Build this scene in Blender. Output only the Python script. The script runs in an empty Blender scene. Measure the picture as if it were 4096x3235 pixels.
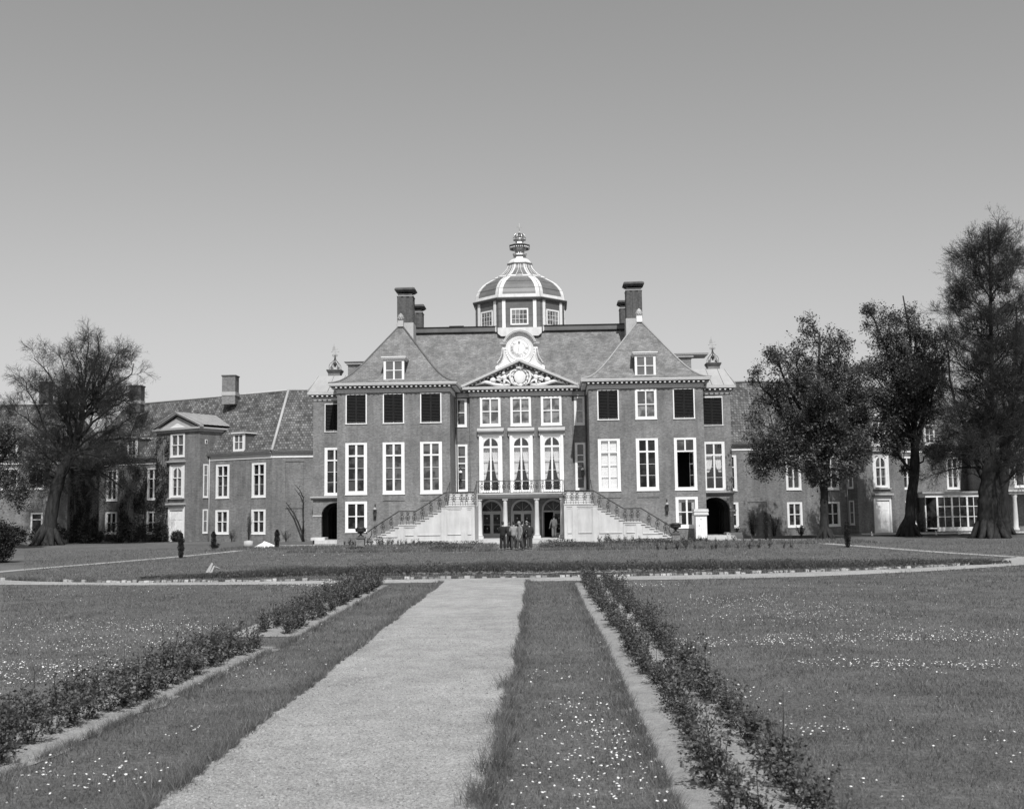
import bpy, bmesh, math, random
import numpy as np
from mathutils import Vector, Matrix
R_ = math.radians
SC = bpy.context.scene
COL = SC.collection

# ------------------------------------------------------------------ camera
H = 2.45
F_PX, WPX, HPX = 4355.2, 4096.0, 3235.0
yaw, pitch, roll = R_(2.0686), R_(5.5869), 0.0135
Fv = Vector((-math.sin(yaw)*math.cos(pitch), math.cos(yaw)*math.cos(pitch), math.sin(pitch)))
Rv = Vector((math.cos(yaw), math.sin(yaw), 0))
Uv = Vector((math.sin(yaw)*math.sin(pitch), -math.cos(yaw)*math.sin(pitch), math.cos(pitch)))
R2 = Rv*math.cos(roll) - Uv*math.sin(roll)
U2 = Rv*math.sin(roll) + Uv*math.cos(roll)
cd = bpy.data.cameras.new('camera')
cam = bpy.data.objects.new('camera', cd); COL.objects.link(cam)
m = Matrix((R2, U2, -Fv)).transposed().to_4x4(); m.translation = Vector((0, 0, H))
cam.matrix_world = m
cd.sensor_fit = 'HORIZONTAL'; cd.sensor_width = 36.0; cd.lens = 36.0*F_PX/WPX
cd.clip_start = 0.1; cd.clip_end = 6000
cd.dof.use_dof = True; cd.dof.focus_distance = 70; cd.dof.aperture_fstop = 3.6
SC.camera = cam

# ------------------------------------------------------------------ light
SUN_EL, SUN_AZ = R_(50), R_(9.5)
sv = Vector((math.sin(SUN_AZ)*math.cos(SUN_EL), -math.cos(SUN_AZ)*math.cos(SUN_EL), math.sin(SUN_EL)))
ld = bpy.data.lights.new('sun', 'SUN'); ld.energy = 4.6; ld.angle = R_(0.53); ld.color = (1.0, 0.995, 0.99)
sun = bpy.data.objects.new('sun', ld); COL.objects.link(sun)
sun.rotation_euler = sv.to_track_quat('Z', 'Y').to_euler(); sun.location = (30, -40, 60)
w = bpy.data.worlds.new("World"); SC.world = w; w.use_nodes = True
nt = w.node_tree; nt.nodes.clear()
sky = nt.nodes.new('ShaderNodeTexSky'); sky.sky_type = 'NISHITA'; sky.sun_disc = False
sky.sun_elevation = SUN_EL; sky.sun_rotation = math.pi - SUN_AZ
sky.air_density = 1.0; sky.dust_density = 1.2; sky.ozone_density = 1.0
bwn = nt.nodes.new('ShaderNodeVectorMath'); bwn.operation = 'DOT_PRODUCT'; bwn.inputs[1].default_value = (0.0, 0.25, 0.55)   # blue-sensitive black and white plate
bgn = nt.nodes.new('ShaderNodeBackground'); bgn.inputs[1].default_value = 0.13
won = nt.nodes.new('ShaderNodeOutputWorld')
nt.links.new(sky.outputs[0], bwn.inputs[0]); nt.links.new(bwn.outputs['Value'], bgn.inputs[0]); nt.links.new(bgn.outputs[0], won.inputs[0])
SC.view_settings.view_transform = 'Standard'; SC.view_settings.look = 'None'
SC.view_settings.exposure = 0.0; SC.view_settings.gamma = 1.0
SC.cycles.transparent_max_bounces = 16

# ------------------------------------------------------------------ materials
def new_mat(name):
    mt = bpy.data.materials.new(name); mt.use_nodes = True
    n = mt.node_tree; n.nodes.clear()
    o = n.nodes.new('ShaderNodeOutputMaterial'); p = n.nodes.new('ShaderNodeBsdfPrincipled')
    n.links.new(p.outputs[0], o.inputs[0])
    return mt, n, p
def ramp(n, src, pts):
    r = n.nodes.new('ShaderNodeValToRGB'); e = r.color_ramp.elements
    while len(e) < len(pts): e.new(0.5)
    for k, (pos, v) in enumerate(pts): e[k].position = pos; e[k].color = (v, v, v, 1)
    n.links.new(src, r.inputs[0]); return r.outputs[0]
def noise(n, vec, scale, detail=4, rough=0.6):
    t = n.nodes.new('ShaderNodeTexNoise'); t.inputs['Scale'].default_value = scale
    t.inputs['Detail'].default_value = detail; t.inputs['Roughness'].default_value = rough
    if vec is not None: n.links.new(vec, t.inputs['Vector'])
    return t.outputs[0]
def mul(n, a, b, fac=1.0):
    m_ = n.nodes.new('ShaderNodeMix'); m_.data_type = 'RGBA'; m_.blend_type = 'MULTIPLY'; m_.inputs[0].default_value = fac
    n.links.new(a, m_.inputs[6]); n.links.new(b, m_.inputs[7]); return m_.outputs[2]
def coords(n, kind='Object', scale=(1, 1, 1)):
    c = n.nodes.new('ShaderNodeTexCoord'); mp = n.nodes.new('ShaderNodeMapping'); mp.inputs['Scale'].default_value = scale
    n.links.new(c.outputs[kind], mp.inputs['Vector']); return mp.outputs[0]
def bump(n, p, h, s, d=0.02):
    b = n.nodes.new('ShaderNodeBump'); b.inputs['Strength'].default_value = s; b.inputs['Distance'].default_value = d
    n.links.new(h, b.inputs['Height']); n.links.new(b.outputs[0], p.inputs['Normal'])
def grime(name, v, a=.2, jx=None):
    mt, n, p = new_mat(name); c = coords(n)
    col = mul(n, ramp(n, noise(n, c, .8, 5), [(0.3, v*(1-a)), (0.7, v*(1+a*.5))]), ramp(n, noise(n, coords(n, 'Object', (3, 3, .35)), 1.0, 4), [(0.3, 1-a*.9), (0.65, 1.04)]))
    if jx:
        b = n.nodes.new('ShaderNodeTexBrick'); n.links.new(swizzle(n, (1, .9, 0), (0, 0, 1)), b.inputs['Vector']); b.inputs['Scale'].default_value = 1
        b.inputs['Brick Width'].default_value = jx; b.inputs['Row Height'].default_value = jx*.5; b.inputs['Mortar Size'].default_value = .012
        b.inputs['Color1'].default_value = (.94, .94, .94, 1); b.inputs['Color2'].default_value = (1.04, 1.04, 1.04, 1); b.inputs['Mortar'].default_value = (.68, .68, .68, 1)
        col = mul(n, col, b.outputs[0])
    n.links.new(col, p.inputs['Base Color']); p.inputs['Roughness'].default_value = .8; bump(n, p, noise(n, c, 25), .2, .01); return mt
def simple(name, v, rough=0.6, nscale=3.0, amp=0.12, metal=0.0, bmp=0.0, spec=None, streak=False):
    mt, n, p = new_mat(name)
    c = coords(n, 'Object', (1, 1, 0.25) if streak else (1, 1, 1))
    t = noise(n, c, nscale)
    col = ramp(n, t, [(0.25, v*(1-amp)), (0.75, v*(1+amp))])
    n.links.new(col, p.inputs['Base Color'])
    p.inputs['Roughness'].default_value = rough; p.inputs['Metallic'].default_value = metal
    if spec is not None: p.inputs['Specular IOR Level'].default_value = spec
    if bmp: bump(n, p, noise(n, coords(n), nscale*12), bmp)
    return mt
def swizzle(n, fx, fy):
    """2-D vector for course patterns: (x*a+y*b, z*c+y*d)"""
    g = n.nodes.new('ShaderNodeTexCoord'); s = n.nodes.new('ShaderNodeSeparateXYZ'); n.links.new(g.outputs['Object'], s.inputs[0])
    def comb(k):
        acc = None
        for ax in range(3):
            if not k[ax]: continue
            mm = n.nodes.new('ShaderNodeMath'); mm.operation = 'MULTIPLY'; n.links.new(s.outputs[ax], mm.inputs[0]); mm.inputs[1].default_value = k[ax]
            if acc is None: acc = mm.outputs[0]
            else:
                a = n.nodes.new('ShaderNodeMath'); a.operation = 'ADD'; n.links.new(acc, a.inputs[0]); n.links.new(mm.outputs[0], a.inputs[1]); acc = a.outputs[0]
        return acc
    c = n.nodes.new('ShaderNodeCombineXYZ'); n.links.new(comb(fx), c.inputs[0]); n.links.new(comb(fy), c.inputs[1]); return c.outputs[0]
def coursed(name, v, bw, bh, mortar_v, kx, ky, var=0.25, rough=0.85, patch=0.16, msize=0.012, bmp=0.3, patchscale=0.35):
    mt, n, p = new_mat(name)
    vec = swizzle(n, kx, ky)
    b = n.nodes.new('ShaderNodeTexBrick'); n.links.new(vec, b.inputs['Vector'])
    b.inputs['Scale'].default_value = 1.0; b.inputs['Brick Width'].default_value = bw; b.inputs['Row Height'].default_value = bh
    b.inputs['Mortar Size'].default_value = msize; b.inputs['Mortar Smooth'].default_value = 0.3
    lo, hi, mo = v*(1-var), v*(1+var), mortar_v
    b.inputs['Color1'].default_value = (lo, lo, lo, 1); b.inputs['Color2'].default_value = (hi, hi, hi, 1); b.inputs['Mortar'].default_value = (mo, mo, mo, 1)
    c = coords(n)
    pt = ramp(n, noise(n, c, patchscale, 5, 0.62), [(0.3, 1-patch), (0.7, 1+patch)])
    col = mul(n, b.outputs[0], pt)
    fine = ramp(n, noise(n, c, 6.0, 3), [(0.3, 0.84), (0.7, 1.16)])
    col = mul(n, col, fine)
    streak = ramp(n, noise(n, coords(n, 'Object', (1.6, 1.6, .22)), 1.0, 4), [(0.35, 0.80), (0.6, 1.08)])
    col = mul(n, col, streak)
    n.links.new(col, p.inputs['Base Color']); p.inputs['Roughness'].default_value = rough
    p.inputs['Specular IOR Level'].default_value = 0.25
    if bmp: bump(n, p, b.outputs[1], -bmp, 0.01)
    return mt

M = {}
M['brick'] = coursed('brick', 0.148, 0.22, 0.066, 0.235, (1, .7, 0), (0, 0, 1), var=0.28, patch=0.2, patchscale=0.5)
M['brick_dark'] = coursed('brick_dark', 0.085, 0.22, 0.066, 0.11, (1, .7, 0), (0, 0, 1), var=0.25, patch=0.2, patchscale=0.8)
M['slate'] = coursed('slate', 0.185, 0.30, 0.13, 0.13, (1, .2, 0), (0, 0, 1.0), var=0.2, patch=0.17, msize=0.016, bmp=0.5, patchscale=0.7)
M['pantile'] = coursed('pantile', 0.125, 0.26, 0.25, 0.05, (1.1, .35, 0), (0, 0, 1.0), var=0.5, patch=0.42, msize=0.03, bmp=1.0, patchscale=0.7)
M['white'] = simple('white_paint', 0.76, 0.5, 4.0, 0.08)
M['stone'] = grime('pale_stone', 0.56, .15)
M['dome_white'] = grime('weathered_white_lead', 0.66, .16)
M['stone2'] = simple('pale_stone_panel', 0.45, 0.85, 1.6, 0.10, bmp=0.15)
M['trim'] = simple('grey_stone_trim', 0.40, 0.7, 2.0, 0.10)
M['frieze'] = simple('pale_frieze_paint', 0.50, 0.6, 1.5, 0.08)
M['cornice'] = simple('cornice_paint', 0.58, 0.6, 1.5, 0.1)
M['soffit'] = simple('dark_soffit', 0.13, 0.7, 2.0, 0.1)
M['lead'] = simple('lead_sheet', 0.31, 0.6, 1.2, 0.15)
M['lead_dark'] = simple('dark_lead', 0.11, 0.55, 1.0, 0.3, spec=0.5)
M['copper'] = simple('dark_dome_copper', 0.135, 0.5, 0.9, 0.28)
M['gilt'] = simple('gilded_metal', 0.45, 0.3, 6.0, 0.12, metal=0.45)
M['iron'] = simple('black_iron', 0.03, 0.5, 5.0, 0.2)
M['shutter'] = simple('dark_shutter', 0.022, 0.75, 5.0, 0.3, spec=.15)
M['greydoor'] = simple('grey_door_paint', 0.42, 0.5, 2.0, 0.1)
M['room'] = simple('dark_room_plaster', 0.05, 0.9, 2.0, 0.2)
M['plaster'] = grime('light_relief_plaster', 0.72, .12)
M['ink'] = simple('dark_numeral_paint', 0.10, 0.6, 4.0, 0.1)
M['bark'] = simple('bark', 0.032, 0.95, 5.0, 0.55, bmp=1.0, streak=True, spec=.1)
M['bark_pale'] = simple('bark_pale', 0.036, 0.95, 5.0, 0.6, bmp=1.0, streak=True, spec=.1)
M['twig'] = simple('twig_bark', 0.028, 0.9, 2.0, 0.3)
M['sand'] = simple('white_sand', 0.75, 0.9, 4.0, 0.06, bmp=0.3)

def glass(name, v, ior, rough=0.02):
    mt, n, p = new_mat(name)
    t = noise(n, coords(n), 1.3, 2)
    n.links.new(ramp(n, t, [(0.42, v*0.35), (0.58, v*2.0)]), p.inputs['Base Color'])  # blotches imitate reflected trees, painted into the pane's base colour
    p.inputs['Roughness'].default_value = rough; p.inputs['IOR'].default_value = ior
    bump(n, p, noise(n, coords(n), 2.2, 1), 0.10, 0.02)
    return mt
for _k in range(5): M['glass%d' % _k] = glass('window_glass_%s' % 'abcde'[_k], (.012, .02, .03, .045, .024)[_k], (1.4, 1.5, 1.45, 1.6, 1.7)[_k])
GR = random.Random(4)
M['glass'] = glass('window_glass', 0.022, 1.42)
M['glass_sky'] = glass('upper_window_glass', 0.10, 1.9)  # paler base colour stands in for reflected sky and blinds behind
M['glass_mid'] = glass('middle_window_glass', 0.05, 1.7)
mt, n, p = new_mat('clear_glass')
n.nodes.remove(p)
tr = n.nodes.new('ShaderNodeBsdfTransparent'); gl = n.nodes.new('ShaderNodeBsdfGlossy'); gl.inputs['Roughness'].default_value = 0.02
lw = n.nodes.new('ShaderNodeLayerWeight'); pw = n.nodes.new('ShaderNodeMath'); pw.operation = 'POWER'; pw.inputs[1].default_value = 5
n.links.new(lw.outputs['Facing'], pw.inputs[0]); fr = n.nodes.new('ShaderNodeMath'); fr.operation = 'MULTIPLY_ADD'; fr.inputs[1].default_value = .9; fr.inputs[2].default_value = .07; n.links.new(pw.outputs[0], fr.inputs[0]); mx = n.nodes.new('ShaderNodeMixShader')
n.links.new(fr.outputs[0], mx.inputs[0]); n.links.new(tr.outputs[0], mx.inputs[1]); n.links.new(gl.outputs[0], mx.inputs[2])
n.links.new(mx.outputs[0], [x for x in n.nodes if x.type == 'OUTPUT_MATERIAL'][0].inputs[0])
M['clear'] = mt
M['curtain'] = simple('curtain_cloth', 0.60, 0.9, 2.0, 0.15)

def leafmat(name, v, amp=0.4, trans=0.25):
    mt, n, p = new_mat(name)
    g = n.nodes.new('ShaderNodeNewGeometry')
    col = ramp(n, g.outputs['Random Per Island'], [(0.0, v*(1-amp)), (1.0, v*(1+amp))])
    n.links.new(col, p.inputs['Base Color']); p.inputs['Roughness'].default_value = 0.55
    p.inputs['Specular IOR Level'].default_value = 0.3
    t = n.nodes.new('ShaderNodeBsdfTranslucent'); n.links.new(col, t.inputs[0])
    mx = n.nodes.new('ShaderNodeMixShader'); mx.inputs[0].default_value = trans
    o = [x for x in n.nodes if x.type == 'OUTPUT_MATERIAL'][0]
    n.links.new(p.outputs[0], mx.inputs[1]); n.links.new(t.outputs[0], mx.inputs[2]); n.links.new(mx.outputs[0], o.inputs[0])
    return mt
M['leaf_tree'] = leafmat('tree_leaf', 0.105, .65, .3)
M['leaf_dark'] = leafmat('dark_leaf', 0.035, 0.5, 0.15)
M['leaf_rose'] = leafmat('rose_leaf', 0.095, 0.75, 0.25)
M['leaf_hedge'] = leafmat('hedge_leaf', 0.085, 0.5, 0.2)
M['bud'] = leafmat('bud_leaf', 0.06, 0.4, 0.2)
M['conifer'] = leafmat('conifer_needle', 0.022, 0.5, 0.1)
M['blade'] = leafmat('grass_blade', 0.155, 0.55, 0.3)
_n = M['blade'].node_tree; _r = [x for x in _n.nodes if x.type == 'VALTORGB'][0]
_c = mul(_n, mul(_n, _r.outputs[0], ramp(_n, noise(_n, coords(_n), .8, 7, .72), [(.30, .58), (.70, 1.42)])), ramp(_n, noise(_n, coords(_n, 'Object', (.25, 1.0, 1)), 2.2, 4, .6), [(.35, .84), (.65, 1.14)]))
for _l in list(_r.outputs[0].links):
    if _l.to_node.type in ('BSDF_PRINCIPLED', 'BSDF_TRANSLUCENT'): _n.links.new(_c, _l.to_socket)
M['petal'] = simple('daisy_petal', 0.80, 0.7, 3, 0.05)

def ground_mat(name, v, s1, a1, s2, a2, s3=60, a3=0.3, bs=0.4, bd=0.03, rough=0.95, spec=0.15):
    mt, n, p = new_mat(name); c = coords(n)
    a = ramp(n, noise(n, c, s1, 5, 0.6), [(0.3, v*(1-a1)), (0.7, v*(1+a1))])
    b = ramp(n, noise(n, c, s2, 4, 0.6), [(0.3, 1-a2), (0.7, 1+a2)])
    d = ramp(n, noise(n, c, s3, 2, 0.7), [(0.3, 1-a3), (0.7, 1+a3)])
    n.links.new(mul(n, mul(n, a, b), d), p.inputs['Base Color'])
    p.inputs['Roughness'].default_value = rough; p.inputs['Specular IOR Level'].default_value = spec
    bump(n, p, noise(n, c, s3*0.6, 4, 0.75), bs, bd)
    return mt
M['lawn'] = ground_mat('lawn_grass', 0.12, 0.16, 0.2, 1.1, 0.2, 16, 0.38, 0.8, 0.06)
M['gravel'] = ground_mat('gravel', 0.38, 0.45, 0.15, 2.2, 0.16, 36, 0.42, 1.0, 0.05)
M['soil'] = ground_mat('sandy_soil', 0.33, 1.5, 0.12, 7, 0.15, 50, 0.25, 0.9, 0.04)
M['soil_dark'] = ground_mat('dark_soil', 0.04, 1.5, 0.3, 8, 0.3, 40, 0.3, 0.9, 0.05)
M['paving'] = ground_mat('pale_paving', 0.45, 0.8, 0.08, 5, 0.06, 40, 0.08, 0.2, 0.01)

# ------------------------------------------------------------------ mesh builder
def ident(q): return q
class MB:
    def __init__(s, T=None): s.v = []; s.f = []; s.mi = []; s.T = T or ident; s.m = 0; s.sm = []
    def add(s, vs, fs, smooth=False):
        o = len(s.v); s.v += [tuple(s.T(q)) for q in vs]
        for f in fs: s.f.append([o+i for i in f]); s.mi.append(s.m); s.sm.append(smooth)
        return s
    def box(s, x0, x1, y0, y1, z0, z1):
        if x0 > x1: x0, x1 = x1, x0
        if y0 > y1: y0, y1 = y1, y0
        if z0 > z1: z0, z1 = z1, z0
        return s.add([(x0,y0,z0),(x1,y0,z0),(x1,y1,z0),(x0,y1,z0),(x0,y0,z1),(x1,y0,z1),(x1,y1,z1),(x0,y1,z1)],
              [(0,3,2,1),(4,5,6,7),(0,1,5,4),(1,2,6,5),(2,3,7,6),(3,0,4,7)])
    def prism(s, poly, a0, a1, axis='y'):
        """poly (p,q) extruded along axis; y: (x,z), x: (y,z), z: (x,y)"""
        n_ = len(poly)
        mk = {'y': lambda p, a: (p[0], a, p[1]), 'x': lambda p, a: (a, p[0], p[1]), 'z': lambda p, a: (p[0], p[1], a)}[axis]
        vs = [mk(p, a0) for p in poly] + [mk(p, a1) for p in poly]
        fs = [list(range(n_)), list(range(2*n_-1, n_-1, -1))] + [(i, i+n_, (i+1) % n_+n_, (i+1) % n_) for i in range(n_)]
        return s.add(vs, fs)
    def lathe(s, prof, cx, cy, seg=16, smooth=True, rot=0, cap=True):
        vs = []; fs = []
        for r, z in prof:
            for k in range(seg):
                a = 2*math.pi*k/seg+rot; vs.append((cx+r*math.cos(a), cy+r*math.sin(a), z))
        for i in range(len(prof)-1):
            for k in range(seg):
                a, b = i*seg+k, i*seg+(k+1) % seg; fs.append((a, b, b+seg, a+seg))
        if cap: fs.append(list(range(seg))[::-1]); fs.append([(len(prof)-1)*seg+k for k in range(seg)])
        return s.add(vs, fs, smooth)
    def tube(s, pts, rad, seg=6, smooth=True):
        pts = [Vector(q) for q in pts]; n_ = len(pts)
        if not hasattr(rad, '__len__'): rad = [rad]*n_
        vs = []; fs = []; prev = None
        for i, q in enumerate(pts):
            d = (pts[min(i+1, n_-1)]-pts[max(i-1, 0)])
            d = d.normalized() if d.length > 1e-9 else Vector((0, 0, 1))
            if prev is None:
                prev = d.orthogonal().normalized()
            a = (prev - d*prev.dot(d)); a = a.normalized() if a.length > 1e-6 else d.orthogonal().normalized(); prev = a
            b = d.cross(a)
            for k in range(seg):
                t = 2*math.pi*k/seg; vs.append(tuple(q+(a*math.cos(t)+b*math.sin(t))*rad[i]))
        for i in range(n_-1):
            for k in range(seg):
                p0, p1 = i*seg+k, i*seg+(k+1) % seg; fs.append((p0, p1, p1+seg, p0+seg))
        fs.append(list(range(seg))[::-1]); fs.append([(n_-1)*seg+k for k in range(seg)])
        return s.add(vs, fs, smooth)
    def ball(s, c, r, seg=10, rings=6, sz=1.0, sx=1.0, sy=1.0):
        vs = [(c[0], c[1], c[2]-r*sz)]; fs = []
        for i in range(1, rings):
            ph = math.pi*i/rings
            for k in range(seg):
                a = 2*math.pi*k/seg; vs.append((c[0]+r*sx*math.sin(ph)*math.cos(a), c[1]+r*sy*math.sin(ph)*math.sin(a), c[2]-r*sz*math.cos(ph)))
        vs.append((c[0], c[1], c[2]+r*sz)); L = len(vs)-1
        for k in range(seg):
            fs.append((0, 1+(k+1) % seg, 1+k)); fs.append((L, L-seg+k, L-seg+(k+1) % seg))
        for i in range(rings-2):
            for k in range(seg):
                a, b = 1+i*seg+k, 1+i*seg+(k+1) % seg; fs.append((a, b, b+seg, a+seg))
        return s.add(vs, fs, True)
    def mesh(s, name, mats, off=(0, 0, 0)):
        me = bpy.data.meshes.new(name)
        me.from_pydata([(a-off[0], b-off[1], c-off[2]) for a, b, c in s.v], [], s.f)
        if not isinstance(mats, (list, tuple)): mats = [mats]
        for q in mats: me.materials.append(M[q] if isinstance(q, str) else q)
        if len(mats) > 1: me.polygons.foreach_set('material_index', s.mi)
        me.polygons.foreach_set('use_smooth', s.sm)
        bm = bmesh.new(); bm.from_mesh(me); bmesh.ops.recalc_face_normals(bm, faces=bm.faces); bm.to_mesh(me); bm.free()
        me.update(); return me
    def build(s, name, mats, parent=None, **kw):
        off = world_loc(parent) if parent else kw.pop('at', (0, 0, 0))
        ob = bpy.data.objects.new(name, s.mesh(name, mats, off)); COL.objects.link(ob)
        if parent: ob.parent = parent
        else: ob.location = off
        tag(ob, **kw); return ob
def world_loc(o):
    v = Vector((0, 0, 0))
    while o: v += o.location; o = o.parent
    return tuple(v)
def tag(o, label=None, cat=None, group=None, kind=None):
    if label: o['label'] = label
    if cat: o['category'] = cat
    if group: o['group'] = group
    if kind: o['kind'] = kind
    return o
def thing(name, loc, label, cat, group=None, rz=0):
    o = bpy.data.objects.new(name, None); COL.objects.link(o); o.location = loc; o.rotation_euler = (0, 0, rz)
    o.empty_display_size = 0.3
    return tag(o, label, cat, group)
def copy_tree(o, parent=None):
    c = o.copy(); COL.objects.link(c)
    if parent: c.parent = parent
    for ch in [x for x in list(SC.objects) if x.parent == o]: copy_tree(ch, c)
    return c
def np_mesh(name, V, Fc, mats, nv=4, matidx=None, smooth=False):
    """V (n,3) array, Fc (m,nv) int array"""
    me = bpy.data.meshes.new(name)
    me.vertices.add(len(V)); me.vertices.foreach_set('co', np.asarray(V, np.float32).ravel())
    me.loops.add(Fc.size); me.loops.foreach_set('vertex_index', Fc.astype(np.int32).ravel())
    me.polygons.add(len(Fc)); me.polygons.foreach_set('loop_start', np.arange(0, Fc.size, nv, dtype=np.int32))
    me.polygons.foreach_set('loop_total', np.full(len(Fc), nv, np.int32))
    for q in mats: me.materials.append(M[q])
    if matidx is not None: me.polygons.foreach_set('material_index', matidx.astype(np.int32))
    if smooth: me.polygons.foreach_set('use_smooth', np.ones(len(Fc), bool))
    me.update(calc_edges=True); me.validate(); return me
def link(me, name, parent=None, loc=(0, 0, 0), **kw):
    ob = bpy.data.objects.new(name, me); COL.objects.link(ob); ob.location = loc
    if parent: ob.parent = parent
    return tag(ob, **kw)

# ------------------------------------------------------------------ architecture helpers
def wallT(ox, oy, ux, uy):
    """local (u along wall, d outward, z) -> world. outward = (uy,-ux)"""
    return lambda q: (ox+ux*q[0]+uy*q[1], oy+uy*q[0]-ux*q[1], q[2])
def wall_panel(mb, u0, u1, z0, z1, holes, th=0.4, back=True):
    us = sorted(set([u0, u1]+[h for q in holes for h in q[:2]])); zs = sorted(set([z0, z1]+[h for q in holes for h in q[2:4]]))
    for a, b in zip(us, us[1:]):
        for c, e in zip(zs, zs[1:]):
            mu, mz = (a+b)/2, (c+e)/2
            if any(q[0] < mu < q[1] and q[2] < mz < q[3] for q in holes): continue
            mb.add([(a, 0, c), (b, 0, c), (b, 0, e), (a, 0, e)], [(0, 1, 2, 3)])
            if back: mb.add([(a, -th, c), (b, -th, c), (b, -th, e), (a, -th, e)], [(3, 2, 1, 0)])
    for a, b, c, e in [q[:4] for q in holes]:
        mb.add([(a, 0, c), (a, -th, c), (a, -th, e), (a, 0, e)], [(0, 1, 2, 3)]); mb.add([(b, 0, c), (b, -th, c), (b, -th, e), (b, 0, e)], [(3, 2, 1, 0)])
        mb.add([(a, 0, e), (b, 0, e), (b, -th, e), (a, -th, e)], [(0, 1, 2, 3)]); mb.add([(a, 0, c), (b, 0, c), (b, -th, c), (a, -th, c)], [(3, 2, 1, 0)])
def arch_fill(mb, u0, u1, zs, z1, d0, d1, seg=14, ri=None):
    """rect u0..u1, zs..z1 minus a half circle of width; faces front d0 and back d1"""
    uc = (u0+u1)/2; r = ri or (u1-u0)/2; rz = (z1-zs)*0.985
    pts = [(uc-r*math.cos(math.pi*k/seg), zs+rz*math.sin(math.pi*k/seg)*min(1, r/rz if rz > r else 1)) for k in range(seg+1)]
    for k in range(seg):
        a, b = pts[k], pts[k+1]
        ta = (a[0], z1); tb = (b[0], z1)
        mb.add([(a[0], d0, a[1]), (b[0], d0, b[1]), (tb[0], d0, z1), (ta[0], d0, z1)], [(0, 1, 2, 3)])
        mb.add([(a[0], d0, a[1]), (a[0], d1, a[1]), (b[0], d1, b[1]), (b[0], d0, b[1])], [(0, 1, 2, 3)])
def arch_band(mb, uc, zc, r0, r1, d0, d1, seg=18, a0=0, a1=math.pi, rzs=1.0):
    """solid half ring"""
    for k in range(seg):
        t0 = a0+(a1-a0)*k/seg; t1 = a0+(a1-a0)*(k+1)/seg
        P = lambda r, t: (uc+r*math.cos(t), zc+r*rzs*math.sin(t))
        q = [P(r0, t0), P(r1, t0), P(r1, t1), P(r0, t1)]
        vs = [(x, d0, z) for x, z in q]+[(x, d1, z) for x, z in q]
        fs = [(0, 1, 2, 3), (7, 6, 5, 4), (1, 5, 6, 2), (0, 3, 7, 4)]
        if k == 0: fs.append((0, 4, 5, 1))
        if k == seg-1: fs.append((3, 2, 6, 7))
        mb.add(vs, fs)

def window(parent, T, u0, u1, z0, z1, fs=0.17, ft=0.12, fb=0.2, mull=(0.5,), mw=0.11, trans=(), tw=0.11, bars=(), bw=0.025,
           glassm='glass', dd=0.03, shutters=None, vbars=(), name='window', sash=0.0, label=None, clear_=False, curtain=None):
    f = MB(T); back = -0.13
    f.box(u0, u0+fs, back, dd, z0, z1); f.box(u1-fs, u1, back, dd, z0, z1)
    f.box(u0+fs, u1-fs, back, dd-.002, z1-ft, z1); f.box(u0+fs, u1-fs, back, dd-.002, z0, z0+fb)
    f.box(u0-.03, u1+.03, -.02, dd+.035, z0-.05, z0-.001)
    gu0, gu1, gz0, gz1 = u0+fs, u1-fs, z0+fb, z1-ft
    W, Hh = gu1-gu0, gz1-gz0
    for t in mull: f.box(gu0+W*t-mw/2, gu0+W*t+mw/2, back+.02, dd-.025, gz0, gz1)
    for t in trans: f.box(gu0, gu1, back+.02, dd-.01, gz0+Hh*t-tw/2, gz0+Hh*t+tw/2)
    for t in bars: f.box(gu0, gu1, back+.03, dd-.055, gz0+Hh*t-bw/2, gz0+Hh*t+bw/2)
    for t in vbars: f.box(gu0+W*t-bw/2, gu0+W*t+bw/2, back+.03, dd-.056, gz0, gz1)
    wo = f.build(name, 'white', parent, label=label)
    if glassm != 'none':
        g = MB(T); g.box(gu0-.01, gu1+.01, back+.035, back+.045, gz0-.01, gz1+.01)
        g.build('pane', 'clear' if clear_ else ('glass%d' % GR.randrange(5) if glassm == 'glass' else glassm), wo)
    if shutters:
        for a, b in ((gu0-.04, (gu0+gu1)/2-.012), ((gu0+gu1)/2+.012, gu1+.04)):
            s = MB(T); zb, zt = gz0-.08, gz1+.03
            s.box(a, a+.05, -.02, .045, zb, zt); s.box(b-.05, b, -.02, .045, zb, zt)
            s.box(a+.05, b-.05, -.02, .043, zb, zb+.07); s.box(a+.05, b-.05, -.02, .043, zt-.07, zt)
            nl = int((zt-zb-.14)/.12)
            for k in range(nl):
                zz = zb+.07+(k+.5)*(zt-zb-.14)/nl
                s.add([(a+.05, .040, zz-.030), (b-.05, .040, zz-.030), (b-.05, -.02, zz+.018), (a+.05, -.02, zz+.018),
                       (a+.05, .040, zz-.042), (b-.05, .040, zz-.042), (b-.05, -.02, zz+.006), (a+.05, -.02, zz+.006)],
                      [(0, 1, 2, 3), (7, 6, 5, 4), (0, 4, 5, 1)])
            s.box(a+.05, b-.05, -.03, -.024, zb, zt)
            s.build('shutter', 'shutter', wo)
    if curtain:
        for side in (0, 1):
            c = MB(T); n_ = 14
            prof = curtain
            rows = len(prof)
            vs = []; fsx = []
            for i, (zf, inn) in enumerate(prof):
                for k in range(n_+1):
                    t = k/n_; x = (gu0+W*inn*t) if side == 0 else (gu1-W*inn*t)
                    vs.append((x, -.27+.03*math.sin(t*22+i*.5), gz0+Hh*zf))
            for i in range(rows-1):
                for k in range(n_): a = i*(n_+1)+k; fsx.append((a, a+1, a+n_+2, a+n_+1))
            c.add(vs, fsx, True); c.build('curtain', 'curtain', wo)
    return wo

def bars_at(z0, z1, fb, ft, zs): 
    return tuple((q-(z0+fb))/((z1-ft)-(z0+fb)) for q in zs)

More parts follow.
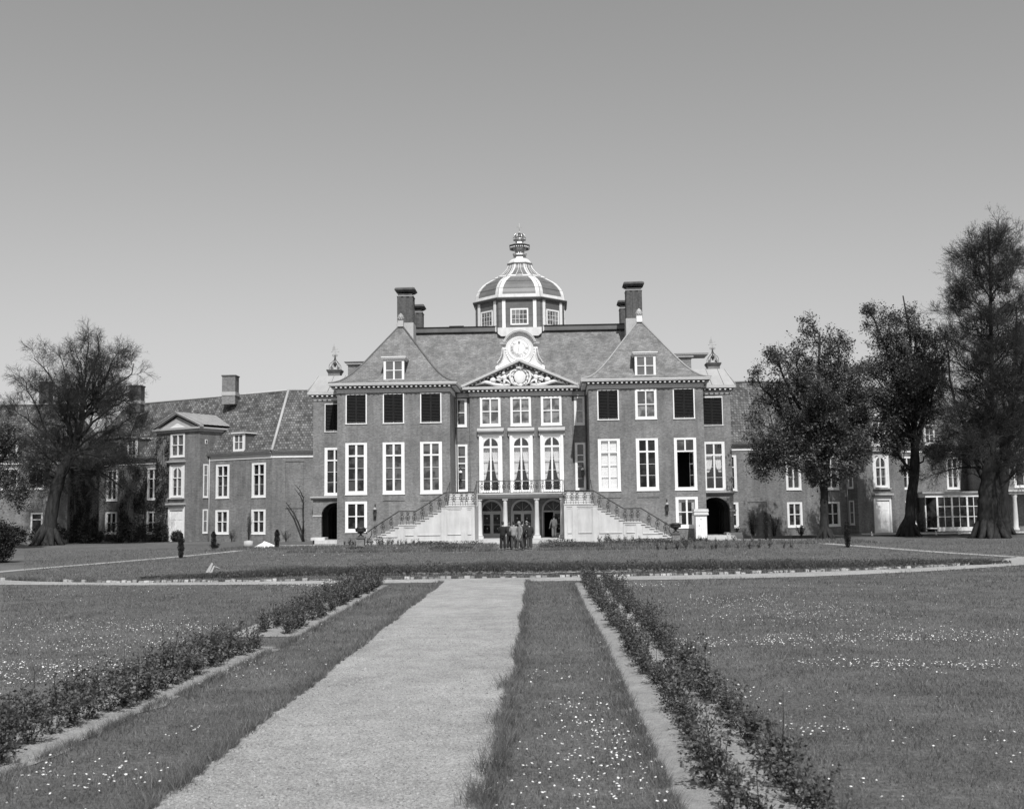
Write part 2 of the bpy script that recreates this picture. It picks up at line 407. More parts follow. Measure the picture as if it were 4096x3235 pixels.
AX = -2.57      # axis of the palace
P, CB, SL, OB = 87.0, 91.3, 91.6, 89.2     # pavilion fronts, centre bay, slit walls, outer bays
palace = thing('palace', (AX, 92, 0), 'symmetrical brick palace with two hipped pavilions and a white ribbed octagonal dome', 'palace')
TP = wallT(0, P, 1, 0); TC = wallT(0, CB, 1, 0); TS = wallT(0, SL, 1, 0); TO = wallT(0, OB, 1, 0)
ZU, ZM, ZL = (9.62, 12.02), (3.94, 8.07), (0.95, 3.38)
ZTOP = 12.3
wl = MB(TP)
PW = 4.56; PCX = (AX-10.14, AX+10.14)
win_off = (-3.02, 0, 3.02)
for si, pc in enumerate(PCX):
    out = -1 if si == 0 else 1
    holes = []
    for wo in win_off:
        holes += [(pc+wo-.86, pc+wo+.86, *ZU), (pc+wo-.88, pc+wo+.88, *ZM)]
    holes.append((pc+out*3.02-.88, pc+out*3.02+.88, *ZL))
    wl.T = TP; wall_panel(wl, pc-PW, pc+PW, 0, ZTOP+.1, holes)
    # blind panels below: recessed heads
    for wo in (0, -out*3.02):
        wl.box(pc+wo-.88, pc+wo+.88, -.02, .05, 3.40, 3.46)
    # sides
    for sx in (-1, 1):
        x = pc+sx*PW
        wl.T = ident; wl.add([(x, P, 0), (x, 98, 0), (x, 98, ZTOP+.1), (x, P, ZTOP+.1)], [(0, 1, 2, 3)])
# centre bay and slit walls
bx0, bx1 = AX-4.3, AX+4.3
cwin = [(-2.57), 0, 2.57]
hol = []
for c in cwin: hol += [(AX+c-.87, AX+c+.87, 9.58, 12.02), (AX+c-.72, AX+c+.72, 4.08, 8.7)]
hol += [(AX+c-.98, AX+c+.98, .27, 3.44) for c in cwin]
wl.T = TC; wall_panel(wl, bx0, bx1, 0, ZTOP+.1, hol)
for c in cwin: arch_fill(wl, AX+c-.98, AX+c+.98, 2.46, 3.44, 0, -.4)
wl.T = ident
for x in (bx0, bx1): wl.add([(x, CB, 0), (x, SL, 0), (x, SL, ZTOP), (x, CB, ZTOP)], [(0, 1, 2, 3)])
wl.T = TS
wall_panel(wl, PCX[0]+PW, bx0, 0, ZTOP+.1, [(-8.1, -7.14, 9.58, 11.98), (-8.1, -7.12, 4.12, 8.1)])
wall_panel(wl, bx1, PCX[1]-PW, 0, ZTOP+.1, [(1.93, 2.84, 9.62, 12.0), (1.93, 2.84, 4.12, 8.1)])
# outer bays with arches
ARC = {0: (-19.0, -17.3), 1: (12.85, 14.35)}
for si in (0, 1):
    x0, x1 = ((AX-17.14, PCX[0]-PW+.02) if si == 0 else (PCX[1]+PW-.02, AX+17.2))
    a0, a1 = ARC[si]
    if si == 0: hs = [(-18.75, -17.3, 9.2, 11.5), (-18.75, -17.3, 3.95, 7.85), (a0, x1, .35, 3.36)]
    else: hs = [(12.2, 14.0, 9.2, 11.55), (12.3, 14.05, 3.95, 7.85), (x0, a1, .35, 3.36)]
    wl.T = TO; wall_panel(wl, x0, x1, 0, 12.0, hs)
    if si == 0: arch_fill(wl, a0, a0+2.4, 2.3, 3.36, 0, -.5)
    else: arch_fill(wl, a1-2.4, a1, 2.3, 3.36, 0, -.5)
    wl.T = ident
    xo = x0 if si == 0 else x1
    wl.add([(xo, OB, 0), (xo, 97.2, 0), (xo, 97.2, 12.0), (xo, OB, 12.0)], [(0, 1, 2, 3)])
# back and sides
wl.box(AX-17.2, AX+17.2, 110, 110.4, 0, 12.3)
for s in (-1, 1): wl.add([(AX+s*17.25, 97, 0), (AX+s*17.25, 110, 0), (AX+s*17.25, 110, 12.3), (AX+s*17.25, 97, 12.3)], [(0, 1, 2, 3)])
wl.build('brick_wall', 'brick', palace)
# inner floors keep the rooms dark
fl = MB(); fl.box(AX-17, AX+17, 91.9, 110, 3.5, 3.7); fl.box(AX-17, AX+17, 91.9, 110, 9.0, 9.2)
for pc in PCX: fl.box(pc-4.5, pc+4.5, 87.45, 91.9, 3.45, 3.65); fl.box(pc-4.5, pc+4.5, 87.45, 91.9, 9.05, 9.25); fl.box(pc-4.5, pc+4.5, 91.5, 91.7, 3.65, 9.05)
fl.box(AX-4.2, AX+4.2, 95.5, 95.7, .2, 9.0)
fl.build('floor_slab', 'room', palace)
# ---- pavilion windows
LO = dict(fs=.23, ft=.20, fb=.26)
for si, pc in enumerate(PCX):
    out = -1 if si == 0 else 1
    for k, wo in enumerate(win_off):
        a, b = pc+wo-.86, pc+wo+.86
        mid_right = (si == 1 and k == 1)
        if mid_right:
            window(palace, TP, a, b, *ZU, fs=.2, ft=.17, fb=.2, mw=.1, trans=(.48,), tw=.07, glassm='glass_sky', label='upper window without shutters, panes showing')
        else:
            window(palace, TP, a, b, *ZU, fs=.13, ft=.09, fb=.12, mull=(), glassm='glass', shutters=True, label=None)
        a, b = pc+wo-.88, pc+wo+.88
        z0, z1 = ZM; tr_ = bars_at(z0, z1, .27, .15, (7.02,)); br_ = bars_at(z0, z1, .27, .15, (6.03, 5.13))
        if si == 1 and k == 0:
            wo_ = window(palace, TP, a, b, z0, z1, fs=.25, ft=.15, fb=.2, mw=.14, trans=tr_, tw=.1, bars=br_, glassm='glass', clear_=True, label='tall window with closed white inner shutters')
            s = MB(TP)
            for q in (0, 1):
                ua = a+.25+q*.66
                s.box(ua+.02, ua+.6, -.22, -.18, z0+.1, z1-.1)
                for zz in (4.15, 5.15, 6.1, 7.1): s.box(ua+.08, ua+.54, -.18, -.165, zz+.08, zz+.8)
            s.build('inner_shutter', 'white', wo_)
        elif si == 1 and k == 2:
            wo_ = window(palace, TP, a, b, z0, z1, fs=.23, ft=.15, fb=.22, mull=(), trans=tr_, tw=.12, bars=(), glassm='none', label='tall window with its lower casements swung open')
            mm = MB(TP); mm.box((a+b)/2-.06, (a+b)/2+.06, -.1, .01, 7.08, z1-.15); mm.build('mullion', 'white', wo_)
            g = MB(TP); g.box(a+.22, b-.22, -.1, -.09, 7.08, z1-.15); g.build('pane', 'glass_mid', wo_)
            ang = R_(68)
            Th = lambda q, hx=b-.23: (hx-q[0]*math.cos(ang), P+.1+q[0]*math.sin(ang)-q[1]*math.cos(ang), q[2])
            cs = MB(Th); cs.box(0, .07, -.02, .03, 4.18, 6.95); cs.box(.6, .66, -.02, .03, 4.18, 6.95)
            for zz in (4.18, 5.08, 5.98, 6.87): cs.box(.07, .6, -.02, .028, zz, zz+.06)
            cs.build('casement', 'white', wo_)
            cg = MB(Th); cg.box(.06, .61, 0, .008, 4.2, 6.9); cg.build('casement_pane', 'glass', wo_)
        else:
            window(palace, TP, a, b, z0, z1, fs=.26, ft=.15, fb=.27, mw=.16, trans=tr_, tw=.13, bars=br_, glassm='glass_mid' if (k == 2 and si == 0) else 'glass')
    a, b = pc+out*3.02-.88, pc+out*3.02+.88
    if si == 0:
        window(palace, TP, a, b, *ZL, mw=.14, trans=(.5,), tw=.07, glassm='glass', **LO)
    else:
        wo_ = window(palace, TP, a, b, *ZL, mw=.14, trans=(.5,), tw=.07, glassm='glass', clear_=True, label='ground floor window with pale folded inner shutters', **LO)
        s = MB(TP); s.box(a+.2, a+.48, -.2, -.17, 1.1, 3.2); s.box(b-.48, b-.2, -.2, -.17, 1.1, 3.2); s.box(a+.48, b-.48, -.2, -.17, 2.95, 3.25)
        s.build('inner_shutter', 'trim', wo_)
# ---- centre windows
for c in cwin:
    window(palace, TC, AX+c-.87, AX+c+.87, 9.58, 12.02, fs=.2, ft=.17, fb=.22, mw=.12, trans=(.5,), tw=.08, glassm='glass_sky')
    # tall arched window with architrave
    a, b = AX+c-.72, AX+c+.72
    wo_ = window(palace, TC, a, b, 4.08, 8.7, fs=.11, ft=.12, fb=.12, mw=.14, trans=bars_at(4.08, 8.7, .12, .12, (7.82,)), tw=.16,
                 bars=bars_at(4.08, 8.7, .12, .12, (6.75, 5.85, 4.95)), glassm='glass', clear_=True, label='tall arched window with tied back pale curtains',
                 curtain=[(.80, .46), (.72, .44), (.62, .40), (.52, .33), (.42, .27), (.33, .20), (.24, .13), (.2, .08)])
    af = MB(TC); arch_fill(af, a+.11, b-.11, 7.95, 8.6, -.02, -.13, ri=.60); af.build('arch_spandrel', 'white', wo_)
    ar = MB(TC)
    ar.box(a-.25, a, -.05, .1, 4.0, 8.88); ar.box(b, b+.25, -.05, .1, 4.0, 8.88); ar.box(a, b, -.05, .098, 8.7, 8.88)
    ar.box(a-.2, a-.05, .1, .13, 4.2, 8.8); ar.box(b+.05, b+.2, .1, .13, 4.2, 8.8)
    ar.m = 1
    ar.box(a-.27, b+.27, -.05, .16, 8.88, 9.02); ar.box(a-.33, b+.33, -.05, .3, 9.02, 9.1); ar.box(a-.38, b+.38, -.05, .42, 9.1, 9.18)
    ar.prism([(-.05, 9.18), (.44, 9.18), (.30, 9.26), (-.05, 9.44)], a-.4, b+.4, 'x') if False else None
    ar.add([(a-.4, .44, 9.18), (b+.4, .44, 9.18), (b+.4, 0, 9.42), (a-.4, 0, 9.42), (a-.4, 0, 9.18), (b+.4, 0, 9.18)], [(0, 1, 2, 3), (0, 3, 4), (1, 5, 2), (0, 4, 5, 1)])
    for u in (a-.36, b+.26): ar.box(u, u+.1, -.05, .2, 8.72, 9.02)
    ar.build('window_hood', ['white', 'trim'], palace)
# ---- slit windows
for (a, b) in ((-8.1, -7.12), (1.93, 2.84)):
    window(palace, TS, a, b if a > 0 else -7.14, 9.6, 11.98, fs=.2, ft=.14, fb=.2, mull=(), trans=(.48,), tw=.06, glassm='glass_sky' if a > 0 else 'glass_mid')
    window(palace, TS, a, b, 4.12, 8.1, fs=.2, ft=.17, fb=.2, mull=(), trans=bars_at(4.12, 8.1, .2, .17, (7.05, 6.5)), tw=.09, bars=bars_at(4.12, 8.1, .2, .17, (6.1, 5.1)), glassm='glass')
# ---- outer bay windows
window(palace, TO, -18.75, -17.3, 9.2, 11.5, fs=.1, ft=.09, fb=.1, mull=(), shutters=True)
window(palace, TO, 12.2, 14.0, 9.2, 11.55, fs=.1, ft=.12, fb=.1, mull=(), shutters=True)
window(palace, TO, -18.75, -17.1, 3.95, 7.85, fs=.24, ft=.18, fb=.2, mw=.13, trans=bars_at(3.95, 7.85, .2, .18, (6.8,)), bars=bars_at(3.95, 7.85, .2, .18, (5.85, 5.0)))
window(palace, TO, 12.3, 14.05, 3.95, 7.85, fs=.24, ft=.18, fb=.14, mw=.13, trans=bars_at(3.95, 7.85, .2, .18, (6.8,)), bars=bars_at(3.95, 7.85, .2, .18, (5.85, 5.0)),
       clear_=True, curtain=[(.74, .42), (.55, .40), (.45, .34), (.36, .2)], label='tall outer window with draped pale curtains')
# string course, imposts, doorstep and dark vaulted porch
for si in (0, 1):
    tm = MB(TO)
    x0, x1 = ((AX-17.34, PCX[0]-PW) if si == 0 else (PCX[1]+PW, AX+17.34))
    tm.box(x0, x1, -.1, .22, 3.66, 3.74); tm.box(x0+.03, x1-.03, -.1, .3, 3.74, 3.85)
    tm.m = 1; tm.box(x0+.06, x1-.06, -.1, .12, 3.56, 3.66); tm.m = 0
    a0, a1 = ARC[si]
    if si == 0: tm.box(AX-17.146, a0+.02, -.3, .06, 2.2, 2.33)
    else: tm.box(a1-.02, AX+17.4, -.3, .06, 2.2, 2.33)
    tm.build('string_course', ['trim', 'soffit'], palace)
for si in (0, 1):
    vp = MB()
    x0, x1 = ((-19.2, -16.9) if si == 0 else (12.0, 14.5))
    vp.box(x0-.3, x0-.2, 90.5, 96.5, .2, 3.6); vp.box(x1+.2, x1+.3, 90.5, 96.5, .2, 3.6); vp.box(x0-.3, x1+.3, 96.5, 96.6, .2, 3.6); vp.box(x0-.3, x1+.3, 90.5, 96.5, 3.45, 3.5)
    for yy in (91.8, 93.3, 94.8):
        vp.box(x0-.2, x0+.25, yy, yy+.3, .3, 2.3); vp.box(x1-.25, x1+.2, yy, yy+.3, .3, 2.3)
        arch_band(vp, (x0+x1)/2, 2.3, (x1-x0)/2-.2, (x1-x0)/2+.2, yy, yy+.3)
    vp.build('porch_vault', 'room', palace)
dsx = MB(); dsx.box(-19.35, -16.3, 88.2, 90.3, .0, .3); dsx.box(-19.75, -18.6, 88.6, 90.0, .3, .52)
dsx.build('doorstep', 'stone', palace); dsx = MB()
dsx.box(12.3, 14.6, 88.0, 90.3, 0, .3); dsx.box(13.9, 15.1, 88.4, 90.0, .3, .5); dsx.box(13.85, 15.15, 88.3, 90.0, 0, .299)
dsx.build('doorstep', 'stone', palace)
# ---- cornices (each with white dentils)
def cornice(mb, T, u0, u1, zt, over, endl=True, endr=True, frieze=.34):
    """zt = top; mats 0 cornice,1 frieze,2 white,3 soffit"""
    el, er = (over if endl else 0), (over if endr else 0)
    mb.T = T
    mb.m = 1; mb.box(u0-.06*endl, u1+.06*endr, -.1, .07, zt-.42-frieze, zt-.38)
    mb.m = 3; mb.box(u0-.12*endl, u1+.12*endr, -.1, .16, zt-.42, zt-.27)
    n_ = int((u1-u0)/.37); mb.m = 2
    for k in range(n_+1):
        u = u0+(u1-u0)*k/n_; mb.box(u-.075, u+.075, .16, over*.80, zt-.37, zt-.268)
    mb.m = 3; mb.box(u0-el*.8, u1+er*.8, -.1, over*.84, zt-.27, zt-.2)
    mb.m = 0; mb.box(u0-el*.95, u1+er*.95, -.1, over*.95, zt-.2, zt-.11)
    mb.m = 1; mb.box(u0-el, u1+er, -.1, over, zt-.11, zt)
CM = ['cornice', 'frieze', 'white', 'soffit']
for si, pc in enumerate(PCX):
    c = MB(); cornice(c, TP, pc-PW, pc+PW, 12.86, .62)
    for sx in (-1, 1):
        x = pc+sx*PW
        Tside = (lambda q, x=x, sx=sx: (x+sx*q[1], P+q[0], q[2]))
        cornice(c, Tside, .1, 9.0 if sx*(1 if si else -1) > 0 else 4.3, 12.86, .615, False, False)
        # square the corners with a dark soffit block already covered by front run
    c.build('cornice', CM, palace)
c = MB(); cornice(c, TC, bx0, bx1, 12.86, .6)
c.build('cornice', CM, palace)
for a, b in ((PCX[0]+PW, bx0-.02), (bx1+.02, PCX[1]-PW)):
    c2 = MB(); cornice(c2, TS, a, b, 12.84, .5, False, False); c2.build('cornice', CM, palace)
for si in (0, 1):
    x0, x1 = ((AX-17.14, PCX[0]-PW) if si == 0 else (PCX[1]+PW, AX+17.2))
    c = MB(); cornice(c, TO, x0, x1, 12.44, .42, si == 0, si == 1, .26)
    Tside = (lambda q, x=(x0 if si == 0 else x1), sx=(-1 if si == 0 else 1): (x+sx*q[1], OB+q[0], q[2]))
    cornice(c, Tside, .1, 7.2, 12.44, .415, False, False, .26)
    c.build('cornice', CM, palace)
# ---- roofs
def loft(mb, rings, closed=True):
    n_ = len(rings[0]); vs = [q for r in rings for q in r]; fs = []
    for i in range(len(rings)-1):
        for k in range(n_ if closed else n_-1):
            a, b = i*n_+k, i*n_+(k+1) % n_; fs.append((a, b, b+n_, a+n_))
    mb.add(vs, fs)
prof = [(0, 12.87), (.35, 12.93), (.75, 13.10), (1.2, 13.42), (1.7, 13.90), (2.35, 14.68), (5.15, 18.42)]
for si, pc in enumerate(PCX):
    r = MB(); hw = PW+.6; rings = []
    for ins, z in prof:
        h_ = max(hw-ins, .01); rings.append([(pc-h_, P-.6+ins, z), (pc+h_, P-.6+ins, z), (pc+h_, 101, z), (pc-h_, 101, z)])
    loft(r, rings); r.build('hipped_roof', 'slate', palace)
    hb = MB()
    for s in (-1, 1):
        pts = [(pc+s*max(hw-ins, 0.02), P-.6+ins, z+.02) for ins, z in prof]
        hb.tube(pts, .075, 5)
    hb.build('hip_ridge', 'lead_dark' if si == 0 else 'lead', palace)
mr = MB()
mpr = [(SL-.5, 12.85), (SL-.1, 12.95), (92.1, 13.3), (92.7, 13.95), (96.0, 18.4)]
xl, xr = PCX[0], PCX[1]
vs = []; 
for y, z in mpr: vs += [(xl, y, z), (xr, y, z)]
mr.add(vs, [(2*i, 2*i+1, 2*i+3, 2*i+2) for i in range(len(mpr)-1)])
mr.add([(xl-3, 96, 18.4), (xr+3, 96, 18.4), (xr+3, 104, 18.4), (xl-3, 104, 18.4), (xl-5, 110.5, 12.4), (xr+5, 110.5, 12.4)], [(0, 1, 2, 3), (3, 2, 5, 4)]) if False else None
mr.add([(xl, 96, 18.4), (xr, 96, 18.4), (xr, 104, 18.4), (xl, 104, 18.4), (xl-5, 110.5, 12.4), (xr+5, 110.5, 12.4)], [(0, 1, 2, 3), (3, 2, 5, 4)])
mr.build('main_roof', 'slate', palace)
for a, b in ((PCX[0]+.55, AX-1.95), (AX+1.95, PCX[1]-.55)):
    gb = MB(); gb.box(a, b, 95.75, 96.3, 18.38, 18.80); gb.m = 1; gb.box(a, b, 95.68, 96.36, 18.8, 18.86); gb.box(a, b, 95.70, 95.8, 18.31, 18.38)
    if a < AX: gb.box(-9.0, -7.7, 96.0, 96.3, 18.86, 18.99)
    gb.build('ridge_gutter', ['lead_dark', 'shutter'], palace)
# outer bay roofs
for si in (0, 1):
    x0, x1 = ((AX-17.14-.42, PCX[0]) if si == 0 else (PCX[1], AX+17.2+.42))
    o = MB(); i0, i1 = ((.75, 0) if si == 0 else (0, .75))
    loft(o, [[(x0, OB-.42, 12.45), (x1, OB-.42, 12.45), (x1, 98, 12.45), (x0, 98, 12.45)],
             [(x0+i0, OB+.33, 13.87), (x1-i1, OB+.33, 13.87), (x1-i1, 97.2, 13.87), (x0+i0, 97.2, 13.87)]])
    o.add([(x0+i0, OB+.33, 13.87), (x1-i1, OB+.33, 13.87), (x1-i1, 97.2, 13.87), (x0+i0, 97.2, 13.87)], [(0, 1, 2, 3)])
    ob = o.build('bay_roof', 'lead', palace)
    sm_ = MB()
    for k in range(3):
        u = (x0+.75+.95*k) if si == 0 else (x1-.0-.95*k-.0)
        ut = u+.4*(1 if si == 0 else -1)
        if k == 0: continue
        sm_.tube([(u, OB-.42, 12.47), (ut, OB+.34, 13.89)], .02, 4)
    cr = (x0, x0+i0) if si == 0 else (x1, x1-i1)
    sm_.m = 1; sm_.tube([(cr[0], OB-.42, 12.47), (cr[1], OB+.33, 13.89)], .05, 5)
    sm_.build('roof_seam', ['lead_dark', 'trim'], palace)
# dormers on pavilions
for si, pc in enumerate(PCX):
    cx_ = pc+(-.0 if si == 0 else .05); yd = 87.3
    d = MB(); d.box(cx_-.80, cx_+.80, yd+.02, 92, 13.1, 14.9); d.build('dormer_cheek', 'lead_dark', palace)
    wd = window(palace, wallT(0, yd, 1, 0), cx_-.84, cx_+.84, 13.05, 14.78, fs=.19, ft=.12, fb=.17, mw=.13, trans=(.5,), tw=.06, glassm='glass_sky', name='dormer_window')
    h = MB(); h.box(cx_-.9, cx_+.9, yd-.12, 90.5, 14.79, 14.88); h.box(cx_-.97, cx_+.97, yd-.2, 90.5, 14.88, 14.98); h.box(cx_-1.02, cx_+1.02, yd-.26, 91.0, 14.98, 15.04)
    h.m = 1; h.box(cx_-.98, cx_+.98, yd-.22, 91.0, 15.04, 15.07)
    h.build('dormer_hood', ['white', 'lead'], palace)
# chimneys
def fancy_chimney(cx_, cy, z0, zt, w_=1.26):
    c = MB(); h = w_/2; zc = zt-.75
    c.box(cx_-h, cx_+h, cy-h, cy+h, z0, zt-.5)
    for sx in (-.78, 0, .78):
        c.box(cx_+sx*h-.13, cx_+sx*h+.13, cy-h-.06, cy+h+.06, z0, zc)
        c.box(cx_-h-.06, cx_+h+.06, cy+sx*h-.13, cy+sx*h+.13, z0, zc)
    c.m = 1
    c.box(cx_-h-.09, cx_+h+.09, cy-h-.09, cy+h+.09, zc, zc+.07); c.m = 0
    for i, (o, a, b) in enumerate(((.08, -.35, -.28), (.17, -.28, -.2), (.26, -.2, -.1))): c.box(cx_-h-o, cx_+h+o, cy-h-o, cy+h+o, zt+a, zt+b)
    c.box(cx_-h-.22, cx_+h+.22, cy-h-.22, cy+h+.22, zt-.1, zt-.02); c.m = 1; c.box(cx_-h-.12, cx_+h+.12, cy-h-.12, cy+h+.12, zt-.02, zt+.06)
    c.build('chimney', ['brick_dark', 'lead'], palace)
fancy_chimney(-12.52, 93.4, 16.5, 21.85); fancy_chimney(7.28, 93.4, 16.5, 21.95)
fancy_chimney(-12.45, 99.6, 16.5, 21.55); fancy_chimney(7.14, 99.6, 16.5, 21.55)
for cx_ in (-12.52, 7.28):
    ft = MB(); ft.box(cx_-.75, cx_+.75, 92.5, 94.3, 17.0, 18.75)
    ft.build('chimney_flashing', 'trim', palace)
for si, pc in enumerate(PCX):
    f = MB(); f.box(pc-.24, pc+.24, 91.2, 91.7, 18.2, 18.72); f.build('finial_block', 'trim' if si == 0 else 'white', palace)
    f = MB(); f.lathe([(.16, 18.72), (.24, 18.8), (.27, 18.95), (.22, 19.15), (.12, 19.3), (.02, 19.4)], pc, 91.45, 12)
    for ring in range(4):
        for k in range(10):
            a = 2*math.pi*(k+.5*(ring % 2))/10; rr = (.25, .27, .23, .16)[ring]
            f.ball((pc+rr*math.cos(a), 91.45+rr*math.sin(a), 18.82+.13*ring), .055, 5, 4)
    f.build('pineapple_finial', 'trim' if si else 'lead', palace)
# small stacks carrying the vanes
for cx_ in (-18.3, 13.62):
    c = MB(); c.box(cx_-.5, cx_+.5, 90.7, 91.7, 13.5, 14.42); c.m = 1; c.box(cx_-.56, cx_+.56, 90.64, 91.76, 14.3, 14.42); c.box(cx_-.62, cx_+.62, 90.58, 91.82, 14.42, 14.55)
    c.build('square_stack', ['brick', 'brick_dark'], palace)
ab = MB(); ab.box(-18.2, -15.4, 96.5, 98.5, 13.8, 15.75); ab.m = 1; ab.box(-18.35, -15.2, 96.3, 98.7, 15.75, 15.93); ab.m = 2; ab.box(-18.5, -15, 96.2, 98.9, 15.93, 15.98)
ab.build('attic_block', ['brick', 'trim', 'lead_dark'], palace)
ab = MB(); ab.box(10, 12.5, 96.5, 98.5, 13.8, 15.85); ab.m = 1; ab.box(10, 12.7, 96.3, 98.7, 15.85, 16.05); ab.box(9.8, 14.0, 96.2, 98.9, 16.05, 16.12); ab.m = 2; ab.box(9.8, 14.02, 96.18, 98.92, 16.12, 16.16)
ab.build('attic_block', ['brick', 'trim', 'lead_dark'], palace)
# ---- pediment
pd_ = MB(TC)
xa, xb, zb, za = AX-4.9, AX+4.8, 12.87, 15.0
xm = AX-.03
pd_.m = 3; pd_.add([(xa+.3, .0, zb), (xb-.3, .0, zb), (xm, 0, za-.15)], [(0, 1, 2)])
sl = math.atan2(za-zb, (xb-xa)/2); ct, stt = math.cos(sl), math.sin(sl)
Lr = (xb-xa)/2/ct
for s in (-1, 1):
    xe = xa if s < 0 else xb
    Tr = lambda q, s=s, xe=xe: (xe-s*(q[0]*ct)-s*(-q[2]*stt) if False else xe-s*(q[0]*ct-q[2]*stt), CB-q[1], zb+q[0]*stt+q[2]*ct)
    pd_.T = Tr
    pd_.m = 3; pd_.box(.9, Lr, .0, .12, -.34, -.14)
    pd_.m = 2
    nD = 14
    for k in range(nD):
        u = .5+(Lr-.55)*k/(nD-1); pd_.box(u-.07, u+.07, .12, .42, -.2, -.135)
    pd_.m = 3; pd_.box(.35, Lr+.06, 0, .5, -.14, -.08)
    pd_.m = 0; pd_.box(.1, Lr+.03, 0, .58, -.08, -.02)
    pd_.m = 1; pd_.box(-.02, Lr, -.2, .66, -.02, .12)
    pd_.m = 2; pd_.box(-.02, Lr, -.2, .68, .12, .145)
pd_.build('pediment', ['cornice', 'frieze', 'white', 'soffit'], palace)
rb = MB(); rb.add([(xa, CB-.2, zb), (xm, CB-.2, za), (xb, CB-.2, zb), (xa, 93.0, zb), (xm, 94.5, za), (xb, 93.0, zb)], [(0, 1, 4, 3), (1, 2, 5, 4)])
rb.build('pediment_roof', 'lead', palace)
# relief sculpture in the tympanum
yr = CB-.12
rl = MB()
rl.ball((AX-.03, yr, 13.68), .5, 20, 10, sz=1.15, sy=.25)
for k in range(26):
    a = 2*math.pi*k/26; rl.ball((AX-.03+.66*math.cos(a), yr-.02, 13.68+.68*math.sin(a)), .10+.03*math.sin(k*2.3), 7, 5, sy=1.2)
for s in (-1, 1):
    # scrolls by the shield
    rl.tube([(AX+s*.45, yr-.1, 14.32), (AX+s*.78, yr-.12, 14.12), (AX+s*.88, yr-.1, 13.7), (AX+s*.72, yr-.12, 13.2), (AX+s*.4, yr-.14, 12.98)], [.06, .1, .11, .1, .05], 6)
    # child figure: torso, head, limbs
    bx = AX+s*1.32
    rl.ball((bx, yr-.1, 13.62), .2, 10, 7, sz=1.5); rl.ball((bx+s*.08, yr-.18, 14.03), .15, 10, 7)
    rl.tube([(bx, yr-.12, 13.8), (bx-s*.22, yr-.2, 13.72), (bx-s*.4, yr-.16, 13.95)], [.09, .075, .06], 6)
    rl.tube([(bx, yr-.12, 13.8), (bx+s*.26, yr-.2, 13.62), (bx+s*.42, yr-.2, 13.66)], [.09, .075, .06], 6)
    rl.tube([(bx, yr-.12, 13.45), (bx+s*.02, yr-.25, 13.2), (bx+s*.12, yr-.2, 12.95)], [.12, .10, .07], 6)
    rl.tube([(bx, yr-.12, 13.45), (bx-s*.3, yr-.25, 13.32), (bx-s*.5, yr-.2, 13.05)], [.12, .10, .07], 6)
    # fruit cluster and pomegranate
    for k in range(14):
        a = k*2.4; rr = .05+.012*k; rl.ball((AX+s*1.78+rr*math.cos(a), yr-.14, 13.6+rr*1.5*math.sin(a)), .085, 6, 5)
    rl.ball((AX+s*2.3, yr-.12, 13.42), .27, 12, 8, sz=.95); rl.tube([(AX+s*2.3, yr-.12, 13.65), (AX+s*2.26, yr-.12, 13.82)], [.1, .04], 6)
    # cornucopia
    rl.tube([(AX+s*.85, yr-.15, 13.02), (AX+s*1.5, yr-.18, 12.99), (AX+s*2.1, yr-.18, 13.05), (AX+s*2.6, yr-.18, 13.22), (AX+s*3.0, yr-.16, 13.3), (AX+s*3.35, yr-.12, 13.22), (AX+s*3.62, yr-.1, 13.1)], [.09, .12, .14, .15, .14, .11, .05], 8)
    for k in range(5): rl.tube([(AX+s*2.85, yr-.16, 13.3), (AX+s*(2.78+.1*k), yr-.14, 13.5-.02*k)], [.05, .03], 5)
    for k in range(5): rl.tube([(AX+s*3.4, yr-.12, 13.2), (AX+s*(3.6+.06*k), yr-.1, 13.14-.035*k+.02)], [.06, .03], 5)
    rl.tube([(AX+s*1.62, yr-.2, 13.08), (AX+s*1.68, yr-.22, 13.22), (AX+s*1.55, yr-.22, 13.26), (AX+s*1.52, yr-.22, 13.14)], .05, 5)
    rl.tube([(AX+s*.95, yr-.05, 14.1), (AX+s*.75, yr-.05, 14.35), (AX+s*.9, yr-.05, 13.95)], [.02, .05, .02], 4)
# crown
rl.box(AX-.33, AX+.27, yr-.2, yr+.1, 14.42, 14.56)
for k in range(3): rl.ball((AX-.27+.24*k, yr-.12, 14.65), .09, 8, 6, sz=1.2)
rl.ball((AX-.03, yr-.1, 14.8), .06, 6, 5)
rl.build('tympanum_relief', 'plaster', palace)
# ---- sundial gable
yg = CB-.1
TG = wallT(0, yg, 1, 0)
gp = []
zc, rc = 16.13, 1.22
left = [(AX-2.05, 13.75), (AX-2.08, 14.62), (AX-1.72, 14.85), (AX-1.5, 15.15), (AX-1.38, 15.6), (AX-1.38, 16.35), (AX-1.22, 16.36)]
arc = [(AX+rc*math.cos(t), zc+.1+rc*math.sin(t)) for t in [math.pi-.1-(math.pi-.2)*k/18 for k in range(19)]]
right = [(2*AX-x, z) for x, z in left[::-1]]
gp = left+arc+right
g = MB(TG); g.prism([(x, z) for x, z in gp], -.35, .0, 'y')
g.build('sundial_gable', 'dome_white', palace)
gm = MB(TG)
a0 = .32
arch_band(gm, AX, zc+.12, 1.20, 1.27, -.3, .16, 22, a0, math.pi-a0); gm.m = 1
arch_band(gm, AX, zc+.12, 1.27, 1.41, -.3, .30, 22, a0-.02, math.pi-a0+.02); gm.m = 0
arch_band(gm, AX, zc+.12, 1.41, 1.44, -.3, .32, 22, a0-.02, math.pi-a0+.02)
for s in (-1, 1):
    gm.m = 1; gm.box(AX+s*1.18, AX+s*1.68, -.3, .25, 16.5, 16.62); gm.box(AX+s*1.25, AX+s*1.55, -.3, .15, 16.36, 16.5); gm.m = 0; gm.box(AX+s*1.16, AX+s*1.66, -.3, .22, 16.46, 16.5)
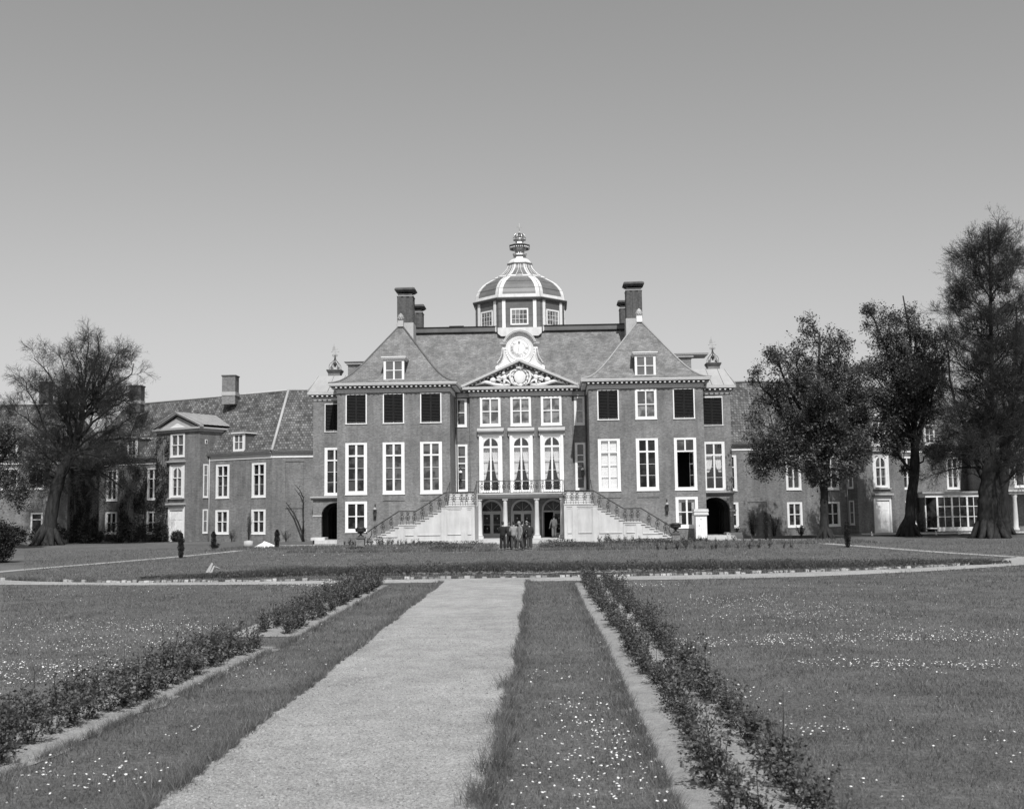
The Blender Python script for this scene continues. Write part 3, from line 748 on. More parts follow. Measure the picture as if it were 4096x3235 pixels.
gm.build('gable_moulding', ['white', 'trim'], palace)
dr = MB(TG)
for s in (-1, 1):     # garlands and drops
    n_ = 13
    for k in range(n_):
        t = k/(n_-1); x = AX+s*(1.22-.95*t); z = 15.85-1.02*math.sin(min(1, t*1.15)*math.pi/2)**.8+.12*max(0, t-.7)/.3
        dr.ball((x, .03, z), .045+.03*math.sin(math.pi*t), 6, 5)
    for k in range(11):
        t = k/10; dr.ball((AX+s*(1.5+.42*t**2.2), .0, 16.1-1.15*t), .06, 6, 5)
    dr.tube([(AX+s*1.34, .03, 16.2), (AX+s*1.36, .03, 15.5), (AX+s*1.5, .03, 15.05), (AX+s*1.85, .03, 14.72)], .035, 5)
    dr.box(AX+s*1.15, AX+s*1.3, -.02, .05, 16.05, 16.25); dr.box(AX+s*1.32, AX+s*1.5, -.02, .05, 16.1, 16.3)
dr.build('garland', 'plaster', palace)
di = MB(lambda q: (q[0], yg-q[1], q[2]))
seg = 48
def disc(mb, r, d, cz=zc, r2=None):
    vs = [(AX-.04+r*math.cos(2*math.pi*k/seg), d, cz+r*math.sin(2*math.pi*k/seg)) for k in range(seg)]
    mb.add(vs, [list(range(seg))])
def ringf(mb, r0, r1, d, cz=zc):
    vs = []
    for r in (r0, r1): vs += [(AX-.04+r*math.cos(2*math.pi*k/seg), d, cz+r*math.sin(2*math.pi*k/seg)) for k in range(seg)]
    mb.add(vs, [(k, (k+1) % seg, seg+(k+1) % seg, seg+k) for k in range(seg)])
arch_band(di, AX-.04, zc, .92, .98, 0, .04, 40, 0, 2*math.pi); di.m = 0; disc(di, .92, .012)
dial = di.build('sundial_face', 'white', palace)
dk = MB(lambda q: (q[0], yg-q[1], q[2]))
ringf(dk, .775, .795, .018)
for k in range(30):
    t0 = R_(120+ -0)+R_(300)*k/30; t1 = R_(120)+R_(300)*(k+1)/30
    vs = [(AX-.04+r*math.cos(t), .018, zc+r*math.sin(t)) for r, t in ((.50, t0), (.515, t0), (.515, t1), (.50, t1))]; dk.add(vs, [(0, 1, 2, 3)])
for an in (223, 248, 258, 278, 292, 318):
    a = R_(an); dk.add([(AX-.04+r*math.cos(a)+o*math.sin(a), .018, zc+r*math.sin(a)-o*math.cos(a)) for r, o in ((.43, -.008), (.53, -.008), (.53, .008), (.43, .008))], [(0, 1, 2, 3)])
for an in (177-16, 186, 199, 231, 300, 314, 332, 345):
    a = R_(an); dk.add([(AX-.04+.64*math.cos(a)+.013*math.cos(q), .018, zc+.64*math.sin(a)+.013*math.sin(q)) for q in (0, 1.57, 3.14, 4.71)], [(0, 1, 2, 3)])
dk.build('dial_ring', 'ink', dial)
# numerals, built from strokes like carved roman figures
nm = MB(lambda q: (q[0], yg-q[1], q[2]))
def glyph(text, ang):
    a = R_(ang); wds = {'I': .05, 'V': .10, 'X': .10}; hgt = .19; lw = .03
    tot = sum(wds[ch] for ch in text)+.015*(len(text)-1); x = -tot/2
    ux, uz = -math.sin(a), math.cos(a); rx, rz_ = math.cos(a), math.sin(a)   # outward radial, tangential
    # reading direction so that XII at the bottom stands upright: right = tangent, up = towards centre
    tx, tz = (-math.sin(a), math.cos(a))
    def Pn(px, py): # px along tangent, py up (towards centre)
        r = .64-py
        return (AX-.04+rx*r+tx*px, .019, zc+rz_*r+tz*px)
    def stroke(x0, y0, x1, y1, wd):
        d = Vector((x1-x0, y1-y0)).normalized(); n_ = Vector((-d.y, d.x))*wd/2
        nm.add([Pn(x0+n_.x, y0+n_.y), Pn(x1+n_.x, y1+n_.y), Pn(x1-n_.x, y1-n_.y), Pn(x0-n_.x, y0-n_.y)], [(0, 1, 2, 3)])
    for ch in text:
        wd = wds[ch]
        if ch == 'I': stroke(x+wd/2, -hgt/2, x+wd/2, hgt/2, lw)
        if ch == 'V': stroke(x, hgt/2, x+wd/2, -hgt/2, lw); stroke(x+wd, hgt/2, x+wd/2, -hgt/2, lw*.6)
        if ch == 'X': stroke(x, hgt/2, x+wd, -hgt/2, lw); stroke(x+wd, hgt/2, x, -hgt/2, lw*.6)
        x += wd+.015
for text, an in (('V', 141), ('VI', 167), ('VII', 184), ('VIII', 204), ('IX', 222), ('X', 237), ('XI', 252), ('XII', 269), ('I', 292), ('II', 318), ('III', 1)):
    glyph(text, an)
nm.build('numerals', 'ink', dial)
gn = MB(); gn.ball((AX-.04, yg-.06, zc+.55), .09, 8, 6); gn.tube([(AX-.04, yg-.08, zc+.55), (AX-.1, yg-.45, zc-.05)], .012, 4); gn.tube([(AX-.1, yg-.45, zc-.05), (AX-.1, yg, zc-.1)], .008, 4)
gn.build('gnomon', 'trim', dial)
# ---- dome
DC = 99.5; dcx = AX-.12
def octo(hw, fh, z):   # irregular octagon half width, half front side
    return [(dcx-fh, DC-hw, z), (dcx+fh, DC-hw, z), (dcx+hw, DC-fh, z), (dcx+hw, DC+fh, z), (dcx+fh, DC+hw, z), (dcx-fh, DC+hw, z), (dcx-hw, DC+fh, z), (dcx-hw, DC-fh, z)]
KF = 1.845/4.02
def ring8(hw, z): return octo(hw, hw*KF, z)
dm = MB(); loft(dm, [ring8(4.02, 18.3), ring8(4.02, 21.2)]); drum = dm.build('dome_drum', 'lead_dark', palace)
o8 = ring8(4.02, 0)
stp = MB()
fv = []
for k in range(8):
    a, b = Vector(o8[k]), Vector(o8[(k+1) % 8]); L_ = (b-a).length; u = (b-a).normalized()
    T8 = wallT(a.x, a.y, u.x, u.y); stp.T = T8
    for e in (.32, L_-.62 if False else L_-.62): stp.box(e, e+.3, -.02, .05, 18.3, 21.2)
    stp.m = 1
    for zz in (19.2, 19.75, 20.35): stp.box(0.0, L_, 0, .012, zz, zz+.02)
    stp.m = 0
    if k in (0, 1, 7, 2, 6):
        c_ = L_/2
        fv.append((T8, c_))
stp.build('drum_pilaster', ['white', 'soffit'], drum)
for T8, c_ in fv:
    f = MB(T8); ww = .8
    f.box(c_-ww, c_-ww+.13, -.05, .07, 18.87, 20.36); f.box(c_+ww-.13, c_+ww, -.05, .07, 18.87, 20.36); f.box(c_-ww, c_+ww, -.05, .068, 20.22, 20.36); f.box(c_-ww, c_+ww, -.05, .068, 18.87, 19.0)
    for t in (1, 2, 3): f.box(c_-ww+.13+(2*ww-.26)*t/4-.015, c_-ww+.13+(2*ww-.26)*t/4+.015, 0, .045, 19, 20.22)
    for t in (1, 2): f.box(c_-ww+.13, c_+ww-.13, 0, .044, 19+1.22*t/3-.015, 19+1.22*t/3+.015)
    f.m = 1; f.box(c_-ww+.1, c_+ww-.1, .015, .025, 18.95, 20.3)
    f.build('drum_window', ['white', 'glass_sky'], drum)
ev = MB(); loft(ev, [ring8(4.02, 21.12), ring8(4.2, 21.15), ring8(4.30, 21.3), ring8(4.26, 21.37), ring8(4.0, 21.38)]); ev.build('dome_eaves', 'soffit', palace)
apr = MB(); apr.prism([(AX-2.05, 18.62), (AX-2.05, 18.12), (AX-1.75, 17.86), (AX+1.55, 17.86), (AX+1.85, 18.12), (AX+1.85, 18.62)], 95.25, 95.6, 'y')
apr.build('lead_apron', 'dome_white', palace)
dp = [(4.05, 21.36), (4.0, 21.7), (3.97, 21.9), (3.84, 22.3), (3.62, 22.65), (3.28, 23.02), (2.9, 23.3), (2.45, 23.57)]
ds = MB(); loft(ds, [ring8(r, z) for r, z in dp]); ds.m = 0
up = [(2.38, 23.72), (2.0, 23.88), (1.72, 24.08), (1.45, 24.36), (1.2, 24.68), (1.07, 25.05)]
ds.m = 1; loft(ds, [ring8(2.45, 23.57), ring8(2.5, 23.66), ring8(2.38, 23.72)]); ds.m = 0
loft(ds, [ring8(r, z) for r, z in up])
dome = ds.build('dome', ['copper', 'white'], palace)
# white ribs along each corner, base band, seams
rbm = MB()
def on_face(k, r, t, z, out=0.0):
    """point on octagon ring r between corner k and k+1 at fraction t"""
    q = ring8(r, z); a, b = Vector(q[k]), Vector(q[(k+1) % 8]); p_ = a.lerp(b, t)
    nrm = Vector(((b-a).y, -(b-a).x, 0)).normalized(); return tuple(p_+nrm*out)
for k in range(8):
    for (prof_, wd) in ((dp, .36), (up, .17)):
        for (r0, z0), (r1, z1) in zip(prof_, prof_[1:]):
            for side in (0, 1):
                kk = k if side == 0 else (k-1) % 8
                L0 = (Vector(ring8(r0, 0)[kk])-Vector(ring8(r0, 0)[(kk+1) % 8])).length; L1 = (Vector(ring8(r1, 0)[kk])-Vector(ring8(r1, 0)[(kk+1) % 8])).length
                w0, w1 = wd/L0, wd/L1
                if side == 0: f0, f1, g0, g1 = 0, w0, 0, w1
                else: f0, f1, g0, g1 = 1, 1-w0, 1, 1-w1
                rbm.add([on_face(kk, r0, f0, z0+.01, .05), on_face(kk, r0, f1, z0+.01, .05), on_face(kk, r1, g1, z1+.03, .05), on_face(kk, r1, g0, z1+.03, .05),
                         on_face(kk, r0, f1, z0, -.01), on_face(kk, r1, g1, z1, -.01)], [(0, 1, 2, 3), (1, 4, 5, 2)])
    # base band
    rbm.add([on_face(k, 4.05, 0, 21.37, .05), on_face(k, 4.05, 1, 21.37, .05), on_face(k, 4.0, 1, 21.68, .05), on_face(k, 4.0, 0, 21.68, .05), on_face(k, 4.0, 0, 21.68, -.02), on_face(k, 4.0, 1, 21.68, -.02)], [(0, 1, 2, 3), (3, 2, 5, 4)])
    # band at foot of upper tier, top
    rbm.add([on_face(k, 2.4, 0, 23.7, .02), on_face(k, 2.4, 1, 23.7, .02), on_face(k, 2.2, 1, 23.83, .03), on_face(k, 2.2, 0, 23.83, .03)], [(0, 1, 2, 3)])
    rbm.add([on_face(k, 1.09, 0, 25.0, .03), on_face(k, 1.09, 1, 25.0, .03), on_face(k, 1.05, 1, 25.06, .03), on_face(k, 1.05, 0, 25.06, .03)], [(0, 1, 2, 3)])
    # fish-bladder tracery lines on the upper tier
    for tseq in ([(.5-.0, 0)],):
        pass
    for s in (-1, 1):
        pts = []
        for (r, z), off in zip(up, (.13, .17, .15, .10, .085, .08)):
            pts.append(on_face(k, r, .5+s*off, z+.02, .03))
        rbm.tube(pts, [.035]*6, 4)
    rbm.tube([on_face(k, up[0][0], .37, up[0][1]+.03, .03), on_face(k, up[0][0], .5, up[0][1]+.04, .03), on_face(k, up[0][0], .63, up[0][1]+.03, .03)], .06, 4)
rbm.build('dome_rib', 'dome_white', dome)
sm2 = MB()
for k in range(8):
    for r, z in ((3.84, 22.3), (3.28, 23.02)): sm2.tube([on_face(k, r, .0, z+.0, .055), on_face(k, r, 1, z, .055)], .014, 4)
sm2.build('dome_seam', 'soffit', dome)
cp = MB(); cp.m = 1; loft(cp, [ring8(1.07, 25.05), ring8(1.16, 25.08), ring8(1.16, 25.22), ring8(1.05, 25.24)])
cp.m = 0; loft(cp, [ring8(1.05, 25.24), ring8(.98, 25.42), ring8(.8, 25.6), ring8(.62, 25.74), ring8(.5, 25.78)])
cp.build('dome_cap', ['dome_white', 'soffit'], dome)
cw = MB(); fz = lambda z: 2.45+(z-2.45)*1.0153
loft(cw, [ring8(r, fz(z)) for r, z in ((.66, 25.38), (.64, 25.46), (.42, 25.5), (.40, 25.55), (.56, 25.62), (.62, 25.72), (.60, 25.82), (.44, 25.88), (.40, 26.0), (.50, 26.2), (.62, 26.36))])
cw.m = 1; loft(cw, [ring8(r, fz(z)) for r, z in ((.62, 26.36), (.80, 26.42), (.82, 26.5), (.74, 26.53), (.93, 26.56), (.95, 26.63), (.55, 26.74), (.52, 26.78))]); cw.m = 0
loft(cw, [ring8(r, fz(z)) for r, z in ((.52, 26.78), (.40, 26.84), (.36, 26.95), (.42, 27.1), (.46, 27.16))])
for k in range(8):  # scalloped fringe
    for t in (.15, .38, .62, .85): cw.ball(on_face(k, .86, t, fz(26.4), .0), .085, 6, 5, sz=1.3)
for k in range(28): a = 2*math.pi*k/28; cw.ball((dcx+.63*math.cos(a), DC+.63*math.sin(a), fz(25.84)), .035, 5, 4)
cw.lathe([(.42, fz(27.1)), (.55, fz(27.16)), (.56, fz(27.24)), (.50, fz(27.26))], dcx, DC, 20)
cw.m = 1; cw.ball((dcx, DC, fz(27.42)), .40, 16, 8, sz=.85); cw.m = 0
for k in range(8):
    a = 2*math.pi*(k+.5)/8
    pts = []
    for t in range(8):
        ph = math.pi/2*t/7; pts.append((dcx+math.cos(a)*(.56*math.cos(ph)+.03), DC+math.sin(a)*(.56*math.cos(ph)+.03), fz(27.26)+.52*math.sin(ph)+.06*math.sin(2*ph)))
    cw.tube(pts, .055, 5)
    cw.ball((dcx+.56*math.cos(a), DC+.56*math.sin(a), fz(27.2)), .075, 6, 5)
cw.build('crown_finial', ['gilt', 'lead_dark'], dome)
cs = MB(); cs.ball((dcx, DC, fz(27.9)), .12, 8, 6); cs.tube([(dcx, DC, fz(27.9)), (dcx, DC, fz(28.75))], .03, 5); cs.tube([(dcx-.24, DC, fz(28.4)), (dcx+.24, DC, fz(28.4))], .03, 5)
cs.build('cross', 'trim', dome)
# ---- doors under the balcony
for i, c in enumerate(cwin):
    cc = AX+c+(.02)
    d = MB(TC)
    arch_band(d, cc, 2.46, .80, .97, -.15, .03, 20)
    d.box(cc-.97, cc+.97, -.15, .05, 2.34, 2.46); d.box(cc-.97, cc-.84, -.15, .03, .27, 2.34); d.box(cc+.84, cc+.97, -.15, .03, .27, 2.34)
    for an in (45, 90, 135):
        a = R_(an); d.tube([(cc, -.1, 2.46), (cc+.82*math.cos(a), -.1, 2.46+.82*math.sin(a))], .018, 4)
    dob = d.build('arched_door', 'greydoor', palace, label='arched glass door standing half open' if i == 2 else None)
    g = MB(TC); arch_band(g, cc, 2.46, .0, .84, -.13, -.125, 20); g.build('fanlight', 'glass', dob)
    for q in (0, 1):
        if i == 2 and q == 0: continue
        a = cc-.84+q*.84; l = MB(TC)
        l.box(a, a+.13, -.13, -.06, .27, 2.33); l.box(a+.71, a+.84, -.13, -.06, .27, 2.33); l.box(a+.13, a+.71, -.13, -.06, .27, .62); l.box(a+.13, a+.71, -.13, -.06, 2.2, 2.33); l.box(a+.13, a+.71, -.12, -.08, 1.33, 1.36)
        lo = l.build('door_leaf', 'greydoor', dob)
        gg = MB(TC); gg.box(a+.12, a+.72, -.115, -.105, .6, 2.22); gg.m = 1
        for zz in (1.0, 1.85): gg.ball((a+.42+.05*math.sin(i*3+q+zz*7), -.1, zz+.03*math.cos(i+q)), .055, 7, 5, sy=.1, sz=1.1)
        gg.build('door_glass', ['glass', 'trim'], dob)
# open leaf folded inwards
l = MB(); xx = AX+2.57-.80; l.box(xx, xx+.06, CB+.15, CB+.95, .27, 2.33); l.build('door_leaf', 'greydoor', dob, label='open leaf folded inside')
# rainwater pipes in the corners
for x in (PCX[0]+PW+.16, PCX[1]-PW-.16):
    dpipe = MB(); dpipe.tube([(x, SL-.45, 12.5), (x+.0, SL-.3, 12.1), (x, SL-.15, 11.7), (x, SL-.15, 3.9)], .05, 6)
    dpipe.build('downpipe', 'lead_dark', palace)
for x, z in ((-15.1, 2.4),):
    pass

# ------------------------------------------------------------------ garden staircases and balcony
S0 = 83.6
def stair_pts():
    """(x offset from top landing outwards, z) in left-hand metres, x negative outwards"""
    pts = []; 
    return pts
def baluster_mesh():
    b = MB()
    b.tube([(-.09, 0, 0), (-.085, 0, .2), (-.05, 0, .32)], .022, 4); b.tube([(.09, 0, 0), (.085, 0, .2), (.05, 0, .32)], .022, 4)
    ring = [(.15*math.sin(2*math.pi*k/14), 0, .52-.21*math.cos(2*math.pi*k/14)) for k in range(15)]; b.tube(ring, .024, 4)
    ring = [(.06*math.sin(2*math.pi*k/8), 0, .50-.10*math.cos(2*math.pi*k/8)) for k in range(9)]; b.tube(ring, .02, 4)
    b.tube([(0, 0, .30), (0, 0, .72)], .022, 4); b.tube([(-.12, 0, .5), (.12, 0, .5)], .018, 4)
    b.tube([(-.03, 0, .72), (-.07, 0, .8), (-.11, 0, .86), (-.08, 0, .92), (0, 0, .9), (.08, 0, .92), (.11, 0, .86), (.07, 0, .8), (.03, 0, .72)], .022, 4)
    b.tube([(0, 0, .7), (0, 0, .97)], .024, 4)
    for s in (-1, 1): b.ball((s*.1, 0, .02), .03, 5, 4)
    return b
bal_me = baluster_mesh().mesh('baluster', 'iron')
for side in (-1, 1):
    s = side
    X = lambda d: AX+s*d           # d = distance from the axis
    top_in, top_out = 3.42, 5.62
    st_ = thing('garden_staircase', (X(8.5), S0+1.5, 0), 'pale stone staircase with iron railing on the %s of the three arched doors' % ('left' if s < 0 else 'right'), 'staircase')
    yb = 86.95
    # body profile
    f2x, n2, z2a, z2b = 7.92, 8, 1.53, 2.95
    f1x, n1, z1a = 9.25, 8, .17
    zt = 2.95
    outl = [(top_in, 0.0)]
    prof_ = [(top_in, zt)]
    xx, zz = top_out+.0, zt
    prof_.append((xx, zt-.09)) if False else prof_.append((xx, zt))
    tr2 = (f2x-top_out)/(n2-1)
    for k in range(n2):
        zz = zt-(zt-1.53)*(k+1)/n2; prof_.append((xx, zz))
        if k < n2-1: xx += tr2; prof_.append((xx, zz))
    xx = f1x; prof_.append((xx, 1.53))
    tr1 = (11.55-f1x)/(n1-1)
    for k in range(n1):
        zz = 1.53-(1.53-.0)*(k+1)/n1 if k == n1-1 else 1.53-.168*(k+1); prof_.append((xx, zz))
        if k < n1-1: xx += tr1; prof_.append((xx, zz))
    low = [(x, z-.085) for x, z in prof_ if z > .1]
    bodyp = [(X(x), z-.07 if z > .1 else 0) for x, z in prof_]
    b = MB(); bodyp = [(X(top_in), 0)]+bodyp
    b.prism(bodyp, S0+.03, yb, 'y')
    # landing block back to the house and the last steps up to the terrace
    b.box(X(top_in), X(top_out), yb+.002, 91.25, 0, 3.8)
    b.box(X(top_in), X(4.3), 91.25, 91.28, 0, 3.8)
    body = b.build('stone_body', 'stone', st_)
    # raised pilasters, plinths, recessed-panel mouldings
    pl = MB()
    for d0, d1, z1_ in ((top_in+.0, top_in+.18, 2.82), (top_in+.62, top_in+.98, 2.82), (top_out-.03, top_out+.36, 2.70), (f2x+.0, f2x+.1, 1.4), (f1x-.38, f1x, 1.4)):
        pl.box(X(d0), X(d1), S0-.03, S0+.1, 0, z1_)
    pl.box(X(top_in), X(top_out), S0-.012, S0+.1, 2.72, 2.86); pl.box(X(f2x), X(f1x), S0-.012, S0+.1, 1.32, 1.44)
    pl.box(X(top_in+.18), X(11.0), S0+.008, S0+.09, 0, .32)
    pl.build('pilaster', 'stone', st_)
    pn = MB()
    def panel(d0, d1, z0, z1, z1b=None):
        z1b = z1 if z1b is None else z1b
        P4 = [(X(d0), z0), (X(d1), z0), (X(d1), z1b), (X(d0), z1)]
        pn.add([(x, S0+.022, z) for x, z in P4], [(0, 1, 2, 3)])
        pn.box(X(d0), X(d1), S0-.025, S0+.03, z0-.035, z0); pn.box(X(d0), X(d1), S0-.005, S0+.03, max(z1, z1b), max(z1, z1b)+.02) if abs(z1-z1b) < .1 else None; pn.box(X(d0)-.01, X(d0)+.01, S0-.01, S0+.03, z0, z1); pn.box(X(d1)-.01, X(d1)+.01, S0-.01, S0+.03, z0, z1b)
    panel(top_in+.26, top_in+.56, .75, 2.6); panel(top_in+1.06, top_out-.1, .75, 2.6)
    panel(top_out+.45, f2x-.1, .72, 2.25, 1.2) ; panel(f2x+.2, f1x-.48, .72, 1.25); panel(f1x+.12, 10.6, .62, 1.2, .72)
    pn.build('panel_moulding', 'stone', st_)
    # treads
    t_ = MB()
    t_.box(X(top_in-.03), X(top_out+.06), S0-.06, 85.0, zt-.075, zt)
    xx = top_out
    for k in range(n2-1):
        zz = zt-(zt-1.53)*(k+1)/n2; t_.box(X(xx-.02), X(xx+tr2+.06), S0-.05, yb-.02, zz-.06, zz); xx += tr2
    t_.box(X(f2x-.02), X(f1x+.06), S0-.06, yb-.02, 1.455, 1.531)
    xx = f1x
    for k in range(n1-1):
        zz = 1.53-.168*(k+1); t_.box(X(xx-.02), X(xx+tr1+.06), S0-.05, yb-.02, zz-.06, zz); xx += tr1
    t_.box(X(xx-.02), X(xx+.5), S0-.05, yb-.02, .0, .17)
    for k in range(5):   # upper steps going back to the terrace
        t_.box(X(top_in+.08), X(top_out-.08), 84.95+.3*k, 86.95, zt+.183*k+.003, zt+.183*(k+1)-.05)
        t_.box(X(top_in+.06), X(top_out-.06), 84.90+.3*k, 86.95, zt+.183*(k+1)-.05, zt+.183*(k+1))
    t_.box(X(top_in-.02), X(top_out), 86.96, 91.24, 3.8, 3.87)
    t_.build('stair_tread', 'stone', st_)
    # railing
    rl_ = MB(); yr_ = S0+.12
    rp = [(top_in+.05, zt+.99), (top_out+.05, zt+.99), (f2x+.05, 1.53+1.0), (f1x+.02, 1.53+1.02), (11.45, .17+1.0), (11.62, 1.02), (11.75, 1.02), (11.78, .92), (11.7, .86)]
    rl_.tube([(X(d), yr_, z) for d, z in rp], .045, 5)
    rl_.tube([(X(11.42), yr_, 1.12), (X(11.35), yr_, .95), (X(11.42), yr_, .7), (X(11.55), yr_, .5), (X(11.62), yr_, .34), (X(11.55), yr_, .2)], .035, 5)
    rl_.tube([(X(11.57)+.13*math.cos(k*.6), yr_, .36+.16*math.sin(k*.6)) for k in range(11)], .03, 5)
    rl_.tube([(X(top_in+.05), yr_, zt+.99), (X(top_in+.05), 87.4, 4.85)], .03, 5); rl_.tube([(X(top_out-.02), yr_, zt+.99), (X(top_out-.02), 86.9, 4.85)], .03, 5)
    for yy, z_ in ((84.6, 2.95), (85.6, 3.5), (86.6, 3.85)): rl_.tube([(X(top_in+.05), yy, z_), (X(top_in+.05), yy, z_+1.05)], .02, 4)
    rail = rl_.build('railing', 'iron', st_)
    bs_ = [(top_in+.12, zt), (top_in+.62, zt), (top_in+1.0, zt), (top_in+1.6, zt), (top_out-.02, zt)]
    def stepz(d):
        if d < f2x: k = int((d-top_out)/tr2)+1; return zt-(zt-1.53)*k/n2
        if d < f1x: return 1.53
        k = int((d-f1x)/tr1)+1; return 1.53-.168*k
    for d in (top_out+.5, top_out+1.17, top_out+1.83, f2x+.15, f2x+.66, f2x+1.12, f1x+.62, f1x+1.26, f1x+1.85): bs_.append((d, stepz(d)))
    for d, z in bs_:
        o = link(bal_me, 'baluster', rail, loc=tuple(Vector((X(d), yr_, z))-Vector(world_loc(rail))))
balc = thing('balcony', (AX, 88, 0), 'stone balcony on round columns with iron railing before the three arched windows', 'balcony')
b = MB(); b.box(AX-3.40, AX+3.40, 87.6, 91.25, 3.62, 3.80); b.m = 0; b.box(AX-3.41, AX+3.41, 87.45, 91.24, 3.80, 3.88); b.box(AX-3.40, AX+3.40, 87.52, 87.6, 3.74, 3.80); b.m = 1
b.box(AX-3.36, AX+3.36, 87.75, 88.25, 3.47, 3.62); b.build('balcony_slab', ['stone', 'trim'], balc)
for c in (-3.33, -1.27, 1.27, 3.33):
    half = abs(c) > 3
    b = MB(); cx_ = AX+c; k = .62 if half else 1
    b.lathe([(.24, .47), (.24, .55), (.21, .58), (.205, .62), (.195, 1.4), (.165, 3.1), (.18, 3.16), (.165, 3.2), (.165, 3.26), (.215, 3.34)], cx_, 88.0, 18)
    b.box(cx_-.22, cx_+.22, 87.78, 88.22, 3.34, 3.47); b.box(cx_-.3, cx_+.3, 87.7, 88.3, .24, .47)
    b.build('column', 'stone', balc)
r = MB(); r.tube([(AX-3.36, 87.9, 4.85), (AX-3.36, 87.55, 4.88), (AX+3.36, 87.55, 4.88), (AX+3.36, 87.9, 4.85)], .03, 5)
r.tube([(AX-3.38, 87.55, 3.9), (AX-3.38, 87.55, 4.88)], .025, 4); r.tube([(AX+3.38, 87.55, 3.9), (AX+3.38, 87.55, 4.88)], .025, 4)
rail = r.build('railing', 'iron', balc)
for k in range(15):
    link(bal_me, 'baluster', rail, loc=tuple(Vector((AX-3.1+6.2*k/14, 87.55, 3.9))-Vector(world_loc(rail))))
pf = MB(); pf.box(AX-3.41, AX+3.41, 83.2, 91.28, .0, .25); pf.box(AX-3.7, AX+3.7, 82.3, 83.2, 0, .13)
pf.build('stone_platform', 'paving', None, kind='structure')

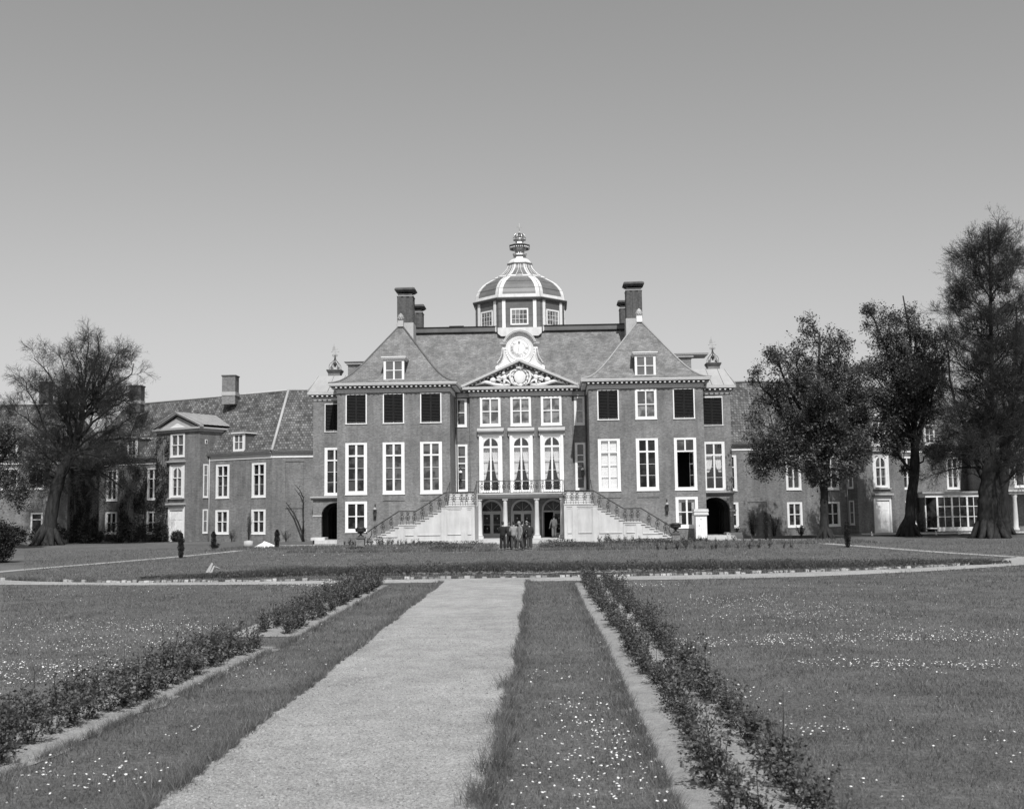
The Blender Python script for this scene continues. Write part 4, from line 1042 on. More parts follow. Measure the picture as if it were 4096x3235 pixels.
# ------------------------------------------------------------------ palace wings
def wing(side):
    s = side
    X = lambda d: AX+s*d
    root = thing('palace_wing', (X(25), 103, 0), 'brick wing with mottled tiled roof receding to the %s' % ('left, creeper on its porch block' if s < 0 else 'right behind the big trees'), 'building')
    B0 = (X(22.53), 97.0)
    TA = lambda q: (X(17.3+q[0]), 97.0-q[1], q[2])
    ux, uy = s*.866, .5; nx, ny = s*.5, -.866
    TB = lambda q: (B0[0]+ux*q[0]+nx*q[1], B0[1]+uy*q[0]+ny*q[1], q[2])
    T1, T2 = 8.13, 14.1; L_B = 24.1; D = 1.2
    TRf = lambda q: TB((q[0], q[1]+D, q[2]))
    wb = MB(TA); ZE = 8.1
    wallA_h = [] 
    wA = [(-.3+0.0, 1.35)] if s > 0 else []
    hA = []
    if s > 0:
        hA = [(.2, 1.55, 3.98, 7.1), (.25, 1.6, .75, 2.95)]
    wall_panel(wb, 0, 5.23, 0, ZE, hA, back=False)
    wins = [(.8, 2.55), (5.45, 7.2), (15.0, 16.75), (21.2, 22.95)]
    if s > 0: wins[1] = (5.3, 7.05)
    hb = []
    for a, b_ in wins: hb += [(a, b_, 4.0, 7.1), (a, b_, .7, 2.9)]
    wb.T = TB; wall_panel(wb, 0, T1, 0, ZE, [h for h in hb if h[1] < T1], back=False); wall_panel(wb, T2, L_B, 0, ZE, [h for h in hb if h[0] > T2], back=False)
    wb.T = TRf; wc = (T1+T2)/2
    wall_panel(wb, T1, T2, 0, 10.3, [(wc-.98, wc+.98, 7.95, 10.15), (wc-.8, wc+.8, 4.2, 7.1), (wc-.95, wc+.95, 0.02, 3.05)], back=False)
    wb.T = TB
    TSd = lambda q: TB((T1, q[0], q[2]))   # side towards the palace: u = outward distance
    for tt in (T1, T2): wb.add([(tt, -3, 0), (tt, D, 0), (tt, D, 10.3), (tt, -3, 10.3)], [(0, 1, 2, 3)])
    wb.box(0, L_B, -10, -9.7, 0, ZE)
    wb.T = ident
    # end pavilion (frontal)
    E0 = 43.4; E1 = 58.0
    YE = 102.0
    wb.T = lambda q: (X(q[0]), YE-q[1], q[2])
    eh = [(45.7, 47.35, 5.1, 7.15), (48.2, 49.9, 5.1, 7.15), (45.75, 46.9, 1.0, 2.9)] if s < 0 else [(45.0, 46.9, 4.0, 7.3), (48.5, 50.4, 4.0, 7.3), (45.9, 47.3, .3, 2.9)]
    wall_panel(wb, E0, E1, 0, ZE, eh, back=False)
    wb.T = ident; wb.add([(X(E0), YE, 0), (X(E0), 110, 0), (X(E0), 110, ZE), (X(E0), YE, ZE)], [(0, 1, 2, 3)])
    wb.build('brick_wall', 'brick', root)
    # blind niche mouldings
    nb = MB(TA)
    u0, u1 = (2.4, 4.05)
    for z1, z0 in ((7.1, 3.95), (2.93, .75)):
        nb.box(u0, u1, -.01, .03, z1, z1+.07); nb.box(u0-.0, u0+.02, -.01, .012, z0, z1); nb.box(u1-.02, u1, -.01, .012, z0, z1)
    nb.build('blind_panel', 'brick_dark', root)
    # windows
    kw = dict(fs=.24, ft=.16, fb=.2, mw=.12)
    tb = bars_at(4.0, 7.1, .2, .16, (6.05,)); bb = bars_at(4.0, 7.1, .2, .16, (5.15,))
    for a, b_ in wins:
        window(root, TB, a, b_, 4.0, 7.1, trans=tb, tw=.08, bars=bb, **kw)
        window(root, TB, a, b_, .7, 2.9, trans=(.5,), tw=.07, **kw)
    if s > 0:
        window(root, TA, .2, 1.55, 3.98, 7.1, trans=tb, tw=.08, bars=bb, **kw); window(root, TA, .25, 1.6, .75, 2.95, trans=(.5,), tw=.07, **kw)
    window(root, TRf, wc-.98, wc+.98, 7.95, 10.15, fs=.22, ft=.14, fb=.18, mw=.12, trans=(.5,), tw=.07, glassm='glass_mid')
    wo_ = window(root, TRf, wc-.8, wc+.8, 4.2, 7.1, fs=.22, ft=.12, fb=.15, mw=.12, trans=(.62,), tw=.09, bars=(.3,), glassm='glass_mid', label='arched window above the porch door')
    af = MB(TRf); arch_fill(af, wc-.6, wc+.6, 6.35, 7.0, .0, -.1, ri=.56); af.box(wc-1.0, wc-.8, -.05, .07, 4.1, 7.25); af.box(wc+.8, wc+1.0, -.05, .07, 4.1, 7.25); af.box(wc-1.0, wc+1.0, -.05, .068, 7.1, 7.25)
    af.m = 1; af.box(wc-1.15, wc+1.15, -.05, .3, 7.45, 7.58); af.box(wc-1.05, wc+1.05, -.05, .15, 7.3, 7.45); af.box(wc-1.1, wc+1.1, -.05, .2, 4.0, 4.1)
    af.build('arch_surround', ['white', 'trim'], wo_)
    # door
    dr_ = MB(TRf); dr_.box(wc-1.1, wc-.9, -.1, .08, 0.02, 3.25); dr_.box(wc+.9, wc+1.1, -.1, .08, 0.02, 3.25); dr_.box(wc-.9, wc+.9, -.1, .078, 3.0, 3.25)
    dr_.m = 1; dr_.box(wc-1.2, wc+1.2, -.1, .35, 3.45, 3.6); dr_.box(wc-1.1, wc+1.1, -.1, .2, 3.25, 3.45); dr_.m = 0
    do = dr_.build('door_surround', ['white', 'trim'], root)
    for q in (-1, 1):
        l = MB(TRf); a, b_ = (wc-.9, wc-.01) if q < 0 else (wc+.01, wc+.9)
        l.box(a, b_, -.1, -.04, .03, 3.0)
        for z0, z1 in ((.2, .85), (1.0, 1.9), (2.05, 2.75)): l.box(a+.12, b_-.12, -.04, -.02, z0, z1)
        l.build('door_leaf', 'white', do)
    # side windows of the porch block
    for z0, z1, tr_ in ((4.1, 7.2, (.68,)), (.8, 3.0, (.5,))):
        window(root, (lambda q: TB((T1-q[1], D-1.1+q[0], q[2]))), 0.0, .62, z0, z1, fs=.12, ft=.14, fb=.14, mull=(), trans=tr_, tw=.06)
    vw = MB(lambda q: TB((T1-q[1], D-.9+q[0], q[2]))); vw.box(0, .26, 0, .04, 9.1, 9.5); vw.m = 1; vw.box(.06, .2, .04, .05, 9.16, 9.44); vw.build('vent_window', ['white', 'glass'], root)
    # eaves: gutter, dark soffit, white fascia
    for T, a, b_ in ((TA, 0, 5.23), (TB, 0.0, T1-.02), (TB, T2+.02, L_B), ((lambda q: (X(q[0]), YE-q[1], q[2])), E0-.3, E1)):
        ev_ = MB(T); ev_.m = 0; ev_.box(a, b_, -.05, .06, 7.50, 7.64); ev_.m = 1; ev_.box(a, b_, -.05, .04, 7.64, 7.95); ev_.box(a, b_, -.05, .3, 7.95, 8.05); ev_.m = 2; ev_.box(a, b_, -.05, .38, 8.05, 8.16)
        ev_.build('eaves_gutter', ['white', 'frieze', 'lead_dark'], root)
    # roofs
    rf = MB(); rf.T = TA
    rf.add([(-.3, .32, 8.14), (5.4, .32, 8.14), (5.45, -6.2, 14.25), (-.3, -6.2, 14.25), (-.3, -12, 8.1), (5.4, -12, 8.1)], [(0, 1, 2, 3), (3, 2, 5, 4)])
    rf.T = TB
    rf.add([(-.1, .32, 8.13), (L_B+3, .32, 8.13), (L_B+3, -5.5, 14.3), (3.2, -5.3, 14.24), (L_B+3, -11, 8.1), (6, -11, 8.1)], [(0, 1, 2, 3), (3, 2, 4, 5)])
    rf.T = ident
    xa_, xb_ = X(E0-.35), X(E1+.3)
    rf.add([(xa_, YE-.33, 8.15), (xb_, YE-.33, 8.15), (X(E1-3), 107.5, 13.7), (X(E0+2.4), 107.5, 13.7), (xa_, 114, 8.15), (xb_, 114, 8.15)], [(0, 1, 2, 3), (0, 3, 4), (1, 5, 2), (3, 2, 5, 4)])
    rf.build('tiled_roof', 'pantile', root)
    rg = MB(); rg.T = TA; rg.tube([(-.3, -6.2, 14.3), (5.45, -6.2, 14.3)], .1, 6)
    rg.tube([(5.2, .36, 8.17), (5.35, -6.2, 14.28)], .14, 5)
    rg.T = TB; rg.tube([(3.2, -5.3, 14.3), (L_B+2, -5.5, 14.36)], .1, 6); rg.T = ident
    rg.m = 1; rg.tube([(xa_, YE-.33, 8.2), (X(E0+2.4), 107.5, 13.72), (X(E1-3), 107.5, 13.72)], .1, 6)
    rg.build('ridge_tile', ['trim' if s < 0 else 'lead_dark', 'lead_dark'], root)
    # porch block pediment and its lead roof
    pb = MB(TRf)
    pb.m = 1; pb.box(T1-.02, T2+.02, -.3, .05, 10.28, 10.5)
    pb.m = 0; pb.box(T1-.3, T2+.3, -.1, .32, 10.5, 10.66); pb.add([(T1+.2, .05, 10.66), (T2-.2, .05, 10.66), (wc, .05, 11.75)], [(0, 1, 2)])
    for q in (-1, 1):
        e = T1-.38 if q < 0 else T2+.38; 
        for a_, b_, d_ in ((0, .13, .34), (.13, .2, .4)):
            pb.m = 0 if a_ == 0 else 2
            pb.add([(e, -.1, 10.66+a_), (wc, -.1, 12.0+a_), (wc, -.1, 12.0+b_), (e, -.1, 10.66+b_), (e, d_, 10.66+a_), (wc, d_, 12.0+a_), (wc, d_, 12.0+b_), (e, d_, 10.66+b_)],
                   [(0, 1, 2, 3), (7, 6, 5, 4), (0, 4, 5, 1), (3, 2, 6, 7), (0, 3, 7, 4)])
    pb.m = 3; pb.add([(wc-1.1, .07, 10.72), (wc+1.1, .07, 10.72), (wc, .07, 11.15)], [(0, 1, 2)])
    pb.T = TB
    pb.m = 1; pb.box(T1-.03, T1+.0, -3, D-.3, 10.28, 10.5); pb.m = 0; pb.box(T1-.3, T1, -3.4, D-.1, 10.5, 10.66); pb.box(T2, T2+.3, -3.4, D-.1, 10.5, 10.66)
    pb.build('porch_pediment', ['trim', 'frieze', 'lead', 'white'], root)
    pr = MB(TB)
    pr.add([(T1-.38, D-.1, 10.87), (wc, D-.1, 12.2), (T2+.38, D-.1, 10.87), (T1-.38, -3.4, 10.87), (wc, -4.2, 12.2), (T2+.38, -3.4, 10.87)], [(0, 1, 4, 3), (1, 2, 5, 4)])
    for k in range(7):
        d_ = D-.1-k*.6; pr.tube([(T1-.38, d_, 10.9), (wc, d_, 12.23), (T2+.38, d_, 10.9)], .02, 4)
    pr.build('porch_roof', 'lead', root)
    # dormers
    def dormer(T, u, d0, z0, w_=1.7, h_=1.85):
        b_ = MB(T); b_.box(u-w_/2+.03, u+w_/2-.03, d0-3.0, d0-.02, z0, z0+h_+.02); b_.build('dormer_cheek', 'lead_dark', root)
        window(root, lambda q: T((u+q[0], d0+q[1], q[2])), -w_/2, w_/2, z0, z0+h_, fs=.2, ft=.14, fb=.24, mw=.11, trans=(.5,), tw=.06, glassm='glass_mid', name='dormer_window')
        h = MB(T); h.box(u-w_/2-.12, u+w_/2+.12, d0-3.2, d0+.2, z0+h_, z0+h_+.12); h.m = 1; h.box(u-w_/2-.14, u+w_/2+.14, d0-3.2, d0+.22, z0+h_+.12, z0+h_+.16); h.build('dormer_hood', ['white', 'lead'], root)
    dormer(TB, 4.1, .18, 8.2, 1.4, 1.68)
    dormer(TB, 18.9, .18, 8.25, 1.4, 1.85)
    TE = lambda q: (X(q[0]), YE-q[1], q[2])
    dormer(TE, 49.2, .1, 8.25, 1.8, 1.7)
    # chimneys
    def stack(cx_, cy, z0, z1, w_=1.3, m_='brick'):
        c = MB(); c.box(cx_-w_/2, cx_+w_/2, cy-w_/2, cy+w_/2, z0, z1-.12); c.m = 1; c.box(cx_-w_/2-.06, cx_+w_/2+.06, cy-w_/2-.06, cy+w_/2+.06, z1-.12, z1)
        c.m = 2; c.box(cx_-w_/2-.04, cx_+w_/2+.04, cy-w_/2-.04, cy+w_/2+.04, z0+.85, z0+1.2); c.build('chimney', [m_, 'brick_dark', 'trim'], root)
    if s < 0:
        stack(-31.45, 105.2, 13.2, 16.05)
        stack(-42.4, 109.5, 13.0, 15.75, 1.15, 'brick_dark'); stack(-49.6, 110, 13.0, 15.6, 1.2, 'brick_dark'); stack(-52.6, 111, 13.0, 16.5, 1.0, 'brick_dark')
    else:
        stack(X(28.9), 105.2, 13.2, 16.05, 1.2)
    dp_ = MB(); p0 = TB((T1-.15, .1, 0)); dp_.tube([(p0[0], p0[1], 7.9), (p0[0], p0[1], .1)], .055, 6); dp_.build('downpipe', 'trim', root)
    # end pavilion windows
    if s < 0:
        for a, b_ in ((45.7, 47.35), (48.2, 49.9)): window(root, TE, a, b_, 5.1, 7.15, fs=.2, ft=.14, fb=.18, trans=(.5,), tw=.07)
        window(root, TE, 45.75, 46.9, 1.0, 2.9, fs=.15, ft=.14, fb=.15, mull=(), trans=(.68,), tw=.09)
    else:
        for a, b_ in ((45.0, 46.9), (48.5, 50.4)): window(root, TE, a, b_, 4.0, 7.3, fs=.2, ft=.15, fb=.2, mw=.14, trans=(.66,), tw=.1, bars=(.33,))
        window(root, TE, 45.9, 47.3, .3, 2.9, fs=.2, ft=.15, fb=.4, mull=(.5,), trans=(.7,), name='porch_door_window')
        # glazed garden room and flat roofed portico
        gr = MB(); gx0, gx1, gy = 35.75, 39.9, 103.4
        gr.box(gx0-1.3, gx1+.3, gy-.2, 108.5, 3.55, 3.72); gr.m = 1; gr.box(gx0-1.0, gx1+.1, gy-.02, 108, 3.2, 3.55); gr.m = 2; gr.box(gx0-.95, gx0-.85, gy+.6, 108, 0, 3.2)
        gr.m = 1; gr.box(gx0, gx1, gy, gy+.12, 0.05, .42)
        for u in (gx0, gx0+1.35, gx0+2.75, gx1-.14): gr.box(u, u+.16, gy-.02, gy+.14, .42, 3.2)
        for z in (1.35, 2.3): gr.box(gx0, gx1, gy+.01, gy+.1, z, z+.06)
        for u in (gx0+.72, gx0+2.1, gx0+3.4): gr.box(u, u+.06, gy+.012, gy+.1, .42, 3.2)
        gr.box(gx0-.85, gx0-.75, gy+.6, gy+.7, 0.05, 3.2); gr.tube([(gx0, gy+.05, .3), (gx0-.8, gy+.62, .3)], .1, 4)
        ob = gr.build('garden_room', ['lead', 'white', 'brick_dark'], root)
        gl_ = MB(); gl_.box(gx0, gx1, gy+.05, gy+.06, .4, 3.2); gl_.add([(gx0, gy+.05, .4), (gx0-.82, gy+.66, .4), (gx0-.82, gy+.66, 3.2), (gx0, gy+.05, 3.2)], [(0, 1, 2, 3)]); gl_.build('pane', 'glass', ob)
        po = MB(); po.box(40.9, 50, 99.6, 102, 3.35, 3.6); po.box(40.7, 50, 99.4, 102, 3.6, 3.72)
        for cx_ in (41.5, 44.6, 47.7): po.lathe([(.3, .1), (.3, .3), (.2, .36), (.21, 1.2), (.17, 3.0), (.24, 3.2), (.24, 3.35)], cx_, 99.9, 14)
        po.build('portico', 'stone', root)
    return root, TB, TRf, TE
wl_root, TBl, TRl, TEl = wing(-1)
wr_root, TBr, TRr, TEr = wing(1)

# ------------------------------------------------------------------ ground
def poly_sheet(name, pts, z, mat_, kind='structure', label=None):
    m_ = MB(); m_.add([(x, y, z) for x, y in pts], [list(range(len(pts)))]); return m_.build(name, mat_, kind=kind)
def strip_sheet(name, A, B, z, mat_, h=0):
    m_ = MB(); n_ = len(A); m_.add([(x, y, z) for x, y in A]+[(x, y, z) for x, y in B], [(i, i+1, n_+i+1, n_+i) for i in range(n_-1)]); return m_.build(name, mat_, kind='structure')
def interp(pts, n_):
    pts = np.array(pts, float); d = np.r_[0, np.cumsum(np.hypot(*np.diff(pts, axis=0).T))]; t = np.linspace(0, d[-1], n_)
    # catmull style smoothing by small moving average
    q = np.c_[np.interp(t, d, pts[:, 0]), np.interp(t, d, pts[:, 1])]
    for _ in range(6): q[1:-1] = (q[:-2]+2*q[1:-1]+q[2:])/4
    return q
rng = np.random.default_rng(7)
g = MB(); g.add([(-1500, -300, 0), (1500, -300, 0), (1500, 3000, 0), (-1500, 3000, 0)], [(0, 1, 2, 3)]); g.build('lawn', 'lawn', kind='structure')
# main gravel path, with a slightly ragged edge
ys = np.linspace(-3, 38.6, 500)
pl_x = np.interp(ys, [-3, 9.3, 18, 26, 38.6], [-3.30, -3.36, -3.48, -3.64, -3.82])-.08+.022*rng.standard_normal(500)+.03*np.sin(ys*1.3)
pr_x = np.interp(ys, [-3, 9.3, 18, 26, 38.6], [-.62, -.63, -.64, -.75, -.95])+.03+.022*rng.standard_normal(500)+.03*np.sin(ys*1.1+2)
strip_sheet('gravel_path', list(zip(pl_x, ys)), list(zip(pr_x, ys)), .008, 'gravel')
xf = interp([(-32, 44.5), (-26, 41.6), (-20.4, 39.8), (-15.5, 38.7), (-11, 38.2), (-7.7, 38.1), (-3.8, 38.3), (-.9, 38.4), (2, 38.4), (5.9, 38.5), (9.4, 39.3), (13.5, 41.3), (16.6, 43.4), (20, 46), (27, 49.5)], 90)
xb = interp([(-32, 49.5), (-24.5, 47.4), (-23.4, 44.4), (-21.7, 42.4), (-18.4, 40.8), (-15.9, 40.1), (-11.5, 39.9), (-7.8, 40), (-3.8, 40.3), (-1.1, 40.5), (2.2, 40.5), (6.3, 41.0), (10, 42.0), (14, 43.6), (17.4, 45.7), (19.6, 48.3), (20.4, 51.2), (27, 54)], 90)
strip_sheet('cross_path', list(map(tuple, xf)), list(map(tuple, xb)), .012, 'gravel')
def side_path(c, wd):
    c = interp(c, 40); return [(x-wd/2, y) for x, y in c], [(x+wd/2, y) for x, y in c]
A, B = side_path([(-25.6, 47), (-24.7, 52.5), (-23.5, 58), (-22.5, 64), (-21.7, 70), (-21.2, 78), (-20.5, 84)], .85); strip_sheet('garden_path', A, B, .016, 'gravel')
A, B = side_path([(22, 50), (21.2, 53.5), (20.2, 58), (19.2, 66), (18.4, 72), (17.8, 79), (17.0, 84)], .85); strip_sheet('garden_path', A, B, .016, 'gravel')
M['worn_ground'] = ground_mat('worn_ground', 0.155, 1.5, 0.25, 7, 0.2, 50, 0.3, 0.9, 0.04)
poly_sheet('terrace_path', [(-3.5, 68.4), (-3.0, 68.0), (-1.9, 68.2), (-1.3, 67.9), (-1.2, 75), (-.9, 82.4), (-4.2, 82.4), (-3.7, 75)], .010, 'worn_ground')
poly_sheet('terrace_path', [(12.0, 82.0), (19.8, 81.0), (20.5, 83.6), (15.2, 88.0), (12.2, 87.2)], .010, 'gravel')
poly_sheet('terrace_path', [(-21.5, 80.0), (-17.0, 82.5), (-16.2, 87.3), (-22.4, 86.5)], .010, 'gravel')
# rose bed soil
def bed(x0f, x1f, ya, yb, name='rose_bed_soil'):
    yy = np.linspace(ya, yb, int((yb-ya)*4)+2); n_ = len(yy); K = 7
    vs = []; fs = []
    for i, y in enumerate(yy):
        a = x0f(y)+.05*math.sin(y*3.1)+.03*rng.standard_normal(); b = x1f(y)+.05*math.sin(y*2.3)+.03*rng.standard_normal()
        for k in range(K):
            t = k/(K-1); vs.append((a+(b-a)*t, y, .010+(.035+.03*rng.random())*math.sin(math.pi*t)*min(1, (y-ya)*1.2, (yb-y)*1.2)))
    for i in range(n_-1):
        for k in range(K-1): q = i*K+k; fs.append((q, q+1, q+K+1, q+K))
    m_ = MB(); m_.add(vs, fs, True); return m_.build(name, 'soil', kind='structure')
LBx = lambda y: np.interp(y, [8, 38], [-6.35, -7.05]); LBi = lambda y: np.interp(y, [8, 15, 22, 30, 38], [-5.28, -5.14, -5.05, -5.3, -5.5])
RBi = lambda y: np.interp(y, [8, 12, 21, 27, 37], [.97, .93, .86, .72, .62]); RBx = lambda y: np.interp(y, [8, 17, 37], [2.15, 2.1, 1.95])
bed(LBx, LBi, 5, 20.4); bed(LBx, LBi, 22.0, 37.2); bed(RBi, RBx, 5, 37.2)
# front trench with dug earth
tx = np.linspace(-9.5, 9, 60)
fy = lambda x: 40.75+.012*(x+1)**2
strip_sheet('dug_soil', [(x, fy(x)+1.55+.12*math.sin(x*3)) for x in tx], [(x, fy(x)+3.6) for x in tx], .014, 'soil_dark')
tx2 = np.linspace(-2.8, 2.6, 40)
strip_sheet('dug_soil', [(x, fy(x)+1.7+.2*math.sin(x*2)+.25) for x in tx2], [(x, fy(x)+2.6+.25*math.sin(x*3.1)) for x in tx2], .04, 'soil')
cl = MB()
for k in range(520):
    x = rng.uniform(-10, 9.5); y = fy(x)+rng.uniform(1.8, 3.3); r = rng.uniform(.02, .075)
    cl.ball((x, y, .02+r*.3), r, 5, 4, sz=rng.uniform(.5, 1.0), sx=rng.uniform(.8, 1.8))
M['clod'] = leafmat('soil_clod', .09, .7, 0)
cl.build('soil_clods', 'clod', kind='stuff')
# pale brick edging along the arc
eb = MB(); q = interp([(-22.4, 43.1), (-21.7, 42.6), (-18.4, 40.9), (-15.9, 40.2), (-11.5, 40.0), (-7.8, 40.1), (-3.8, 40.35), (-1.1, 40.5), (2.2, 40.6), (6.3, 41.1), (10, 42.1), (14, 43.7), (17.4, 45.8)], 190)
M['edge_pale'] = leafmat('edging_stone', 0.36, 0.45, 0.0)
for i in range(len(q)-1):
    a, b = q[i], q[i+1]; p_ = .25 if -18 < a[0] < -3 or a[0] > 2 else .55
    if a[0] < -18: p_ = .8
    if rng.random() < p_: continue
    d = (b-a)/np.linalg.norm(b-a); n_ = np.array([-d[1], d[0]]); h = rng.uniform(.05, .11); L_ = np.linalg.norm(b-a)*rng.uniform(.6, .95)
    c0 = a+n_*rng.uniform(-.03, .03); c1 = c0+d*L_
    eb.add([(*c0, 0), (*c1, 0), (*(c1+n_*.11), 0), (*(c0+n_*.11), 0), (*c0, h), (*c1, h*rng.uniform(.8, 1.1)), (*(c1+n_*.11), h), (*(c0+n_*.11), h)], [(4, 5, 6, 7), (0, 1, 5, 4), (1, 2, 6, 5), (2, 3, 7, 6), (3, 0, 4, 7)])
eb.build('path_edging', 'edge_pale', kind='structure')

# ------------------------------------------------------------------ grass blades (one mass)
def in_path(x, y):
    l = np.interp(y, ys, pl_x); r = np.interp(y, ys, pr_x)
    a = (x > l+.0) & (x < r-.0) & (y < 38.6)
    b = (x > RBi(y)+.02) & (x < RBx(y)-.02) & (y < 37.2)
    c = (x > LBx(y)+.02) & (x < LBi(y)-.02) & (y < 37.2) & ~((y > 20.4) & (y < 22.0))
    fb = np.interp(x, xf[:, 0], xf[:, 1]); bb = np.interp(x, xb[:, 0], xb[:, 1])
    d = (y > fb) & (y < bb)
    return a | b | c | d
def blades(name, x, y, h, wd, lean, z0=0.0, mat_='blade', label=None):
    n_ = len(x); a = rng.uniform(0, 2*np.pi, n_); dx, dy = np.cos(a)*wd/2, np.sin(a)*wd/2
    la = rng.uniform(0, 2*np.pi, n_); lx, ly = np.cos(la)*lean*h, np.sin(la)*lean*h
    V = np.empty((n_, 3, 3), np.float32)
    V[:, 0] = np.c_[x-dx, y-dy, np.full(n_, z0)]; V[:, 1] = np.c_[x+dx, y+dy, np.full(n_, z0)]; V[:, 2] = np.c_[x+lx, y+ly, z0+h]
    me = np_mesh(name, V.reshape(-1, 3), np.arange(n_*3).reshape(-1, 3), [mat_], nv=3)
    return link(me, name, kind='stuff')
N = 420000
u = rng.random(N); yy = 8.6*np.exp(u*np.log(46/8.6))
xx = rng.uniform(-.50, .50, N)*yy*1.02-.0
keep = ~in_path(xx, yy); xx, yy = xx[keep], yy[keep]
from_noise = (np.sin(xx*1.3+np.sin(yy*.9)*2)+np.sin(yy*1.1+np.sin(xx*.7)*2))*.25
cl_ = np.sin(xx*4.3+np.sin(yy*3.7)*1.8)*np.sin(yy*3.9+np.sin(xx*5.1)*1.5)+.6*np.sin(xx*11+yy*3)*np.sin(yy*9.7-xx*2)
hh = np.clip(rng.gamma(5, .0062, len(xx))*(1+from_noise*.8)*(1+.45*cl_), .008, .13)*np.interp(yy, [9, 45], [1, 1.25])
wd_ = np.interp(yy, [8, 15, 45], [.005, .008, .022])*rng.uniform(.6, 1.4, len(xx))
blades('lawn_grass', xx, yy, hh, wd_, rng.uniform(.1, 1.1, len(xx)))
# longer tufts along every edge
ex, ey = [], []
for f_, s_, y0_, y1_ in ((lambda y: np.interp(y, ys, pl_x), -1, 8.5, 38.4), (lambda y: np.interp(y, ys, pr_x), 1, 8.5, 38.4), (RBi, -1, 8.5, 37), (RBx, 1, 8.5, 37), (LBi, 1, 8.5, 37), (LBx, -1, 8.5, 37)):
    n_ = 15000; y = y0_*np.exp(rng.random(n_)*np.log(y1_/y0_)); clump = np.sin(y*5)+np.sin(y*11.3+1)
    x = f_(y)+s_*(rng.exponential(.07, n_)-.05); ex.append(x[clump > -1.2+rng.random(n_)*.8]); ey.append(y[clump > -1.2+rng.random(n_)*.8]) if False else None
    k_ = clump > -1.4+rng.random(n_); ex[-1] = x[k_]; ey.append(y[k_])
ex = np.concatenate(ex); ey = np.concatenate(ey)
blades('edge_grass', ex, ey, rng.gamma(6, .014, len(ex)), np.interp(ey, [8, 40], [.005, .014]), rng.uniform(.2, 1.0, len(ex)))
# a few big tussocks at the near right edge of the path
tx_, ty_ = [], []
for cx_, cy_, n_ in ((-.66, 9.5, 260), (-.62, 10.6, 220), (-.55, 11.8, 160), (-.66, 12.9, 140), (-3.45, 9.9, 120), (-3.5, 12.4, 90), (-.7, 15.5, 120), (-.62, 18.8, 110)):
    tx_.append(cx_+rng.normal(0, .07, n_)); ty_.append(cy_+rng.normal(0, .16, n_))
tx_ = np.concatenate(tx_); ty_ = np.concatenate(ty_)
blades('grass_tussock', tx_, ty_, rng.uniform(.12, .30, len(tx_)), np.full(len(tx_), .007), rng.uniform(.2, .9, len(tx_)))
# longer unmown strip in front of the stairs and rough band on the arc
n_ = 26000; x = rng.uniform(-24, 22, n_); y = rng.uniform(74, 82.6, n_)**1.0; k_ = ~((x > -4.2) & (x < -.9)); x, y = x[k_], y[k_]
blades('rough_grass', x, y, rng.uniform(.06, .22, len(x)), np.full(len(x), .04), rng.uniform(.1, .6, len(x)))
n_ = 22000; x = rng.uniform(-22, 17, n_); y = np.interp(x, xb[:, 0], xb[:, 1])+rng.uniform(.05, .9, n_)
blades('rough_grass', x, y, rng.uniform(.05, .16, n_), np.full(n_, .025), rng.uniform(.1, .7, n_))
# dark low band of bushy plants on the arc
def leaf_quads(P_, size, flat=0.0, aspect=1.6, rg=rng):
    """rhombus leaves centred on P_, random orientation. flat>0 biases towards horizontal"""
    n_ = len(P_); nrm = rg.normal(size=(n_, 3)); nrm[:, 2] = np.abs(nrm[:, 2])+flat; nrm /= np.linalg.norm(nrm, axis=1)[:, None]
    t = rg.normal(size=(n_, 3)); t -= nrm*(t*nrm).sum(1)[:, None]; t /= np.linalg.norm(t, axis=1)[:, None]+1e-9; b = np.cross(nrm, t)
    s_ = (size*rg.uniform(.6, 1.3, n_))[:, None] if np.isscalar(size) else (size*rg.uniform(.7, 1.2, n_))[:, None]
    V = np.stack([P_-t*s_*.5, P_+b*s_*.5/aspect+nrm*s_*.08, P_+t*s_*.5, P_-b*s_*.5/aspect+nrm*s_*.08], 1)
    return V.reshape(-1, 3), np.arange(n_*4).reshape(-1, 4)
n_ = 14000; x = -16+35*rng.random(n_)**1.0
cen = np.interp(x, [-16, -12, -8, -2, 3, 8, 12, 19], [42.0, 42.9, 44.4, 45.0, 45.0, 44.4, 44.3, 46.6]); halfw = np.interp(x, [-16, -12, -8, 10, 16, 19], [.25, .7, 1.1, 1.1, .8, .3])
hm = np.interp(x, [-16, -12, -8, 10, 16, 19], [.10, .24, .36, .36, .26, .10])*(1+.10*np.sin(x*2.3)+.08*np.sin(x*6.1))
y = cen+halfw*rng.uniform(-1, 1, n_); z = hm*rng.random(n_)**.6*np.sqrt(np.clip(1-((y-cen)/halfw)**2*.8, 0, 1))
V, Fc = leaf_quads(np.c_[x, y, z+.02], .09, 0, 2.6)
link(np_mesh('low_bushy_plants', V, Fc, ['leaf_hedge']), 'low_bushy_plants', kind='stuff')
x = rng.uniform(-15, 18, 60000); yb_ = rng.exponential(1.3, 60000)-.7; y = np.interp(x, [-16, -12, -8, -2, 3, 8, 12, 19], [42.0, 42.9, 44.4, 45.0, 45.0, 44.4, 44.3, 46.6])+yb_*np.interp(x, [-16, -10, 12, 19], [.3, 1, 1, .4])
blades('rough_grass', x, y, rng.uniform(.12, .42, 60000)*np.interp(x, [-16, -10, 12, 19], [.4, 1, 1, .5])*np.clip(1.1-yb_*.22, .15, 1)*(1+.25*np.sin(x*1.1+1)*np.sin(x*.43)), np.full(60000, .018), rng.uniform(.1, .5, 60000), mat_='leaf_hedge')
